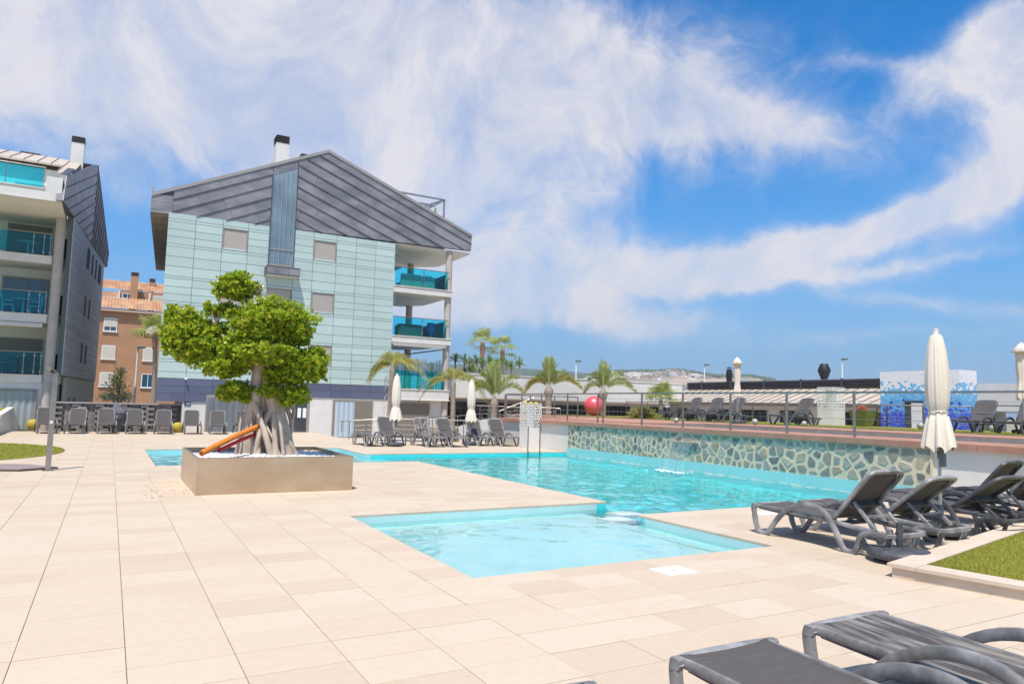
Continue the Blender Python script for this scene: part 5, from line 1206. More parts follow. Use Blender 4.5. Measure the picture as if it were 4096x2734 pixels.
t = thing('parasol_base', 'loose black parasol base with empty tube beside the weathered lounger', 'parasol base', (7.62, 4.83, 0)); parasol_base(t, 7.62, 4.83, 0, .33)

# ------------------------------------------------------------------ raised lawn on the right with stone kerb
LA = R(12); lx, ly = Vector((math.cos(LA), math.sin(LA), 0)), Vector((-math.sin(LA), math.cos(LA), 0)); LC = Vector((6.82, 4.44, 0))
def lw(a, b, z): return tuple(LC+lx*a-ly*b+Vector((0, 0, z)))
M_KERB = mat('kerb_stone', (.62, .52, .42), .7, col2=(.55, .44, .34), nscale=3, coord='World', bump=.15)
kerb = thing('lawn_kerb', 'pale stone kerb around the raised artificial lawn on the right', 'kerb', tuple(LC))
def kblock(a0, a1, b0, b1, z0, z1, nm, m):
    mb = MB(); v = [lw(a0,b0,z0),lw(a1,b0,z0),lw(a1,b1,z0),lw(a0,b1,z0),lw(a0,b0,z1),lw(a1,b0,z1),lw(a1,b1,z1),lw(a0,b1,z1)]
    mb.add(v, [(0,1,2,3),(4,7,6,5),(0,4,5,1),(1,5,6,2),(2,6,7,3),(3,7,4,0)]); return mb.build(nm, m, kerb)
kblock(.02, 7, .02, .24, -.02, .10, 'kerb_riser', M_KERB); kblock(.02, .24, .24, 7, -.02, .10, 'kerb_riser', M_KERB)
for k in range(7): kblock(k*1.0+.003+(.0 if k else -.01), (k+1)*1.0-.003, -.015, .25, .10, .135, 'kerb_slab', M_KERB)
for k in range(7): kblock(-.012, .25, .25+k*1.0+.003, .25+(k+1)*1.0-.003, .10, .134, 'kerb_slab', M_KERB)
mb = MB(); mb.add([lw(.25,.25,.115),lw(7,.25,.115),lw(7,7,.115),lw(.25,7,.115)], [(0,1,2,3)]); struct('raised_lawn', mb, M_TURF)
def leaf_mat(name, c1, c2, trans=.35, rough=.5, spec=.35, c3=None):
    m = bpy.data.materials.new(name); m.use_nodes = True; n, l = m.node_tree.nodes, m.node_tree.links; p = n['Principled BSDF']
    at = n.new('ShaderNodeAttribute'); at.attribute_name = 'tint'
    rp = n.new('ShaderNodeValToRGB'); e = rp.color_ramp.elements; e[0].color = (*c1, 1); e[1].color = (*c2, 1); e[1].position = .9
    if c3: q = e.new(.97); q.color = (*c3, 1)
    l.new(at.outputs['Fac'], rp.inputs[0]); l.new(rp.outputs[0], p.inputs['Base Color']); p.inputs['Roughness'].default_value = rough; p.inputs['Specular IOR Level'].default_value = spec
    tr = n.new('ShaderNodeBsdfTranslucent'); l.new(rp.outputs[0], tr.inputs[0]); mx = n.new('ShaderNodeMixShader'); mx.inputs[0].default_value = trans
    o = n['Material Output']; l.new(p.outputs[0], mx.inputs[1]); l.new(tr.outputs[0], mx.inputs[2]); l.new(mx.outputs[0], o.inputs[0]); return m
def quads_mesh(name, V, F, tint, m, smooth_=False):
    """V (n,3) array, F list of index tuples or (k,4) array, tint one value per face"""
    me = bpy.data.meshes.new(name); me.from_pydata([tuple(v) for v in V], [], [tuple(int(i) for i in f) for f in F])
    a = me.attributes.new('tint', 'FLOAT', 'FACE'); a.data.foreach_set('value', np.asarray(tint, dtype=np.float32)); me.materials.append(m); me.update(); return me
M_BLADE = leaf_mat('turf_blade', (.24, .26, .03), (.46, .43, .09), .3, .7, .2)
def turf(name, label, pts, h, w, seed):
    r_ = np.random.default_rng(seed); n = len(pts); ang = r_.uniform(0, 6.283, n); hh = h*r_.uniform(.6, 1.2, n); lean = h*r_.uniform(.1, .9, n); a2 = r_.uniform(0, 6.283, n)
    P = np.asarray(pts); d = np.stack([np.cos(ang), np.sin(ang), 0*ang], 1)*w
    tip = P+np.stack([np.cos(a2)*lean, np.sin(a2)*lean, hh], 1)
    V = np.concatenate([P-d, P+d, tip], 0); F = np.stack([np.arange(n), np.arange(n)+n, np.arange(n)+2*n], 1)
    o = bpy.data.objects.new(name, quads_mesh(name, V, F, r_.random(n), M_BLADE)); COL.objects.link(o); return tag(o, label, 'grass', kind='stuff')
r_ = np.random.default_rng(1); ab = r_.random((60000, 2)); ab = np.stack([.25+ab[:, 0]**1.3*5.2, .25+ab[:, 1]**1.3*4.2], 1)
turf('turf_grass', 'artificial grass blades of the raised lawn on the right', [lw(a, b, .115) for a, b in ab], .028, .0028, 2)
mb = MB(); mb.lathe([(3.35, .004), (3.35, .016), (3.3, .018)], 64, (0, 0, 0))
ov = mb.build('oval_lawn', M_TURF); ov['kind'] = 'structure'; ov.location = (-4.35, 23.75, 0); ov.scale = (1.0, 1.2, 1)
r_ = np.random.default_rng(4); k = 26000; rad = 3.33*np.sqrt(r_.random(k)); an = r_.uniform(-1.9, 1.9, k)
turf('turf_grass', 'artificial grass blades of the oval lawn behind the shower', np.stack([-4.35+rad*np.cos(an), 23.75+1.2*rad*np.sin(an), 0*rad+.018], 1), .035, .006, 5)
r_ = np.random.default_rng(6); k = 40000
turf('turf_grass', 'artificial grass blades along the terrace lawn', np.stack([21.2+2.5*r_.random(k)**1.5, 8+25*r_.random(k), 0*r_.random(k)+TZ+.04], 1), .035, .006, 7)

# ------------------------------------------------------------------ steel planter with the fig tree
M_CORTEN = mat('bronze_steel', (.50, .36, .23), .34, .6, col2=(.60, .46, .32), nscale=1.4, ndetail=5, contrast=(.35, .7), stretch=(1, 1, 2), bump=.03, bscale=200)
PX0, PX1, PY0, PY1, PH = 1.32, 3.93, 12.8, 15.55, .6
pl = thing('steel_planter', 'square brushed bronze steel planter holding the big fig tree', 'planter', ((PX0+PX1)/2, (PY0+PY1)/2, 0))
for nm, q in (('side_panel', (PX0, PX1, PY0, PY0+.012)), ('side_panel', (PX0, PX1, PY1-.012, PY1)), ('side_panel', (PX0, PX0+.012, PY0+.0121, PY1-.0121)), ('side_panel', (PX1-.012, PX1, PY0+.0121, PY1-.0121))):
    mb = MB(); mb.box(*q, .004, PH); mb.build(nm, M_CORTEN, pl)
for q in ((PX0-.002, PX1+.002, PY0-.003, PY0+.035), (PX0-.002, PX1+.002, PY1-.035, PY1+.003), (PX0-.003, PX0+.035, PY0+.036, PY1-.036), (PX1-.035, PX1+.003, PY0+.036, PY1-.036)):
    mb = MB(); mb.box(*q, PH, PH+.004); mb.build('rim', mat('rim_steel', (.35, .29, .23), .4, .6), pl)
mb = MB(); mb.box(PX0+.0125, PX1-.0125, PY0+.0125, PY1-.0125, .01, .49); mb.build('soil', mat('dark_soil', (.10, .085, .07), .95), pl)
r_ = np.random.default_rng(12); Vs, Fs, Ts = [], [], []
for i in range(5200):
    x, y = r_.uniform(PX0+.03, PX1-.03), r_.uniform(PY0+.03, PY1-.03); s = r_.uniform(.014, .034); b = len(Vs)
    z = .49+r_.uniform(0, .03)+.05*math.exp(-((x-2.65)**2+(y-14.1)**2)/.5)
    a = r_.uniform(0, 6.28); ca, sa = math.cos(a), math.sin(a); e = r_.uniform(.6, 1.3); f = r_.uniform(.5, .8)
    for (p, q, w) in ((s,0,0),(0,s*e,0),(-s,0,0),(0,-s*e,0),(0,0,s*f),(0,0,-s*f)): Vs.append((x+p*ca-q*sa, y+p*sa+q*ca, z+w))
    for k in range(4): Fs += [(b+k, b+(k+1)%4, b+4), (b+(k+1)%4, b+k, b+5)]
    Ts += [r_.random()]*8
M_PEB = leaf_mat('white_pebble', (.62, .60, .60), (.85, .84, .84), .0, .6, .4)
o = bpy.data.objects.new('white_pebbles', quads_mesh('white_pebbles', Vs, Fs, Ts, M_PEB)); COL.objects.link(o); tag(o, 'white pebbles covering the soil in the steel planter', 'pebbles', kind='stuff')

M_FOAM1 = mat('orange_foam', (.62, .17, .02), .8, col2=(.68, .21, .03), nscale=9, bump=.15); M_FOAM2 = mat('red_foam', (.55, .04, .05), .8)
def noodle(label, a, b, r, m):
    a, b = Vector(a), Vector(b); u = (b-a).normalized(); mb = MB(); mb.tube([a+(b-a)*k/8+Vector((0, 0, .02*math.sin(k/8*3.14))) for k in range(9)], r, 18, caps=False)
    s = u.cross(Vector((0, 0, 1))).normalized(); w = s.cross(u)
    for c in (a, b):       # ring-shaped cut ends with a hole
        v = []; 
        for k in range(18): q = 2*math.pi*k/18; d = s*math.cos(q)+w*math.sin(q); v += [c+d*r, c+d*r*.42]
        mb.add(v, [(2*k, 2*((k+1)%18), 2*((k+1)%18)+1, 2*k+1) for k in range(18)])
    mb.tube([a+(b-a)*.001, b-(b-a)*.001], r*.42, 12, caps=False); return tag(mb.build('pool_noodle', m, fix=False), label, 'pool noodle')
noodle('thick orange foam noodle leaning from the planter rim into the fig roots', (1.40, 13.05, .66), (2.62, 14.3, 1.12), .05, M_FOAM1)
noodle('thin red foam noodle under the orange one in the planter', (1.72, 13.42, .68), (2.72, 14.5, 1.0), .034, M_FOAM2)

# ---- the fig
TREE_D = 13.65                                     # distance of the crown's mid plane from the lens
HR, HF = Vector((math.cos(YAW), math.sin(YAW), 0)), Vector((-math.sin(YAW), math.cos(YAW), 0))
TC = Vector((2.62, 14.15, 0))
def tp(px, py, off=0.):       # a point of the tree, measured on the photograph in the plane through its trunk
    d = TREE_D+off; return Vector((0, 0, CAM_H))+(CF+CR*(px-2048)/FPX+CU*(1367-py)/FPX)*d
M_BARK = mat('fig_bark', (.55, .45, .36), .8, col2=(.28, .21, .17), nscale=5, ndetail=7, stretch=(1, 1, .5), contrast=(.4, .75), bump=.35, bscale=30)
fig = thing('fig_tree', 'sculpted fig tree with aerial roots and clipped leaf clouds in the steel planter', 'tree', (2.62, 14.15, .5))
def limb(pts, rad, n=12, k=4):
    q = smooth(pts, k); m = len(q); rs = [np.interp(i/(m-1)*(len(rad)-1), range(len(rad)), rad) for i in range(m)]
    rl = random.Random(int(abs(q[0].x*1000))); rs = [r*rl.uniform(.93, 1.07) for r in rs]
    mb = MB(); mb.tube(q, rs, n); return mb
limb([tp(985,1838,-.05), tp(1000,1740), tp(1012,1650,.02), tp(1022,1580), tp(1030,1510), tp(1036,1440), tp(1032,1360), tp(1010,1290), tp(1002,1240), tp(1006,1205)], [.17,.145,.13,.12,.115,.115,.10,.075,.055,.045], 16).build('trunk', M_BARK, fig)
limb([tp(1155,1840,.05), tp(1130,1750,.05), tp(1108,1660,.05), tp(1090,1570), tp(1082,1510), tp(1075,1440), tp(1085,1370), tp(1100,1320)], [.20,.18,.16,.145,.14,.12,.09,.06], 16).build('trunk', M_BARK, fig)
limb([tp(1075,1842,.15), tp(1062,1740,.18), tp(1052,1640,.15), tp(1050,1560,.1), tp(1055,1480,.05)], [.2,.16,.14,.12,.1], 14).build('trunk', M_BARK, fig)
rt = random.Random(31)
roots = [((958,1838),(978,1720),(1000,1600)),((940,1836),(958,1720),(976,1560)),((1005,1846),(1010,1760),(1004,1660)),((1040,1850),(1020,1740),(1000,1610)),((1085,1850),(1050,1700),(1012,1600)),((1120,1852),(1075,1720),(1020,1620)),
         ((1060,1852),(1075,1720),(1098,1640)),((1015,1848),(1040,1730),(1078,1650)),((1150,1852),(1112,1740),(1095,1660)),((1170,1845),(1135,1760),(1100,1640)),((1185,1836),(1160,1770),(1125,1680)),((1100,1853),(1100,1760),(1098,1650)),
         ((975,1845),(992,1760),(1010,1680)),((1030,1852),(1032,1770),(1040,1640)),((1134,1838),(1120,1690),(1105,1600)),((948,1840),(975,1730),(1010,1640))]
for i, (a, b, c) in enumerate(roots):
    off = rt.uniform(-.42, .05) if i % 3 else rt.uniform(0, .3); r0 = rt.choice([.024, .034, .05, .062])
    g = tp(*a, off); g.z = .47
    limb([g+Vector((rt.uniform(-.05,.05), 0, 0)), g+Vector((0, 0, .06)), tp(*b, off*.75), tp(*c, off*.2)], [r0*1.7, r0*1.15, r0*.9, r0*.9], 9).build('aerial_root', M_BARK, fig)
limb([tp(1125,1610,.3), tp(1150,1640,.4), tp(1165,1690,.4), tp(1160,1740,.35)], [.03,.045,.04,.04], 9).build('aerial_root', M_BARK, fig)
limb([tp(1135,1620,.35), tp(1175,1635,.4), tp(1168,1680,.4)], [.05,.04,.035], 9).build('branch', M_BARK, fig)
# leaf clouds: (x, y, half width, half height) in photograph pixels, depth offset, depth radius
CL = [(948,1150,80,52,0,.34),(716,1368,56,70,0,.34),(752,1335,88,92,-.05,.45),(790,1385,95,72,-.1,.45),(845,1360,80,70,.15,.42),(690,1265,26,40,0,.14),(832,1238,12,26,0,.07),(905,1245,55,25,.25,.25),
      (1090,1290,150,88,-.05,.60),(1030,1310,95,72,-.25,.42),(1170,1330,70,62,.1,.42),(1050,1405,120,50,-.30,.45),(960,1400,70,50,-.2,.4),(1130,1415,70,40,-.15,.4),(905,1468,84,42,-.2,.36),(960,1440,60,40,0,.4),(1210,1465,90,66,.0,.42),(1265,1450,42,56,.05,.3),(1115,1500,62,30,-.05,.32),
      (945,1560,66,32,-.1,.3),(905,1580,30,22,-.1,.2),(1085,1562,46,22,-.15,.24),(1178,1580,62,36,-.05,.28),(1150,1602,36,18,-.05,.2),(980,1594,24,11,-.1,.15)]
M_FIG = leaf_mat('fig_leaf', (.16, .28, .014), (.60, .68, .05), .45, .32, .5, (.75, .38, .02))
r_ = np.random.default_rng(77)
limbs = [((1006,1205),(948,1165)),((1006,1205),(985,1130)),((1030,1400),(860,1390),(750,1370)),((1030,1400),(900,1350),(850,1300)),((1036,1440),(950,1420),(900,1460)),((1085,1370),(1120,1300),(1150,1290)),((1100,1330),(1060,1270)),((1082,1450),(1180,1440),(1250,1460)),((1075,1440),(1050,1380)),((1022,1560),(970,1555),(930,1565)),((1090,1570),(1085,1560)),((1108,1620),(1150,1590),(1190,1580)),((1036,1440),(980,1320),(920,1260)),((750,1370),(700,1320),(690,1260))]
for l_ in limbs: limb([tp(*p, rt.uniform(-.1, .1)) for p in l_], [.05, .035, .018][:len(l_)] if len(l_) > 2 else [.035, .015], 8).build('branch', M_BARK, fig)
CUv, = [CU]
for ci, (px, py, hw, hh, off, dr) in enumerate(CL):
    hw, hh, dr = hw*.95, hh*.95, dr*.9
    c = np.array(tp(px, py, off)); k = TREE_D/FPX; ax = np.array(CR)*hw*k; az = np.array(CU)*hh*k; ay = np.array(HF)*dr
    A = hw*k*hh*k+hw*k*dr+hh*k*dr; n = int(1250*A/.35*1.0)+26
    d = r_.normal(size=(n, 3)); d /= np.linalg.norm(d, axis=1)[:, None]
    lump = 1+.10*np.sin(d[:, 0]*7+ci)+.10*np.sin(d[:, 1]*8+2*ci)+.08*np.sin(d[:, 2]*9)
    rr = (r_.random(n)**.35)*lump*r_.uniform(.82, 1.16, n)
    pos = c+(d*rr[:, None])@np.stack([ax, ay, az])
    out = d@np.stack([ax/np.linalg.norm(ax), ay/dr, az/np.linalg.norm(az)]); out = out+np.array([0, 0, .55])+r_.normal(size=(n, 3))*.35; out /= np.linalg.norm(out, axis=1)[:, None]
    base_t = np.clip(r_.normal(.45, .2, n), 0, .9)
    V, T = [], []
    nl = 6
    ref = np.cross(out, r_.normal(size=(n, 3))); ref /= np.linalg.norm(ref, axis=1)[:, None]; bi = np.cross(out, ref)
    for j in range(nl):
        a = 2*np.pi*j/nl+r_.uniform(-.4, .4, n); tilt = r_.uniform(.3, 1.15, n) if j else np.full(n, .1); L = r_.uniform(.05, .088, n); w = L*.29
        rd = ref*np.cos(a)[:, None]+bi*np.sin(a)[:, None]; ld = out*np.cos(tilt)[:, None]+rd*np.sin(tilt)[:, None]; sd_ = np.cross(ld, out); sd_ /= (np.linalg.norm(sd_, axis=1)+1e-6)[:, None]
        V += [np.stack([pos, pos+ld*(L*.55)[:, None]+sd_*w[:, None], pos+ld*L[:, None], pos+ld*(L*.55)[:, None]-sd_*w[:, None]], 1)]
        t_ = base_t+r_.normal(0, .12, n); t_ = np.clip(t_, 0, .92); t_[r_.random(n) < .018] = 1.0; T.append(t_)
    V = np.concatenate(V, 0).reshape(-1, 3); F = np.arange(len(V)).reshape(-1, 4); V = V-np.array(ORG[fig.name])
    o = bpy.data.objects.new('foliage_clump', quads_mesh('foliage_clump', V, F, np.concatenate(T), M_FIG)); COL.objects.link(o); o.parent = fig
# bare twigs where the clouds are thin
mb = MB()
for (px, py, n, s) in ((1035,1165,26,60),(860,1265,24,50),(920,1290,20,50),(1120,1385,20,50),(1010,1345,18,40),(1095,1580,10,25)):
    for i in range(n):
        a = rt.uniform(-2.6, -.4); L = rt.uniform(.4, 1)*s; x0, y0 = px+rt.uniform(-20, 20), py+rt.uniform(0, 30); of = rt.uniform(-.2, .3)
        p0, p1, p2 = tp(x0, y0, of), tp(x0+L*.5*math.cos(a)+rt.uniform(-5,5), y0+L*.5*math.sin(a), of), tp(x0+L*math.cos(a), y0+L*math.sin(a), of+rt.uniform(-.1,.1)); mb.tube([p0, p1, p2], [.007, .005, .002], 4, caps=False)
o = mb.build('twigs', mat('twig', (.30, .23, .19), .9), fig, fix=False); o['kind'] = 'stuff'

# ------------------------------------------------------------------ palms and plants
M_PALMTR = mat('palm_trunk', (.25, .20, .16), .9, col2=(.34, .28, .23), nscale=6, stretch=(1, 1, 5), bump=.5, bscale=30)
M_HUSK = mat('palm_husk', (.36, .19, .12), .9, col2=(.26, .15, .10), nscale=9, bump=.5)
M_FROND = leaf_mat('frond', (.24, .31, .06), (.52, .52, .15), .35, .5, .4)
M_FRONDY = leaf_mat('dry_frond', (.24, .27, .06), (.56, .48, .16), .35, .6, .3)
M_FRONDG = leaf_mat('blue_green_frond', (.25, .33, .10), (.52, .54, .22), .3, .5, .4, (.55, .36, .10))
def frond(P0, az, el, L, droop, nl=34, ll=.34, wid=.014, vee=.5, hang=.2, seed=0, start=.15):
    """feather leaf: rachis strip and leaflets; returns V,F,T lists"""
    rr = random.Random(seed); dh = HR*math.cos(R(az))+HF*math.sin(R(az)); side = Vector((0, 0, 1)).cross(dh)
    V, F, T = [], [], []
    def pos(t): return Vector(P0)+dh*(L*t*math.cos(R(el)))+Vector((0, 0, L*t*math.sin(R(el))-droop*L*t**2.2))
    N_ = 12; pts = [pos(i/N_) for i in range(N_+1)]
    for i in range(N_):
        w0, w1 = .02*(1-i/N_)+.004, .02*(1-(i+1)/N_)+.004; b = len(V); V += [pts[i]-side*w0, pts[i]+side*w0, pts[i+1]+side*w1, pts[i+1]-side*w1]; F.append((b, b+1, b+2, b+3)); T.append(.7)
    for k in range(nl):
        t = start+(1-start)*k/(nl-1); p = pos(t); tg = (pos(min(t+.02, 1.02))-pos(t-.02)).normalized(); up = side.cross(tg).normalized()*-1
        if up.z < 0: up = -up
        l_ = ll*(.45+.75*math.sin(math.pi*(.12+.83*t)))*rr.uniform(.85, 1.1)
        for s in (-1, 1):
            d = (tg*rr.uniform(.5, .8)+side*s*(1-vee*.5)+up*vee*rr.uniform(.6, 1.1)).normalized(); mid = p+d*l_*.55; tip = mid+(d+Vector((0, 0, -hang*2))).normalized()*l_*.45
            wv = tg.cross(d).cross(d).normalized()*wid; b = len(V); V += [p, mid+wv, tip, mid-wv]; F.append((b, b+1, b+2, b+3)); T.append(rr.random()*.8+(.15 if t > .85 else 0))
    return V, F, T
def leafobj(name, lists, m, parent):
    V, F, T = [], [], []
    for v, f, t in lists: b = len(V); V += [tuple(Vector(p)-Vector(ORG.get(parent.name, (0,0,0)))) for p in v]; F += [tuple(i+b for i in q) for q in f]; T += t
    o = bpy.data.objects.new(name, quads_mesh(name, V, F, T, m)); COL.objects.link(o); o.parent = parent; ORG[o.name] = ORG.get(parent.name, (0,0,0)); return o
def ringed(base, h, r0, r1, lean=(0, 0), n=18):
    pts, rs = [], []
    for i in range(n+1): t = i/n; pts.append((base[0]+lean[0]*t, base[1]+lean[1]*t, base[2]+h*t)); rs.append((r0+(r1-r0)*t)*(1.06 if i % 2 else .96))
    mb = MB(); mb.tube(pts, rs, 12); return mb, Vector(pts[-1])
def feather(name, label, base, h, r0, r1, fr, m, lean=(0, 0), husk=True, **kw):
    t = thing(name, label, 'palm', base); mb, top = ringed(base, h, r0, r1, lean); mb.build('trunk', M_PALMTR, t)
    if husk:
        mb = MB(); mb.lathe([(r1*.98, -.32), (r1*(1.3 if kw.get('vee', 0) > .5 else 1.1), -.06), (r1*(1.15 if kw.get('vee', 0) > .5 else 1.0), .06), (r1*.7, .18), (r1*.3, .34)], 12, tuple(top), flute=lambda a, i: 1+.12*math.cos(5*a+i)); mb.build('crown_shaft', MATS['palm_trunk'] if husk is True else husk, t)
    for i, q in enumerate(fr):
        leafobj('frond', [frond(top+Vector((0, 0, .1)), q[0], q[1], q[2], q[3], seed=i+int(base[0]*10), **kw)], m if len(q) < 5 else q[4], t)
    return t
TRI = dict(nl=60, ll=.52, wid=.017, vee=.75, hang=.12)
feather('triangle_palm', 'triangle palm with blue-green fronds right of the lattice planter', (20.84, 32.97, 1.08), 1.35, .16, .19, [(95,82,2.2,.25),(60,78,2.1,.35),(120,75,2.1,.35),(100,70,2.0,.3),(25,62,2.0,.50),(5,50,2.1,.62,M_FRONDY),(-10,38,2.15,.6,M_FRONDY),(180,50,1.6,.75,M_FRONDY),(165,45,1.7,.8,M_FRONDY),(150,70,1.6,.6),(80,86,1.9,.1),(45,72,1.9,.3)], M_FRONDG, **TRI)
feather('triangle_palm', 'triangle palm with fanned fronds behind the red ball', (25.6, 34.45, 1.08), 1.35, .18, .21, [(20,62,2.5,.50),(10,48,2.4,.58),(-5,36,2.3,.6),(40,75,2.2,.3),(110,78,2.1,.25),(150,66,1.9,.55),(170,48,1.5,.8),(95,84,2.1,.15),(140,74,2.0,.45),(60,70,2.1,.4)], M_FRONDG, **TRI)
feather('triangle_palm', 'triangle palm with few upright fronds behind the ramp railing', (16.4, 30.9, .35), 1.35, .13, .15, [(10,62,2.3,.42),(-5,52,2.2,.62),(175,70,2.0,.35),(165,60,1.9,.5),(150,76,1.9,.25),(95,82,2.0,.2),(100,72,2.0,.3),(80,86,2.0,.1),(185,58,1.7,.6)], M_FRONDG, **TRI)
SHG = dict(nl=60, ll=.58, wid=.012, vee=.35, hang=.55)
feather('feather_palm', 'shaggy feather palm with wind-blown fronds by the glass house', (11.47, 32.2, -.27), 3.35, .11, .12, [(45,62,1.5,.6),(110,72,1.3,.5),(150,70,1.2,.5),(-30,48,1.7,.8),(185,30,1.3,1.0),(5,38,2.1,.62),(-20,30,2.0,.75),(60,70,1.3,.5),(175,45,1.3,.8),(165,35,1.3,.95),(190,55,1.2,.9),(90,80,1.2,.4),(30,50,1.6,.65),(200,20,1.1,1.0),(140,62,1.3,.7)], M_FRONDY, (.12, 0), **SHG)
feather('feather_palm', 'smaller shaggy palm with drooping fronds beside the second parasol', (14.55, 31.6, -.27), 2.75, .12, .11, [(30,55,1.5,.7),(150,55,1.5,.7),(0,42,2.0,.85),(15,30,1.9,.95),(-15,36,1.8,.95),(178,28,1.9,.70),(190,20,1.7,.85),(165,40,1.5,.8),(80,82,.9,.3),(100,80,.9,.3),(60,70,1.0,.5)], M_FRONDY, (-.05, 0), **SHG)
mb = MB()     # dead fronds hanging on the first trunk
for i in range(60):
    a = rnd.uniform(0, 6.28); z = rnd.uniform(1.4, 3.0); x, y = 11.47+.1+.15*math.cos(a), 32.2+.15*math.sin(a); L = rnd.uniform(.3, .7)
    mb.add([(x, y, z), (x+.16*math.cos(a), y+.16*math.sin(a), z-L*.4), (x+.2*math.cos(a), y+.2*math.sin(a), z-L), (x+.13*math.cos(a+.2), y+.13*math.sin(a+.2), z-L*.4)], [(0,1,2,3)])
pal = [o for o in bpy.data.objects if o.name.startswith('feather_palm')][0]
o = mb.build('dead_leaves', mat('dead_leaf', (.33, .27, .23), .95), pal, fix=False); o['kind'] = 'stuff'
def fan_leaf(P0, az, el, pet, R_, seed, droop=.5, nb=17, spread=230):
    rr = random.Random(seed); dh = HR*math.cos(R(az))+HF*math.sin(R(az)); d = dh*math.cos(R(el))+Vector((0, 0, math.sin(R(el)))); side = Vector((0, 0, 1)).cross(dh).normalized(); nrm_ = d.cross(side)
    V, F, T = [], [], []; c = Vector(P0)+d*pet-Vector((0, 0, .10*pet)); w = side*.012
    V += [Vector(P0)-w, Vector(P0)+w, c+w, c-w]; F.append((0,1,2,3)); T.append(.6)
    for k in range(nb):
        a = R(-spread/2+spread*k/(nb-1)); b = d*math.cos(a)+side*math.sin(a); l_ = R_*(.75+.25*math.cos(a*.6))*rr.uniform(.9, 1.08)
        m1 = c+b*l_*.55; m2 = c+b*l_*.85-Vector((0, 0, droop*l_*.25)); tip = c+b*l_*.95-Vector((0, 0, droop*l_*.8)); wd = b.cross(nrm_).normalized()*R_*.05; i = len(V)
        V += [c, m1+wd, m2+wd*.6, tip, m2-wd*.6, m1-wd]; F += [(i, i+1, i+5), (i+1, i+2, i+4, i+5), (i+2, i+3, i+4)]; t_ = rr.random()*.8; T += [t_]*3
    return V, F, T
def fan_palm(label, base, h, r, n, pet, R_, seed, name='fan_palm', els=(-15, 75), lean=(0,0), m=None, drp=.55):
    t = thing(name, label, 'palm', base); mb, top = ringed(base, h, r*1.2, r, lean, 22); mb.build('trunk', M_PALMTR, t)
    if h > 2: mb = MB(); mb.tube([top-Vector((0, 0, h*.2)), top-Vector((0, 0, h*.1)), top+Vector((0, 0, .05))], [r*1.1, r*1.45, r*1.2], 12); mb.build('husk', M_HUSK, t)
    rr = random.Random(seed)
    for i in range(n):
        az = 360*i/n*2.4+rr.uniform(-15, 15); f = i/(n-1); el = els[0]+(els[1]-els[0])*f+rr.uniform(-6, 6)
        leafobj('fan_leaf', [fan_leaf(top, az, el, pet*rr.uniform(.85, 1.1), R_*rr.uniform(.9, 1.1), seed*50+i, drp*(1.25-.6*f))], m or M_FROND, t)
    return t
fan_palm('left of the two tall fan palms beyond the club roof', (27.9, 55, 0), 6.9, .15, 15, .95, .74, 3, drp=.6)
fan_palm('right of the two tall fan palms beyond the club roof', (30.15, 55.5, 0), 6.5, .15, 14, .95, .74, 4, drp=.6)
fan_palm('single fan palm in front of the orange brick house', (3.30, 67.2, -.2), 7.2, .17, 14, 1.0, 1.25, 5, lean=(-.25, 0))
fan_palm('young fan palm at the left end of the terrace loungers', (23.3, 26.68, TZ+.03), .95, .1, 12, .5, .6, 6, els=(5, 75), m=M_FROND)
# spiky yuccas on the club roof edge
M_YUC = leaf_mat('yucca_leaf', (.10, .18, .04), (.28, .37, .10), .2, .45, .4)
def spiky(P0, n, L, w, seed, emin=-25, droop=.1):
    rr = random.Random(seed); V, F, T = [], [], []
    for k in range(n):
        az = rr.uniform(0, 360); el = emin+(88-emin)*(k/n); dh = HR*math.cos(R(az))+HF*math.sin(R(az)); d = dh*math.cos(R(el))+Vector((0, 0, math.sin(R(el)))); s = Vector((0,0,1)).cross(dh)*w; l_ = L*rr.uniform(.8, 1.1); b = len(V)
        p = Vector(P0); V += [p-s*.5, p+s*.5, p+d*l_*.5+s, p+d*l_-Vector((0,0,droop*l_)), p+d*l_*.5-s]; F.append((b, b+1, b+2, b+3, b+4)); T.append(rr.random()*.9)
    return V, F, T
def dpt(px, py, d): return Vector((0, 0, CAM_H))+(CF+CR*(px-2048)/FPX+CU*(1367-py)/FPX)*d
yl = [(1822,1437,'leftmost'),(1858,1440,'second from left'),(1879,1450,'third from left'),(1906,1444,'fourth from left'),(1929,1455,'fifth from left'),(1956,1443,'sixth from left'),(1990,1460,'seventh from left'),(2008,1447,'eighth from left'),(2025,1462,'ninth from left'),(2046,1466,'tenth from left'),(2078,1455,'rightmost')]
for i, (px, py, w) in enumerate(yl):
    d = 46+1.5*(i % 3); p = dpt(px, py, d); q = Vector((p.x, p.y, 2.6)); t = thing('yucca', f'{w} slender yucca with spiky green head above the club parapet', 'yucca', tuple(q), 'yuccas behind the parapet')
    mb = MB(); mb.tube([q, q+(p-q)*.5+Vector((.03, 0, 0)), p], [.055, .045, .05], 7); mb.build('stem', M_PALMTR, t); leafobj('leaf_head', [spiky(p, 46, .62, .028, i)], M_YUC, t)
    mb = MB(); mb.tube([p-Vector((0, 0, .28)), p], [.05, .11], 8); mb.build('dry_skirt', MATS['palm_husk'], t)
M_AGV = leaf_mat('agave_leaf', (.17, .23, .06), (.33, .38, .13), .15, .5, .4)
for i, (px, py, s, lab) in enumerate(((1857,1485,.75,'smaller pale agave on the club roof edge at the left'),(1888,1480,1.0,'large green agave on the club roof edge'),(1922,1487,.7,'agave on the club roof edge below the tall fan palm'))):
    p = dpt(px, py+8, 45); t = thing('agave', lab, 'agave', tuple(p)); leafobj('leaf_rosette', [spiky(p, 30, .62*s, .085*s, i+40, 5, .0)], M_AGV, t)
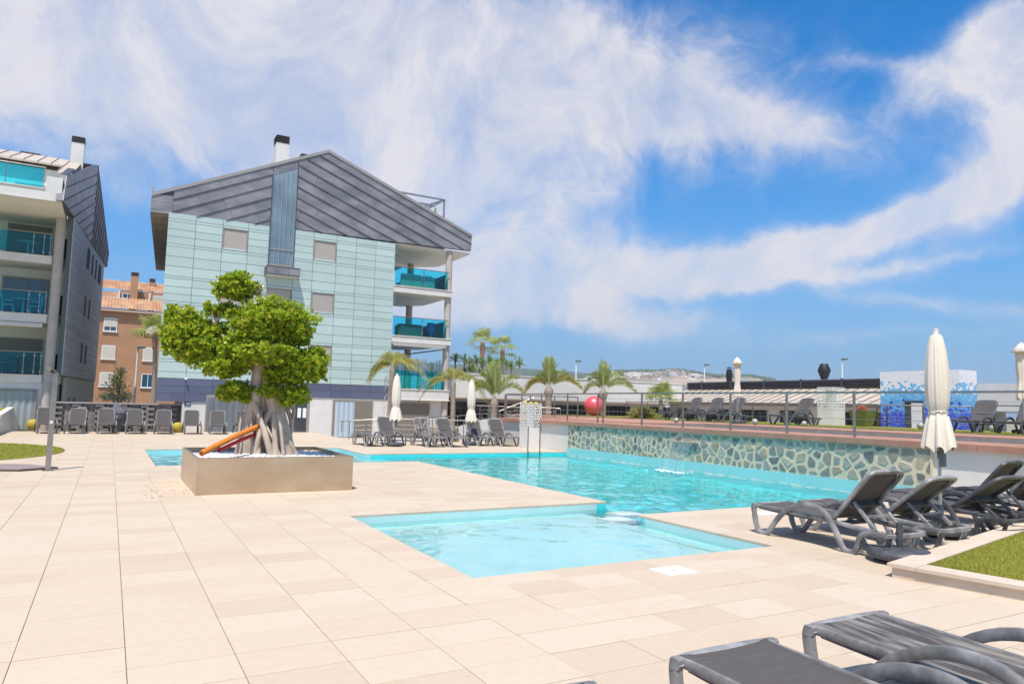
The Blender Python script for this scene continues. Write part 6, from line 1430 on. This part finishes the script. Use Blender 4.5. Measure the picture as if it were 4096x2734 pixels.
cc = thing('column_cactus', 'clump of columnar cactus on the club roof between the yuccas', 'cactus', tuple(dpt(1975, 1500, 46)))
for i, (px, py) in enumerate(((1952,1455),(1963,1445),(1973,1432),(1981,1440),(1968,1460))):
    a, b = dpt(px, 1505, 46), dpt(px, py, 46); mb = MB(); mb.tube([a, a+(b-a)*.9, b], [.1, .1, .03], 8); mb.build('stem', MATS['cactus_green'], cc)
# bushes on the terrace
t = thing('fountain_grass', 'round clump of yellow-green grass on the terrace right of the ball', 'ornamental grass', (21.9, 26.3, TZ)); 
leafobj('blades', [spiky(Vector((21.9, 26.3, TZ+.05)), 420, .95, .012, 60, 8, .32)], leaf_mat('fountain_blade', (.22, .24, .06), (.52, .42, .14), .3, .6, .3), t)
bush = thing('oleander', 'green flowering shrub behind the block wall near the brick house', 'shrub', (.6, 51.3, 0))
r_ = np.random.default_rng(5); V, F, T = [], [], []
for (px, py, hw, hh, n) in ((470,1560,42,45,520),(483,1490,20,25,170),(430,1590,40,20,260),(500,1590,30,22,220),(462,1520,26,28,220)):
    for i in range(n):
        p = dpt(px+hw*r_.normal()*.5, py+hh*r_.normal()*.5, 45+r_.normal()*.35); d = Vector(r_.normal(size=3)); d.z = abs(d.z)*.6+.2; d.normalize(); s = d.cross(Vector(r_.normal(size=3))).normalized(); L = r_.uniform(.12, .24); b = len(V)
        V += [p, p+d*L*.5+s*L*.16, p+d*L, p+d*L*.5-s*L*.16]; F.append((b,b+1,b+2,b+3)); T.append(float(r_.random()*.9))
leafobj('foliage', [(V, F, T)], leaf_mat('oleander_leaf', (.30, .36, .08), (.68, .66, .28), .3, .5, .4), bush)
mb = MB()
for (a, b) in (((470,1612),(472,1520)),((470,1600),(484,1480)),((475,1612),(500,1575)),((462,1612),(435,1585))): mb.tube([dpt(*a, 45), dpt((a[0]+b[0])/2+3, (a[1]+b[1])/2, 45), dpt(*b, 45)], [.05,.035,.015], 6)
mb.build('stems', MATS['twig'], bush); V, F, T = [], [], []
for i in range(45):
    p = dpt(465+40*r_.normal()*.7, 1590+10*r_.normal(), 44.5); s = .07; b = len(V); V += [p+Vector((-s,0,0)), p+Vector((0,0,-s)), p+Vector((s,0,0)), p+Vector((0,0,s))]; F.append((b,b+1,b+2,b+3)); T.append(.5)
leafobj('blossom', [(V, F, T)], leaf_mat('white_petal', (.75,.72,.7), (.8,.78,.76), .3), bush)

# ------------------------------------------------------------------ terrace objects
def barrel(label, x, y, z, r, grp=None, parent=None):
    mb = MB(); n = 22
    mb.lathe([(r*.55, 0), (r*.9, r*.35), (r, r*.8), (r*.93, r*1.25), (r*.7, r*1.6), (r*.35, r*1.78), (r*.12, r*1.74), (0.001, r*1.70)], n*4, (x, y, z), flute=lambda a, i: 1-.07*abs(math.sin(a*n/2)))
    o = mb.build('barrel_cactus', M_GOLD, parent)
    mb = MB()
    for k in range(n):
        a = 2*math.pi*(k+.5)/n
        for j in range(9):
            ph = .25+j*.15; rr_, zz = r*math.sin(min(ph+.35, 1.9))*1.0, r*.9-r*.85*math.cos(ph+.2); p = Vector((x+rr_*math.cos(a), y+rr_*math.sin(a), z+zz)); d = Vector((math.cos(a), math.sin(a), .3)).normalized()*r*.16
            for q in (-1, 0, 1):
                s = Vector((-math.sin(a), math.cos(a), 0))*r*.06*q; w = Vector((0, 0, .006)); mb.add([p-w, p+w, p+d+s*2], [(0,1,2)])
    sp = mb.build('spines', mat('gold_spine', (.75, .55, .15), .7), o, fix=False); sp['kind'] = 'stuff'
    if parent is None: tag(o, label, 'cactus', grp)
    return o
M_GOLD = mat('golden_cactus', (.50, .36, .04), .7, col2=(.38, .32, .04), nscale=12)
barrel('golden barrel cactus behind the first sling lounger by the garage', -2.82, 37.6, 0, .26)
barrel('golden barrel cactus between the fifth and sixth sling loungers', 2.78, 35.75, 0, .25)
def lattice_panel(w, h, seed, cell=.105):
    rr = random.Random(seed); sd_ = []; nx, nz = round(w/cell), round(h/cell)
    for i in range(-1, nx+1):
        for j in range(-1, nz+1): sd_.append(((i+.5+rr.uniform(-.3, .3)+(.25 if j % 2 else -.25))*w/nx, (j+.5+rr.uniform(-.3, .3))*h/nz))
    mb = MB()
    for (a, b) in sd_:
        poly = [(0, 0), (w, 0), (w, h), (0, h)]
        for (c, d) in sd_:
            if (a, b) == (c, d) or abs(c-a)+abs(d-b) > .5: continue
            poly = clip(poly, c-a, d-b, ((c*c-a*a)+(d*d-b*b))/2)
            if len(poly) < 3: break
        if len(poly) < 3: continue
        inn = shrink(poly, .008)
        if len(inn) < 3: continue
        cx, cy = sum(p[0] for p in inn)/len(inn), sum(p[1] for p in inn)/len(inn)
        # ring between poly and inn: join by angle using the inner polygon scaled outward
        inn2 = [(cx+(p[0]-cx)*.76, cy+(p[1]-cy)*.76) for p in poly]
        n = len(poly)
        for y0 in (0, .006):
            v = [(p[0], y0, p[1]) for p in poly]+[(p[0], y0, p[1]) for p in inn2]; mb.add(v, [(k, (k+1)%n, n+(k+1)%n, n+k) for k in range(n)])
        v = [(p[0], 0, p[1]) for p in inn2]+[(p[0], .006, p[1]) for p in inn2]; mb.add(v, [(k, (k+1)%n, n+(k+1)%n, n+k) for k in range(n)])
    for (x0, x1, z0, z1) in ((-.008, 0, -.008, h+.008), (w, w+.008, -.008, h+.008), (0, w, h, h+.008), (0, w, -.008, 0)): mb.box(x0, x1, -.002, .008, z0, z1)
    return mb
M_LATT = mat('white_lattice', (.80, .78, .74), .5)
def lattice_planter(label, x, y, z0, zp, zt, w, cacti, seed):
    t = thing('lattice_planter', label, 'planter', (x, y, z0)); h = w/2
    mb = MB(); mb.cbox((x, y, (z0+zp)/2), (w*1.0, w*1.0, zp-z0), .004); mb.build('plinth', M_WHITE, t)
    for k, (dx, dy, rot) in enumerate(((-h, -h, 0), (h, -h, 90), (h, h, 180), (-h, h, 270))):
        me = lattice_panel(w-.016, zt-zp-.02, seed+k).mesh('lattice_panel', M_LATT); c, s = math.cos(R(rot)), math.sin(R(rot))
        piece('lattice_panel', me, t, (x+dx+.008*c, y+dy+.008*s, zp+.01), (0, 0, R(rot)))
    mb = MB(); mb.lathe([(w*.2, zp), (w*.3, zt-.12), (w*.38, zt-.08), (w*.36, zt-.08), (w*.3, zt-.14), (0.001, zt-.14)], 20, (x, y, 0)); mb.build('inner_pot', M_WHITE, t)
    for i in range(cacti): barrel('', x+(i-(cacti-1)/2)*.2*.87, y-(i-(cacti-1)/2)*.2*.45, zt-.13, .1, parent=t)
lattice_planter('white lattice planter topped with golden cacti at the terrace corner', 14.06, 23.5, 0, .76, 1.70, .6, 3, 5)
lattice_planter('white lattice box on plinth left of the green pot on terrace', 25.76, 19.13, TZ, TZ+.72, TZ+1.58, .74, 0, 15)
lattice_planter('white lattice planter cut by the right edge of the picture', 14.7, 6.42, TZ-.02, TZ-.01, TZ+.66, .6, 0, 25)
# red ball
mb = MB(); seg = 32
mb.lathe([(max(.57*math.sin(math.pi*i/seg), .0005), -.57*math.cos(math.pi*i/seg)) for i in range(seg+1)], 48, (24.69, 34.1, TZ+.61)); 
tag(mb.build('red_ball', mat('red_lacquer', (.70, .075, .11), .38, spec=1.0)), 'large shiny red sphere on the terrace lawn', 'sphere')
def orb(label, x, y, r):
    mb = MB(); mb.lathe([(max(r*math.sin(math.pi*i/20), .0005), -r*math.cos(math.pi*i/20)) for i in range(21)], 32, (x, y, TZ+.04+r*.98))
    tag(mb.build('silver_ball', mat('speckled_silver', (.42, .40, .38), .5, .3, col2=(.22, .21, .2), nscale=60, ndetail=2, contrast=(.55, .6))), label, 'sphere', 'speckled silver balls')
def gpt(px, py, z): d = CF+CR*(px-2048)/FPX+CU*(1367-py)/FPX; return Vector((0, 0, CAM_H))+d*((z-CAM_H)/d.z)
for px, py, r0, lab in ((2705, 1691, 11, 'speckled silver ball under the first terrace lounger'), (3020, 1698, 12.5, 'speckled silver ball right of the terrace parasol'), (3217, 1704, 11, 'speckled silver ball behind the single terrace lounger'),
        (3683, 1716, 14, 'speckled silver ball in front of the blue block door'), (3972, 1726, 14, 'speckled silver ball between the two right terrace loungers')):
    q = gpt(px, py, TZ+.04); orb(lab, q.x, q.y, r0*q.xy.dot(CF.xy)/FPX)
# green pot with red succulent
t = thing('green_pot', 'tapered olive green pot with a red succulent on the terrace lawn', 'pot', (25.6, 17.6, TZ))
mb = MB(); v = []
for (s, z) in ((.24, .0), (.37, .62), (.355, .62), (.32, .55)): v += [(25.6+a*s, 17.6+b*s, TZ+z) for a, b in ((-1,-1),(1,-1),(1,1),(-1,1))]
f = [(0,3,2,1), (12,13,14,15)]
for r_i in range(3): f += [(r_i*4+k, r_i*4+(k+1)%4, r_i*4+4+(k+1)%4, r_i*4+4+k) for k in range(4)]
mb.add([(a, b, c+.04) for a, b, c in v], f); mb.build('pot_body', mat('olive_glaze', (.14, .15, .035), .6, col2=(.18, .19, .05), nscale=3), t)
M_SUCC = leaf_mat('red_succulent', (.52, .14, .07), (.66, .30, .14), .2, .5, .4); L_ = []
for i in range(9): L_.append(spiky(Vector((25.6+rnd.uniform(-.22,.22), 17.6+rnd.uniform(-.22,.22), TZ+.60)), 26, .27, .025, 90+i, 15, 0))
leafobj('succulent', L_, M_SUCC, t)
# blue mosaic block
def mosaic_block_mat():
    m = bpy.data.materials.new('broken_tile_mosaic'); m.use_nodes = True; n, l = m.node_tree.nodes, m.node_tree.links; p = n['Principled BSDF']
    g = n.new('ShaderNodeNewGeometry'); vo = n.new('ShaderNodeTexVoronoi'); vo.inputs['Scale'].default_value = 8.0; l.new(g.outputs['Position'], vo.inputs['Vector'])
    ve = n.new('ShaderNodeTexVoronoi'); ve.feature = 'DISTANCE_TO_EDGE'; ve.inputs['Scale'].default_value = 8.0; l.new(g.outputs['Position'], ve.inputs['Vector'])
    sp = n.new('ShaderNodeSeparateXYZ'); l.new(vo.outputs['Position'], sp.inputs[0])
    sc = n.new('ShaderNodeSeparateColor'); l.new(vo.outputs['Color'], sc.inputs[0])
    h = n.new('ShaderNodeMath'); h.operation = 'MULTIPLY_ADD'; l.new(sc.outputs[0], h.inputs[0]); h.inputs[1].default_value = .62; l.new(sp.outputs['Z'], h.inputs[2])
    if True:
        t_ = n.new('ShaderNodeTexNoise'); t_.inputs['Scale'].default_value = .9; l.new(g.outputs['Position'], t_.inputs['Vector'])
        h2 = n.new('ShaderNodeMath'); h2.operation = 'MULTIPLY_ADD'; l.new(t_.outputs['Fac'], h2.inputs[0]); h2.inputs[1].default_value = .5; l.new(h.outputs[0], h2.inputs[2]); h = h2
    mr = n.new('ShaderNodeMapRange'); mr.inputs['From Min'].default_value = 0; mr.inputs['From Max'].default_value = 5; l.new(h.outputs[0], mr.inputs['Value'])
    rp = n.new('ShaderNodeValToRGB'); rp.color_ramp.interpolation = 'CONSTANT'; e = rp.color_ramp.elements
    e[0].color = (.015, .05, .42, 1); e[1].color = (.02, .09, .55, 1); e[1].position = .42
    for pos, c in ((.5, (.09, .36, .66, 1)), (.6, (.17, .47, .72, 1)), (.672, (.80, .79, .78, 1))): q = e.new(pos); q.color = c
    l.new(mr.outputs[0], rp.inputs[0])
    ed = n.new('ShaderNodeMath'); ed.operation = 'LESS_THAN'; l.new(ve.outputs['Distance'], ed.inputs[0]); ed.inputs[1].default_value = .02
    mx = n.new('ShaderNodeMix'); mx.data_type = 'RGBA'; l.new(ed.outputs[0], mx.inputs[0]); l.new(rp.outputs[0], mx.inputs[6]); mx.inputs[7].default_value = (.42, .47, .58, 1)
    l.new(mx.outputs[2], p.inputs['Base Color']); p.inputs['Roughness'].default_value = .3; return m
blu = thing('mosaic_block', 'square pavilion clad in white and blue broken tile mosaic', 'pavilion', (32, 18.6, 0))
mb = MB(); mb.box(31.0, 31.3, 16.87, 20.42, -.3, 3.56); mb.box(31.3, 34.6, 20.1, 20.42, -.3, 3.56); mb.box(31.3, 32.3, 16.87, 17.1, -.3, 3.56); mb.box(31.3, 32.3, 17.1, 20.1, 3.3, 3.56); mb.build('shell', mosaic_block_mat(), blu)
mb = MB(); mb.box(30.97, 30.999, 18.45, 19.25, 0, 2.2); d_ = mb.build('door', mat('dark_doorway', (.05, .055, .06), .6), blu)
mb = MB(); mb.box(30.95, 30.969, 18.45, 18.95, 0, 2.15); mb.build('door_leaf', M_WHITE, d_)
mb = MB(); mb.box(30.93, 30.968, 18.4, 19.3, 2.2, 2.25); mb.build('lintel', M_ZSEAM, d_)
straight('short sloping steel railing in front of the blue block', 25.9, 17.2, 27.2, 14.4, TZ, 1.97, 3, 3)
straight('steel railing left of the parasol pole in front of the mosaic pavilion', 26.4, 19.0, 26.6, 15.4, TZ, 1.97, 3, 2)
straight('steel railing behind the right terrace loungers', 26.5, 13.6, 26.5, 8.5, TZ, 2.0, 4, 3)
# palm-side yard floor behind the terrace
mb = MB(); mb.box(26.81, 36, 3, 39, -.29, -.02); struct('club_yard', mb, MATS['ramp_concrete'])

# ------------------------------------------------------------------ pool ladder, stepping blocks, skimmer lid
t = thing('pool_ladder', 'steel pool ladder rails at the far pool edge before the white wall', 'ladder', (12.9, 21.4, 0))
for x in (12.66, 13.14):
    mb = MB(); mb.tube([(x,21.30,.86),(x,21.30,-1.1)], .021, 10); mb.build('rail', M_STEEL, t)
for z in (-.25, -.55, -.85): mb = MB(); mb.box(12.68, 13.12, 21.28, 21.36, z-.015, z+.015); mb.build('tread', M_STEEL, t)
M_STEP = mat('white_step', (.80, .82, .82), .5)
for i, (x, y, lab) in enumerate(((7.02, 9.05, 'white stepping block under water nearer the shallow pool'), (7.55, 9.5, 'white stepping block under water nearer the deep pool'))):
    mb = MB(); mb.cbox((x, y, (-.48-.15)/2-.15*0), (.5, .42, .32), .02); o = mb.build('stepping_block', M_STEP); tag(o, lab, 'step', 'submerged steps'); o.cycles.is_caustics_receiver = True
t = thing('skimmer_lid', 'square white skimmer lid in the paving before the shallow pool', 'lid', (4.98, 5.5, 0))
mb = MB(); mb.cbox((4.98, 5.50, .004), (.36, .3, .008), .003); mb.build('lid_plate', mat('white_plastic', (.82, .80, .76), .4), t)
mb = MB(); mb.box(4.955, 5.005, 5.495, 5.505, .008, .011); mb.box(4.975, 4.985, 5.48, 5.52, .008, .0115); mb.build('lid_grip', M_FRAME, t)
t = thing('skimmer_lid', 'white skimmer lid at the pool edge behind the weathered lounger foot', 'lid', (9.12, 8.0, 0))
mb = MB(); mb.cbox((9.12, 8.0, .004), (.36, .3, .008), .003); mb.build('lid_plate', MATS['white_plastic'], t)

# ------------------------------------------------------------------ shower, wedge planter, stone head
t = thing('pool_shower', 'tall square steel shower post on a dark tray at the left', 'shower', (-1.02, 17.8, 0))
mb = MB(); mb.box(-1.07, -.97, 17.75, 17.85, .0, 2.02); mb.build('post', M_STEEL, t)
mb = MB(); mb.beam((-.99, 17.8, 2.0), (-1.17, 17.62, 2.17), .10, .035); mb.build('head_arm', M_STEEL, t)
mb = MB(); mb.cbox((-1.08, 17.70, 2.05), (.06, .06, .05), .01); mb.build('nozzle', M_DARKSTEEL, t)
mb = MB(); mb.cbox((-1.02, 17.74, 1.0), (.05, .03, .05), .006); mb.build('push_button', M_SIGNW, t)
mb = MB(); mb.box(-1.12, -.92, 17.70, 17.90, .0005, .012); mb.build('foot_plate', M_STEEL, t)
t2 = thing('shower_tray', 'dark timber tray lying under the shower post', 'tray', (-1.5, 18.2, 0))
tr = [(-3.0, 18.3), (-1.5, 17.68), (-.86, 18.2), (-1.45, 19.0), (-2.3, 19.35)]
mb = MB(); mb.prism(tr, .004, .035, lambda a,b,d:(a,b,d)); mb.build('tray_frame', mat('dark_timber', (.10, .07, .06), .7), t2)
for k in range(12):
    q = clip(clip(shrink(tr, .03), 1, .6, -3.0*1+18.3*.6+(k+1)*.26), -1, -.6, -(-3.0+18.3*.6+k*.26+.012)); 
    if area(q) > .004: mb = MB(); mb.prism(q, .036, .044, lambda a,b,d:(a,b,d)); mb.build('board', mat('tray_board', (.30, .24, .23), .75, col2=(.24, .19, .18), nscale=8), t2)
t = thing('wedge_planter', 'sloping white garden wall with turf at the left edge', 'garden wall', (-3.6, 36, 0))
mb = MB(); v = [(-3.62,34.1,0),(-3.37,38.1,0),(-3.62,38.0,.97),(-3.66,34.1,.70),(-3.85,34.1,0),(-3.6,38.1,0),(-3.85,38.0,.97),(-3.89,34.1,.70)]
mb.add(v, [(0,1,2,3),(7,6,5,4),(0,4,5,1),(1,5,6,2),(2,6,7,3),(3,7,4,0)]); mb.box(-3.87, -3.6, 30.0, 34.1, 0, .64); mb.build('wall_body', M_WHITE, t)
mb = MB(); mb.add([(-3.87,30,.6),(-3.88,34.1,.66),(-3.86,38.0,.92),(-7,38.0,1.3),(-7,30,1.1)], [(0,1,2,3,4)]); mb.build('turf_top', M_TURF, t)
mb = MB(); mb.add([(-3.86,38.05,0),(-7,38.05,0),(-7,38.05,1.28),(-3.86,38.05,.9)], [(0,1,2,3)]); mb.build('end_wall', M_WHITE, t)
mb = MB(); mb.lathe([(.045, 0), (.05, .02), (.03, .03)], 12); me = mb.mesh('wall_lamp', MATS['finial']); piece('wall_lamp', me, t, (-3.575, 37.3, .62), (0, R(84), 0))
HX, HY = .33, 36.0
head = thing('stone_head', 'grey carved stone head with curled hair behind the sling loungers', 'statue', (HX, HY, 0))
M_HEAD = mat('carved_stone', (.11, .11, .125), .75, col2=(.17, .17, .185), nscale=7, bump=.3, bscale=60)
prof = [(.20, 0), (.21, .10), (.19, .2), (.22, .27), (.29, .36), (.335, .5), (.35, .66), (.34, .8), (.30, .93), (.22, 1.02), (.1, 1.07), (.001, 1.08)]
mb = MB(); mb.lathe(prof, 32, (HX, HY, 0)); 
mb.add([(HX+x, HY-.34+y, z) for x, y, z in ((-.03,-.0,.72),(.03,-.0,.72),(.055,-.09,.53),(-.055,-.09,.53),(0,-.03,.50),(0,-.06,.72),(0,-.135,.54))], [(0,3,6,5),(1,5,6,2),(3,4,6),(4,2,6),(0,5,1)], True)
for s in (-1, 1):
    mb.tube([(HX+s*.05, HY-.335, .70), (HX+s*.12, HY-.325, .735), (HX+s*.2, HY-.28, .71)], [.014, .02, .012], 6)     # brow
    mb.tube([(HX+s*.06, HY-.325, .645), (HX+s*.125, HY-.325, .655), (HX+s*.19, HY-.285, .645)], [.012, .03, .01], 8)   # closed lid
    mb.tube([(HX+s*.34, HY-.03, .76), (HX+s*.385, HY-.04, .70), (HX+s*.37, HY-.04, .5), (HX+s*.34, HY-.06, .36)], [.03, .05, .04, .045], 8)   # long ear
mb.tube([(HX-.085, HY-.31, .44), (HX, HY-.345, .455), (HX+.085, HY-.31, .44)], [.008, .028, .008], 8); mb.tube([(HX-.07, HY-.30, .405), (HX, HY-.335, .40), (HX+.07, HY-.30, .405)], [.008, .03, .008], 8)
mb.build('face', M_HEAD, head)
mb = MB(); rc = random.Random(2)
for j in range(9):
    z = .82+j*.034; rr_ = np.interp(z, [p[1] for p in prof], [p[0] for p in prof]); n = max(6, int(2*math.pi*rr_/.06))
    for k in range(n):
        a = 2*math.pi*(k+.5*(j % 2))/n; mb.lathe([(.034, -.01), (.03, .022), (.012, .04)], 6, (HX+rr_*math.cos(a), HY+rr_*math.sin(a), z))
for j in range(6):
    z = 1.06+j*.03; rr_ = .15*math.cos(j/5.6*1.4); n = max(4, int(2*math.pi*rr_/.055))
    for k in range(n): a = 2*math.pi*(k+.5*(j % 2))/n; mb.lathe([(.032, -.01), (.028, .02), (.01, .036)], 6, (HX+rr_*math.cos(a), HY+rr_*math.sin(a), z))
o = mb.build('hair_curls', M_HEAD, head, fix=False); o['kind'] = 'stuff'

# ------------------------------------------------------------------ street lamps, hills with villas
def lamp(label, px, py, d, h0=-.3):
    p = dpt(px, py, d); t = thing('street_lamp', label, 'street lamp', (p.x, p.y, h0), 'street lamps')
    mb = MB(); mb.tube([(p.x, p.y, h0), (p.x, p.y, p.z-.12)], [.09, .06], 10); mb.build('mast', mat('lamp_mast', (.75, .75, .74), .5), t)
    c = p+HR*.28; mb = MB(); mb.lathe([(.001, -.09), (.18, -.07), (.29, 0), (.25, .06), (.1, .08), (.001, .09)], 20, (0, 0, 0)); me = mb.mesh('lamp_head', mat('lamp_green', (.12, .18, .15), .5)); o = piece('lamp_head', me, t, tuple(p+HR*.22-Vector((0, 0, .05))), (0, 0, 0), (1.1, 1.1, 1))
lamp('white street lamp mast in front of the brick house', 553, 1385, 50); lamp('street lamp behind the triangle palms', 2305, 1441, 66); lamp('street lamp over the hillside villas', 2818, 1456, 72); lamp('street lamp beside the double-cone flue', 3368, 1433, 62)
ant = MB(); a0, a1 = dpt(2411, 1500, 70), dpt(2411, 1430, 70); ant.tube([a0, a1], .02, 5); tag(ant.build('antenna', MATS['lamp_green']), 'thin antenna rod behind the second triangle palm', 'antenna')
M_HILL = mat('scrub_hill', (.15, .15, .09), .95, col2=(.42, .31, .22), nscale=.012, ndetail=8, coord='World', contrast=(.44, .6))
M_WOOD = mat('wooded_hill', (.055, .085, .035), .95, col2=(.11, .14, .055), nscale=.05, ndetail=6, coord='World')
def hill(name, prof, dist, depth, m, seed):
    rr = random.Random(seed); mb = MB(); n = 0; xs = [prof[0][0]+(prof[-1][0]-prof[0][0])*i/140 for i in range(141)]; rowsN = 10
    for j in range(rowsN+1):
        f = j/rowsN
        for i, x in enumerate(xs):
            top = np.interp(x, [p[0] for p in prof], [p[1] for p in prof]); d = dist+depth*f; hor = 1620.66+(x-2048)*.0252
            hgt = (hor-top)*(dist+depth)/FPX*math.sin(f*math.pi/2)**.8
            bump_ = (math.sin(x*.031+j*1.3)+math.sin(x*.067+j*2.1)*.6)*3*f*(1-f)*2+rr.uniform(-1, 1)*(1.3 if 0 < j else 0)
            q = dpt(x, hor, d); mb.v.append((q.x, q.y, max(-.5, hgt+bump_) if j else -2))
    c = len(xs)
    for j in range(rowsN):
        for i in range(c-1): b = j*c+i; mb.f.append((b, b+1, b+c+1, b+c)); mb.sm.append(True)
    return struct(name, mb, m)
HP = [(2280,1515),(2340,1508),(2400,1497),(2440,1492),(2480,1487),(2520,1489),(2560,1488),(2635,1487),(2690,1484),(2720,1484),(2760,1490),(2790,1496),(2830,1503),(2870,1507),(2920,1507),(2970,1507),(3010,1509),(3060,1517),(3110,1526),(3200,1550),(3300,1590)]
hill('hill_scrub', HP, 1000, 500, M_HILL, 1)
hill('hill_wooded', [(1000,1480),(1500,1468),(1800,1469),(1860,1466),(1910,1474),(2000,1481),(2060,1485),(2130,1486),(2200,1492),(2260,1496),(2320,1502),(2380,1505),(2450,1530),(2520,1600)], 1500, 500, M_WOOD, 2)
rv = random.Random(17); M_VIL = [mat('villa_white', (.72, .70, .66), .8), mat('villa_sand', (.55, .42, .32), .85), mat('villa_rose', (.52, .33, .26), .85)]
M_VROOF = mat('villa_roof', (.42, .22, .14), .85); M_VWIN = mat('villa_window', (.06, .07, .09), .3)
for i in range(64):
    px = rv.choice([rv.gauss(2540, 70), rv.gauss(2720, 60), rv.uniform(2440, 2870)]); top = np.interp(px, [p[0] for p in HP], [p[1] for p in HP]); py = rv.uniform(top+9, 1531)
    hor = 1620.66+(px-2048)*.0252; f = np.clip((hor-py)/(hor-top), .15, .97); fj = (math.asin(min(f**(1/.8), 1))*2/math.pi); d = 1000+500*fj-25; c = dpt(px, py, d)
    w, h, e = rv.uniform(9, 24), rv.uniform(4.5, 8.5), rv.uniform(8, 12); k = rv.choices((0, 1, 2), (6, 3, 2))[0]
    lab = ('white flat-roofed villa among the houses on the far hillside', 'sand coloured villa among the houses on the far hillside', 'rose coloured villa with red roof on the far hillside')[k]
    t = thing('hillside_villa', lab, 'villa', (c.x, c.y, c.z), ('white hillside villas', 'sand hillside villas', 'rose hillside villas')[k])
    ex, ey = HR, HF
    def bx(mb, a0, a1, b0, b1, z0, z1):
        v = [c+ex*a+ey*b+Vector((0, 0, z)) for z in (z0, z1) for a, b in ((a0,b0),(a1,b0),(a1,b1),(a0,b1))]; mb.add(v, [(0,3,2,1),(4,5,6,7),(0,1,5,4),(1,2,6,5),(2,3,7,6),(3,0,4,7)]); return mb
    mb = MB(); bx(mb, -w/2, w/2, 0, e, -9, h*.6); bx(mb, -w/2, w*rv.uniform(0, .4), .5, e, h*.6, h); mb.build('wall', M_VIL[k], t)
    mb = MB(); bx(mb, -w/2-.4, w/2+.4, .2, e+.4, h, h+.5) if k else bx(mb, -w/2, -w/4, 0.2, e, h, h+.4); mb.build('roof', M_VROOF if k else M_VIL[0], t)
    for q in range(3): mb = MB(); a = -w/2+w*(q+.5)/3.2; bx(mb, a-.8, a+.8, -.12, .0, h*.15, h*.45); mb.build('window', M_VWIN, t)
V, F, T = [], [], []; r_ = np.random.default_rng(9)       # scattered pines and scrub on the slopes
for i in range(2600):
    px = r_.uniform(2300, 3100); top = np.interp(px, [p[0] for p in HP], [p[1] for p in HP]); u = r_.random(); py = top+u**2*(1540-top)-(r_.random() < .5)*1; hor = 1620.66+(px-2048)*.0252
    f = np.clip((hor-py)/(hor-top), .05, 1); d = 1000+500*(math.asin(min(f**1.25, 1))*2/math.pi)-8; c = dpt(px, py, d); s = r_.uniform(1.6, 4.2)*(1.3 if py < top+10 else .8); b = len(V)
    V += [c+HR*s, c-HR*s, c+Vector((0,0,s*1.3)), c-HF*s*.8+Vector((0,0,s*.5)), c+HR*s*.6+Vector((0,0,s)), c-HR*s*.65+Vector((0,0,s*.9)), c-Vector((0,0,2))]
    F += [(b,b+4,b+3),(b+4,b+2,b+3),(b+2,b+5,b+3),(b+5,b+1,b+3),(b+1,b+6,b+3),(b+6,b,b+3)]; T += [float(r_.random())]*6
o = bpy.data.objects.new('hillside_scrub', quads_mesh('hillside_scrub', V, F, T, leaf_mat('far_scrub', (.035, .06, .025), (.09, .12, .045), 0, .9, .1))); COL.objects.link(o); tag(o, 'dark pines and scrub scattered over the far hillside', 'scrub', kind='stuff')
V, F, T = [], [], []
for i in range(2600):
    px = r_.uniform(1780, 2420); top = np.interp(px, [1000,1800,1860,1910,2000,2130,2260,2380,2450], [1480,1469,1466,1474,1481,1486,1496,1505,1530]); py = top+r_.random()**1.5*40-1; c = dpt(px, py, 1990-(py-top)*10); s = r_.uniform(3, 8); b = len(V)
    V += [c+HR*s, c-HR*s, c+Vector((0,0,s*1.2)), c-HF*s*.8+Vector((0,0,s*.5)), c+HR*s*.6+Vector((0,0,s)), c-HR*s*.65+Vector((0,0,s*.9)), c-Vector((0,0,4))]
    F += [(b,b+4,b+3),(b+4,b+2,b+3),(b+2,b+5,b+3),(b+5,b+1,b+3),(b+1,b+6,b+3),(b+6,b,b+3)]; T += [float(r_.random())]*6
o = bpy.data.objects.new('hillside_wood', quads_mesh('hillside_wood', V, F, T, bpy.data.materials['far_scrub'])); COL.objects.link(o); tag(o, 'distant wood covering the hill behind the fan palms', 'wood', kind='stuff')
# dry leaves blown against the planter
mb = MB()
for i in range(46):
    x, y = rnd.uniform(.55, 1.3), rnd.uniform(12.6, 14.8); s = rnd.uniform(.012, .03); a = rnd.uniform(0, 6.28); ca, sa = math.cos(a)*s, math.sin(a)*s
    mb.add([(x-ca, y-sa, .003), (x+sa*.4, y-ca*.4, .008), (x+ca, y+sa, .004), (x-sa*.4, y+ca*.4, .010)], [(0,1,2,3)])
o = mb.build('dry_leaves', mat('dry_leaf', (.42, .20, .06), .8), fix=False); tag(o, 'dry brown leaves scattered on the paving beside the planter', 'leaves', kind='stuff')

# ------------------------------------------------------------------ the air over the bay
hb = MB(); hb.box(-1800, 3200, -300, 3200, -3.2, 125)
hz = hb.build('haze', None); hz['kind'] = 'stuff'; hz['label'] = 'thin bright summer haze over the bay'; hz['category'] = 'haze'
hm_ = bpy.data.materials.new('haze_air'); hm_.use_nodes = True; hn, hl = hm_.node_tree.nodes, hm_.node_tree.links; hn.clear()
pv = hn.new('ShaderNodeVolumePrincipled'); pv.inputs['Color'].default_value = (.80, .88, 1, 1); pv.inputs['Density'].default_value = .00028; pv.inputs['Anisotropy'].default_value = .2
ho = hn.new('ShaderNodeOutputMaterial'); hl.new(pv.outputs[0], ho.inputs['Volume']); hz.data.materials.append(hm_)
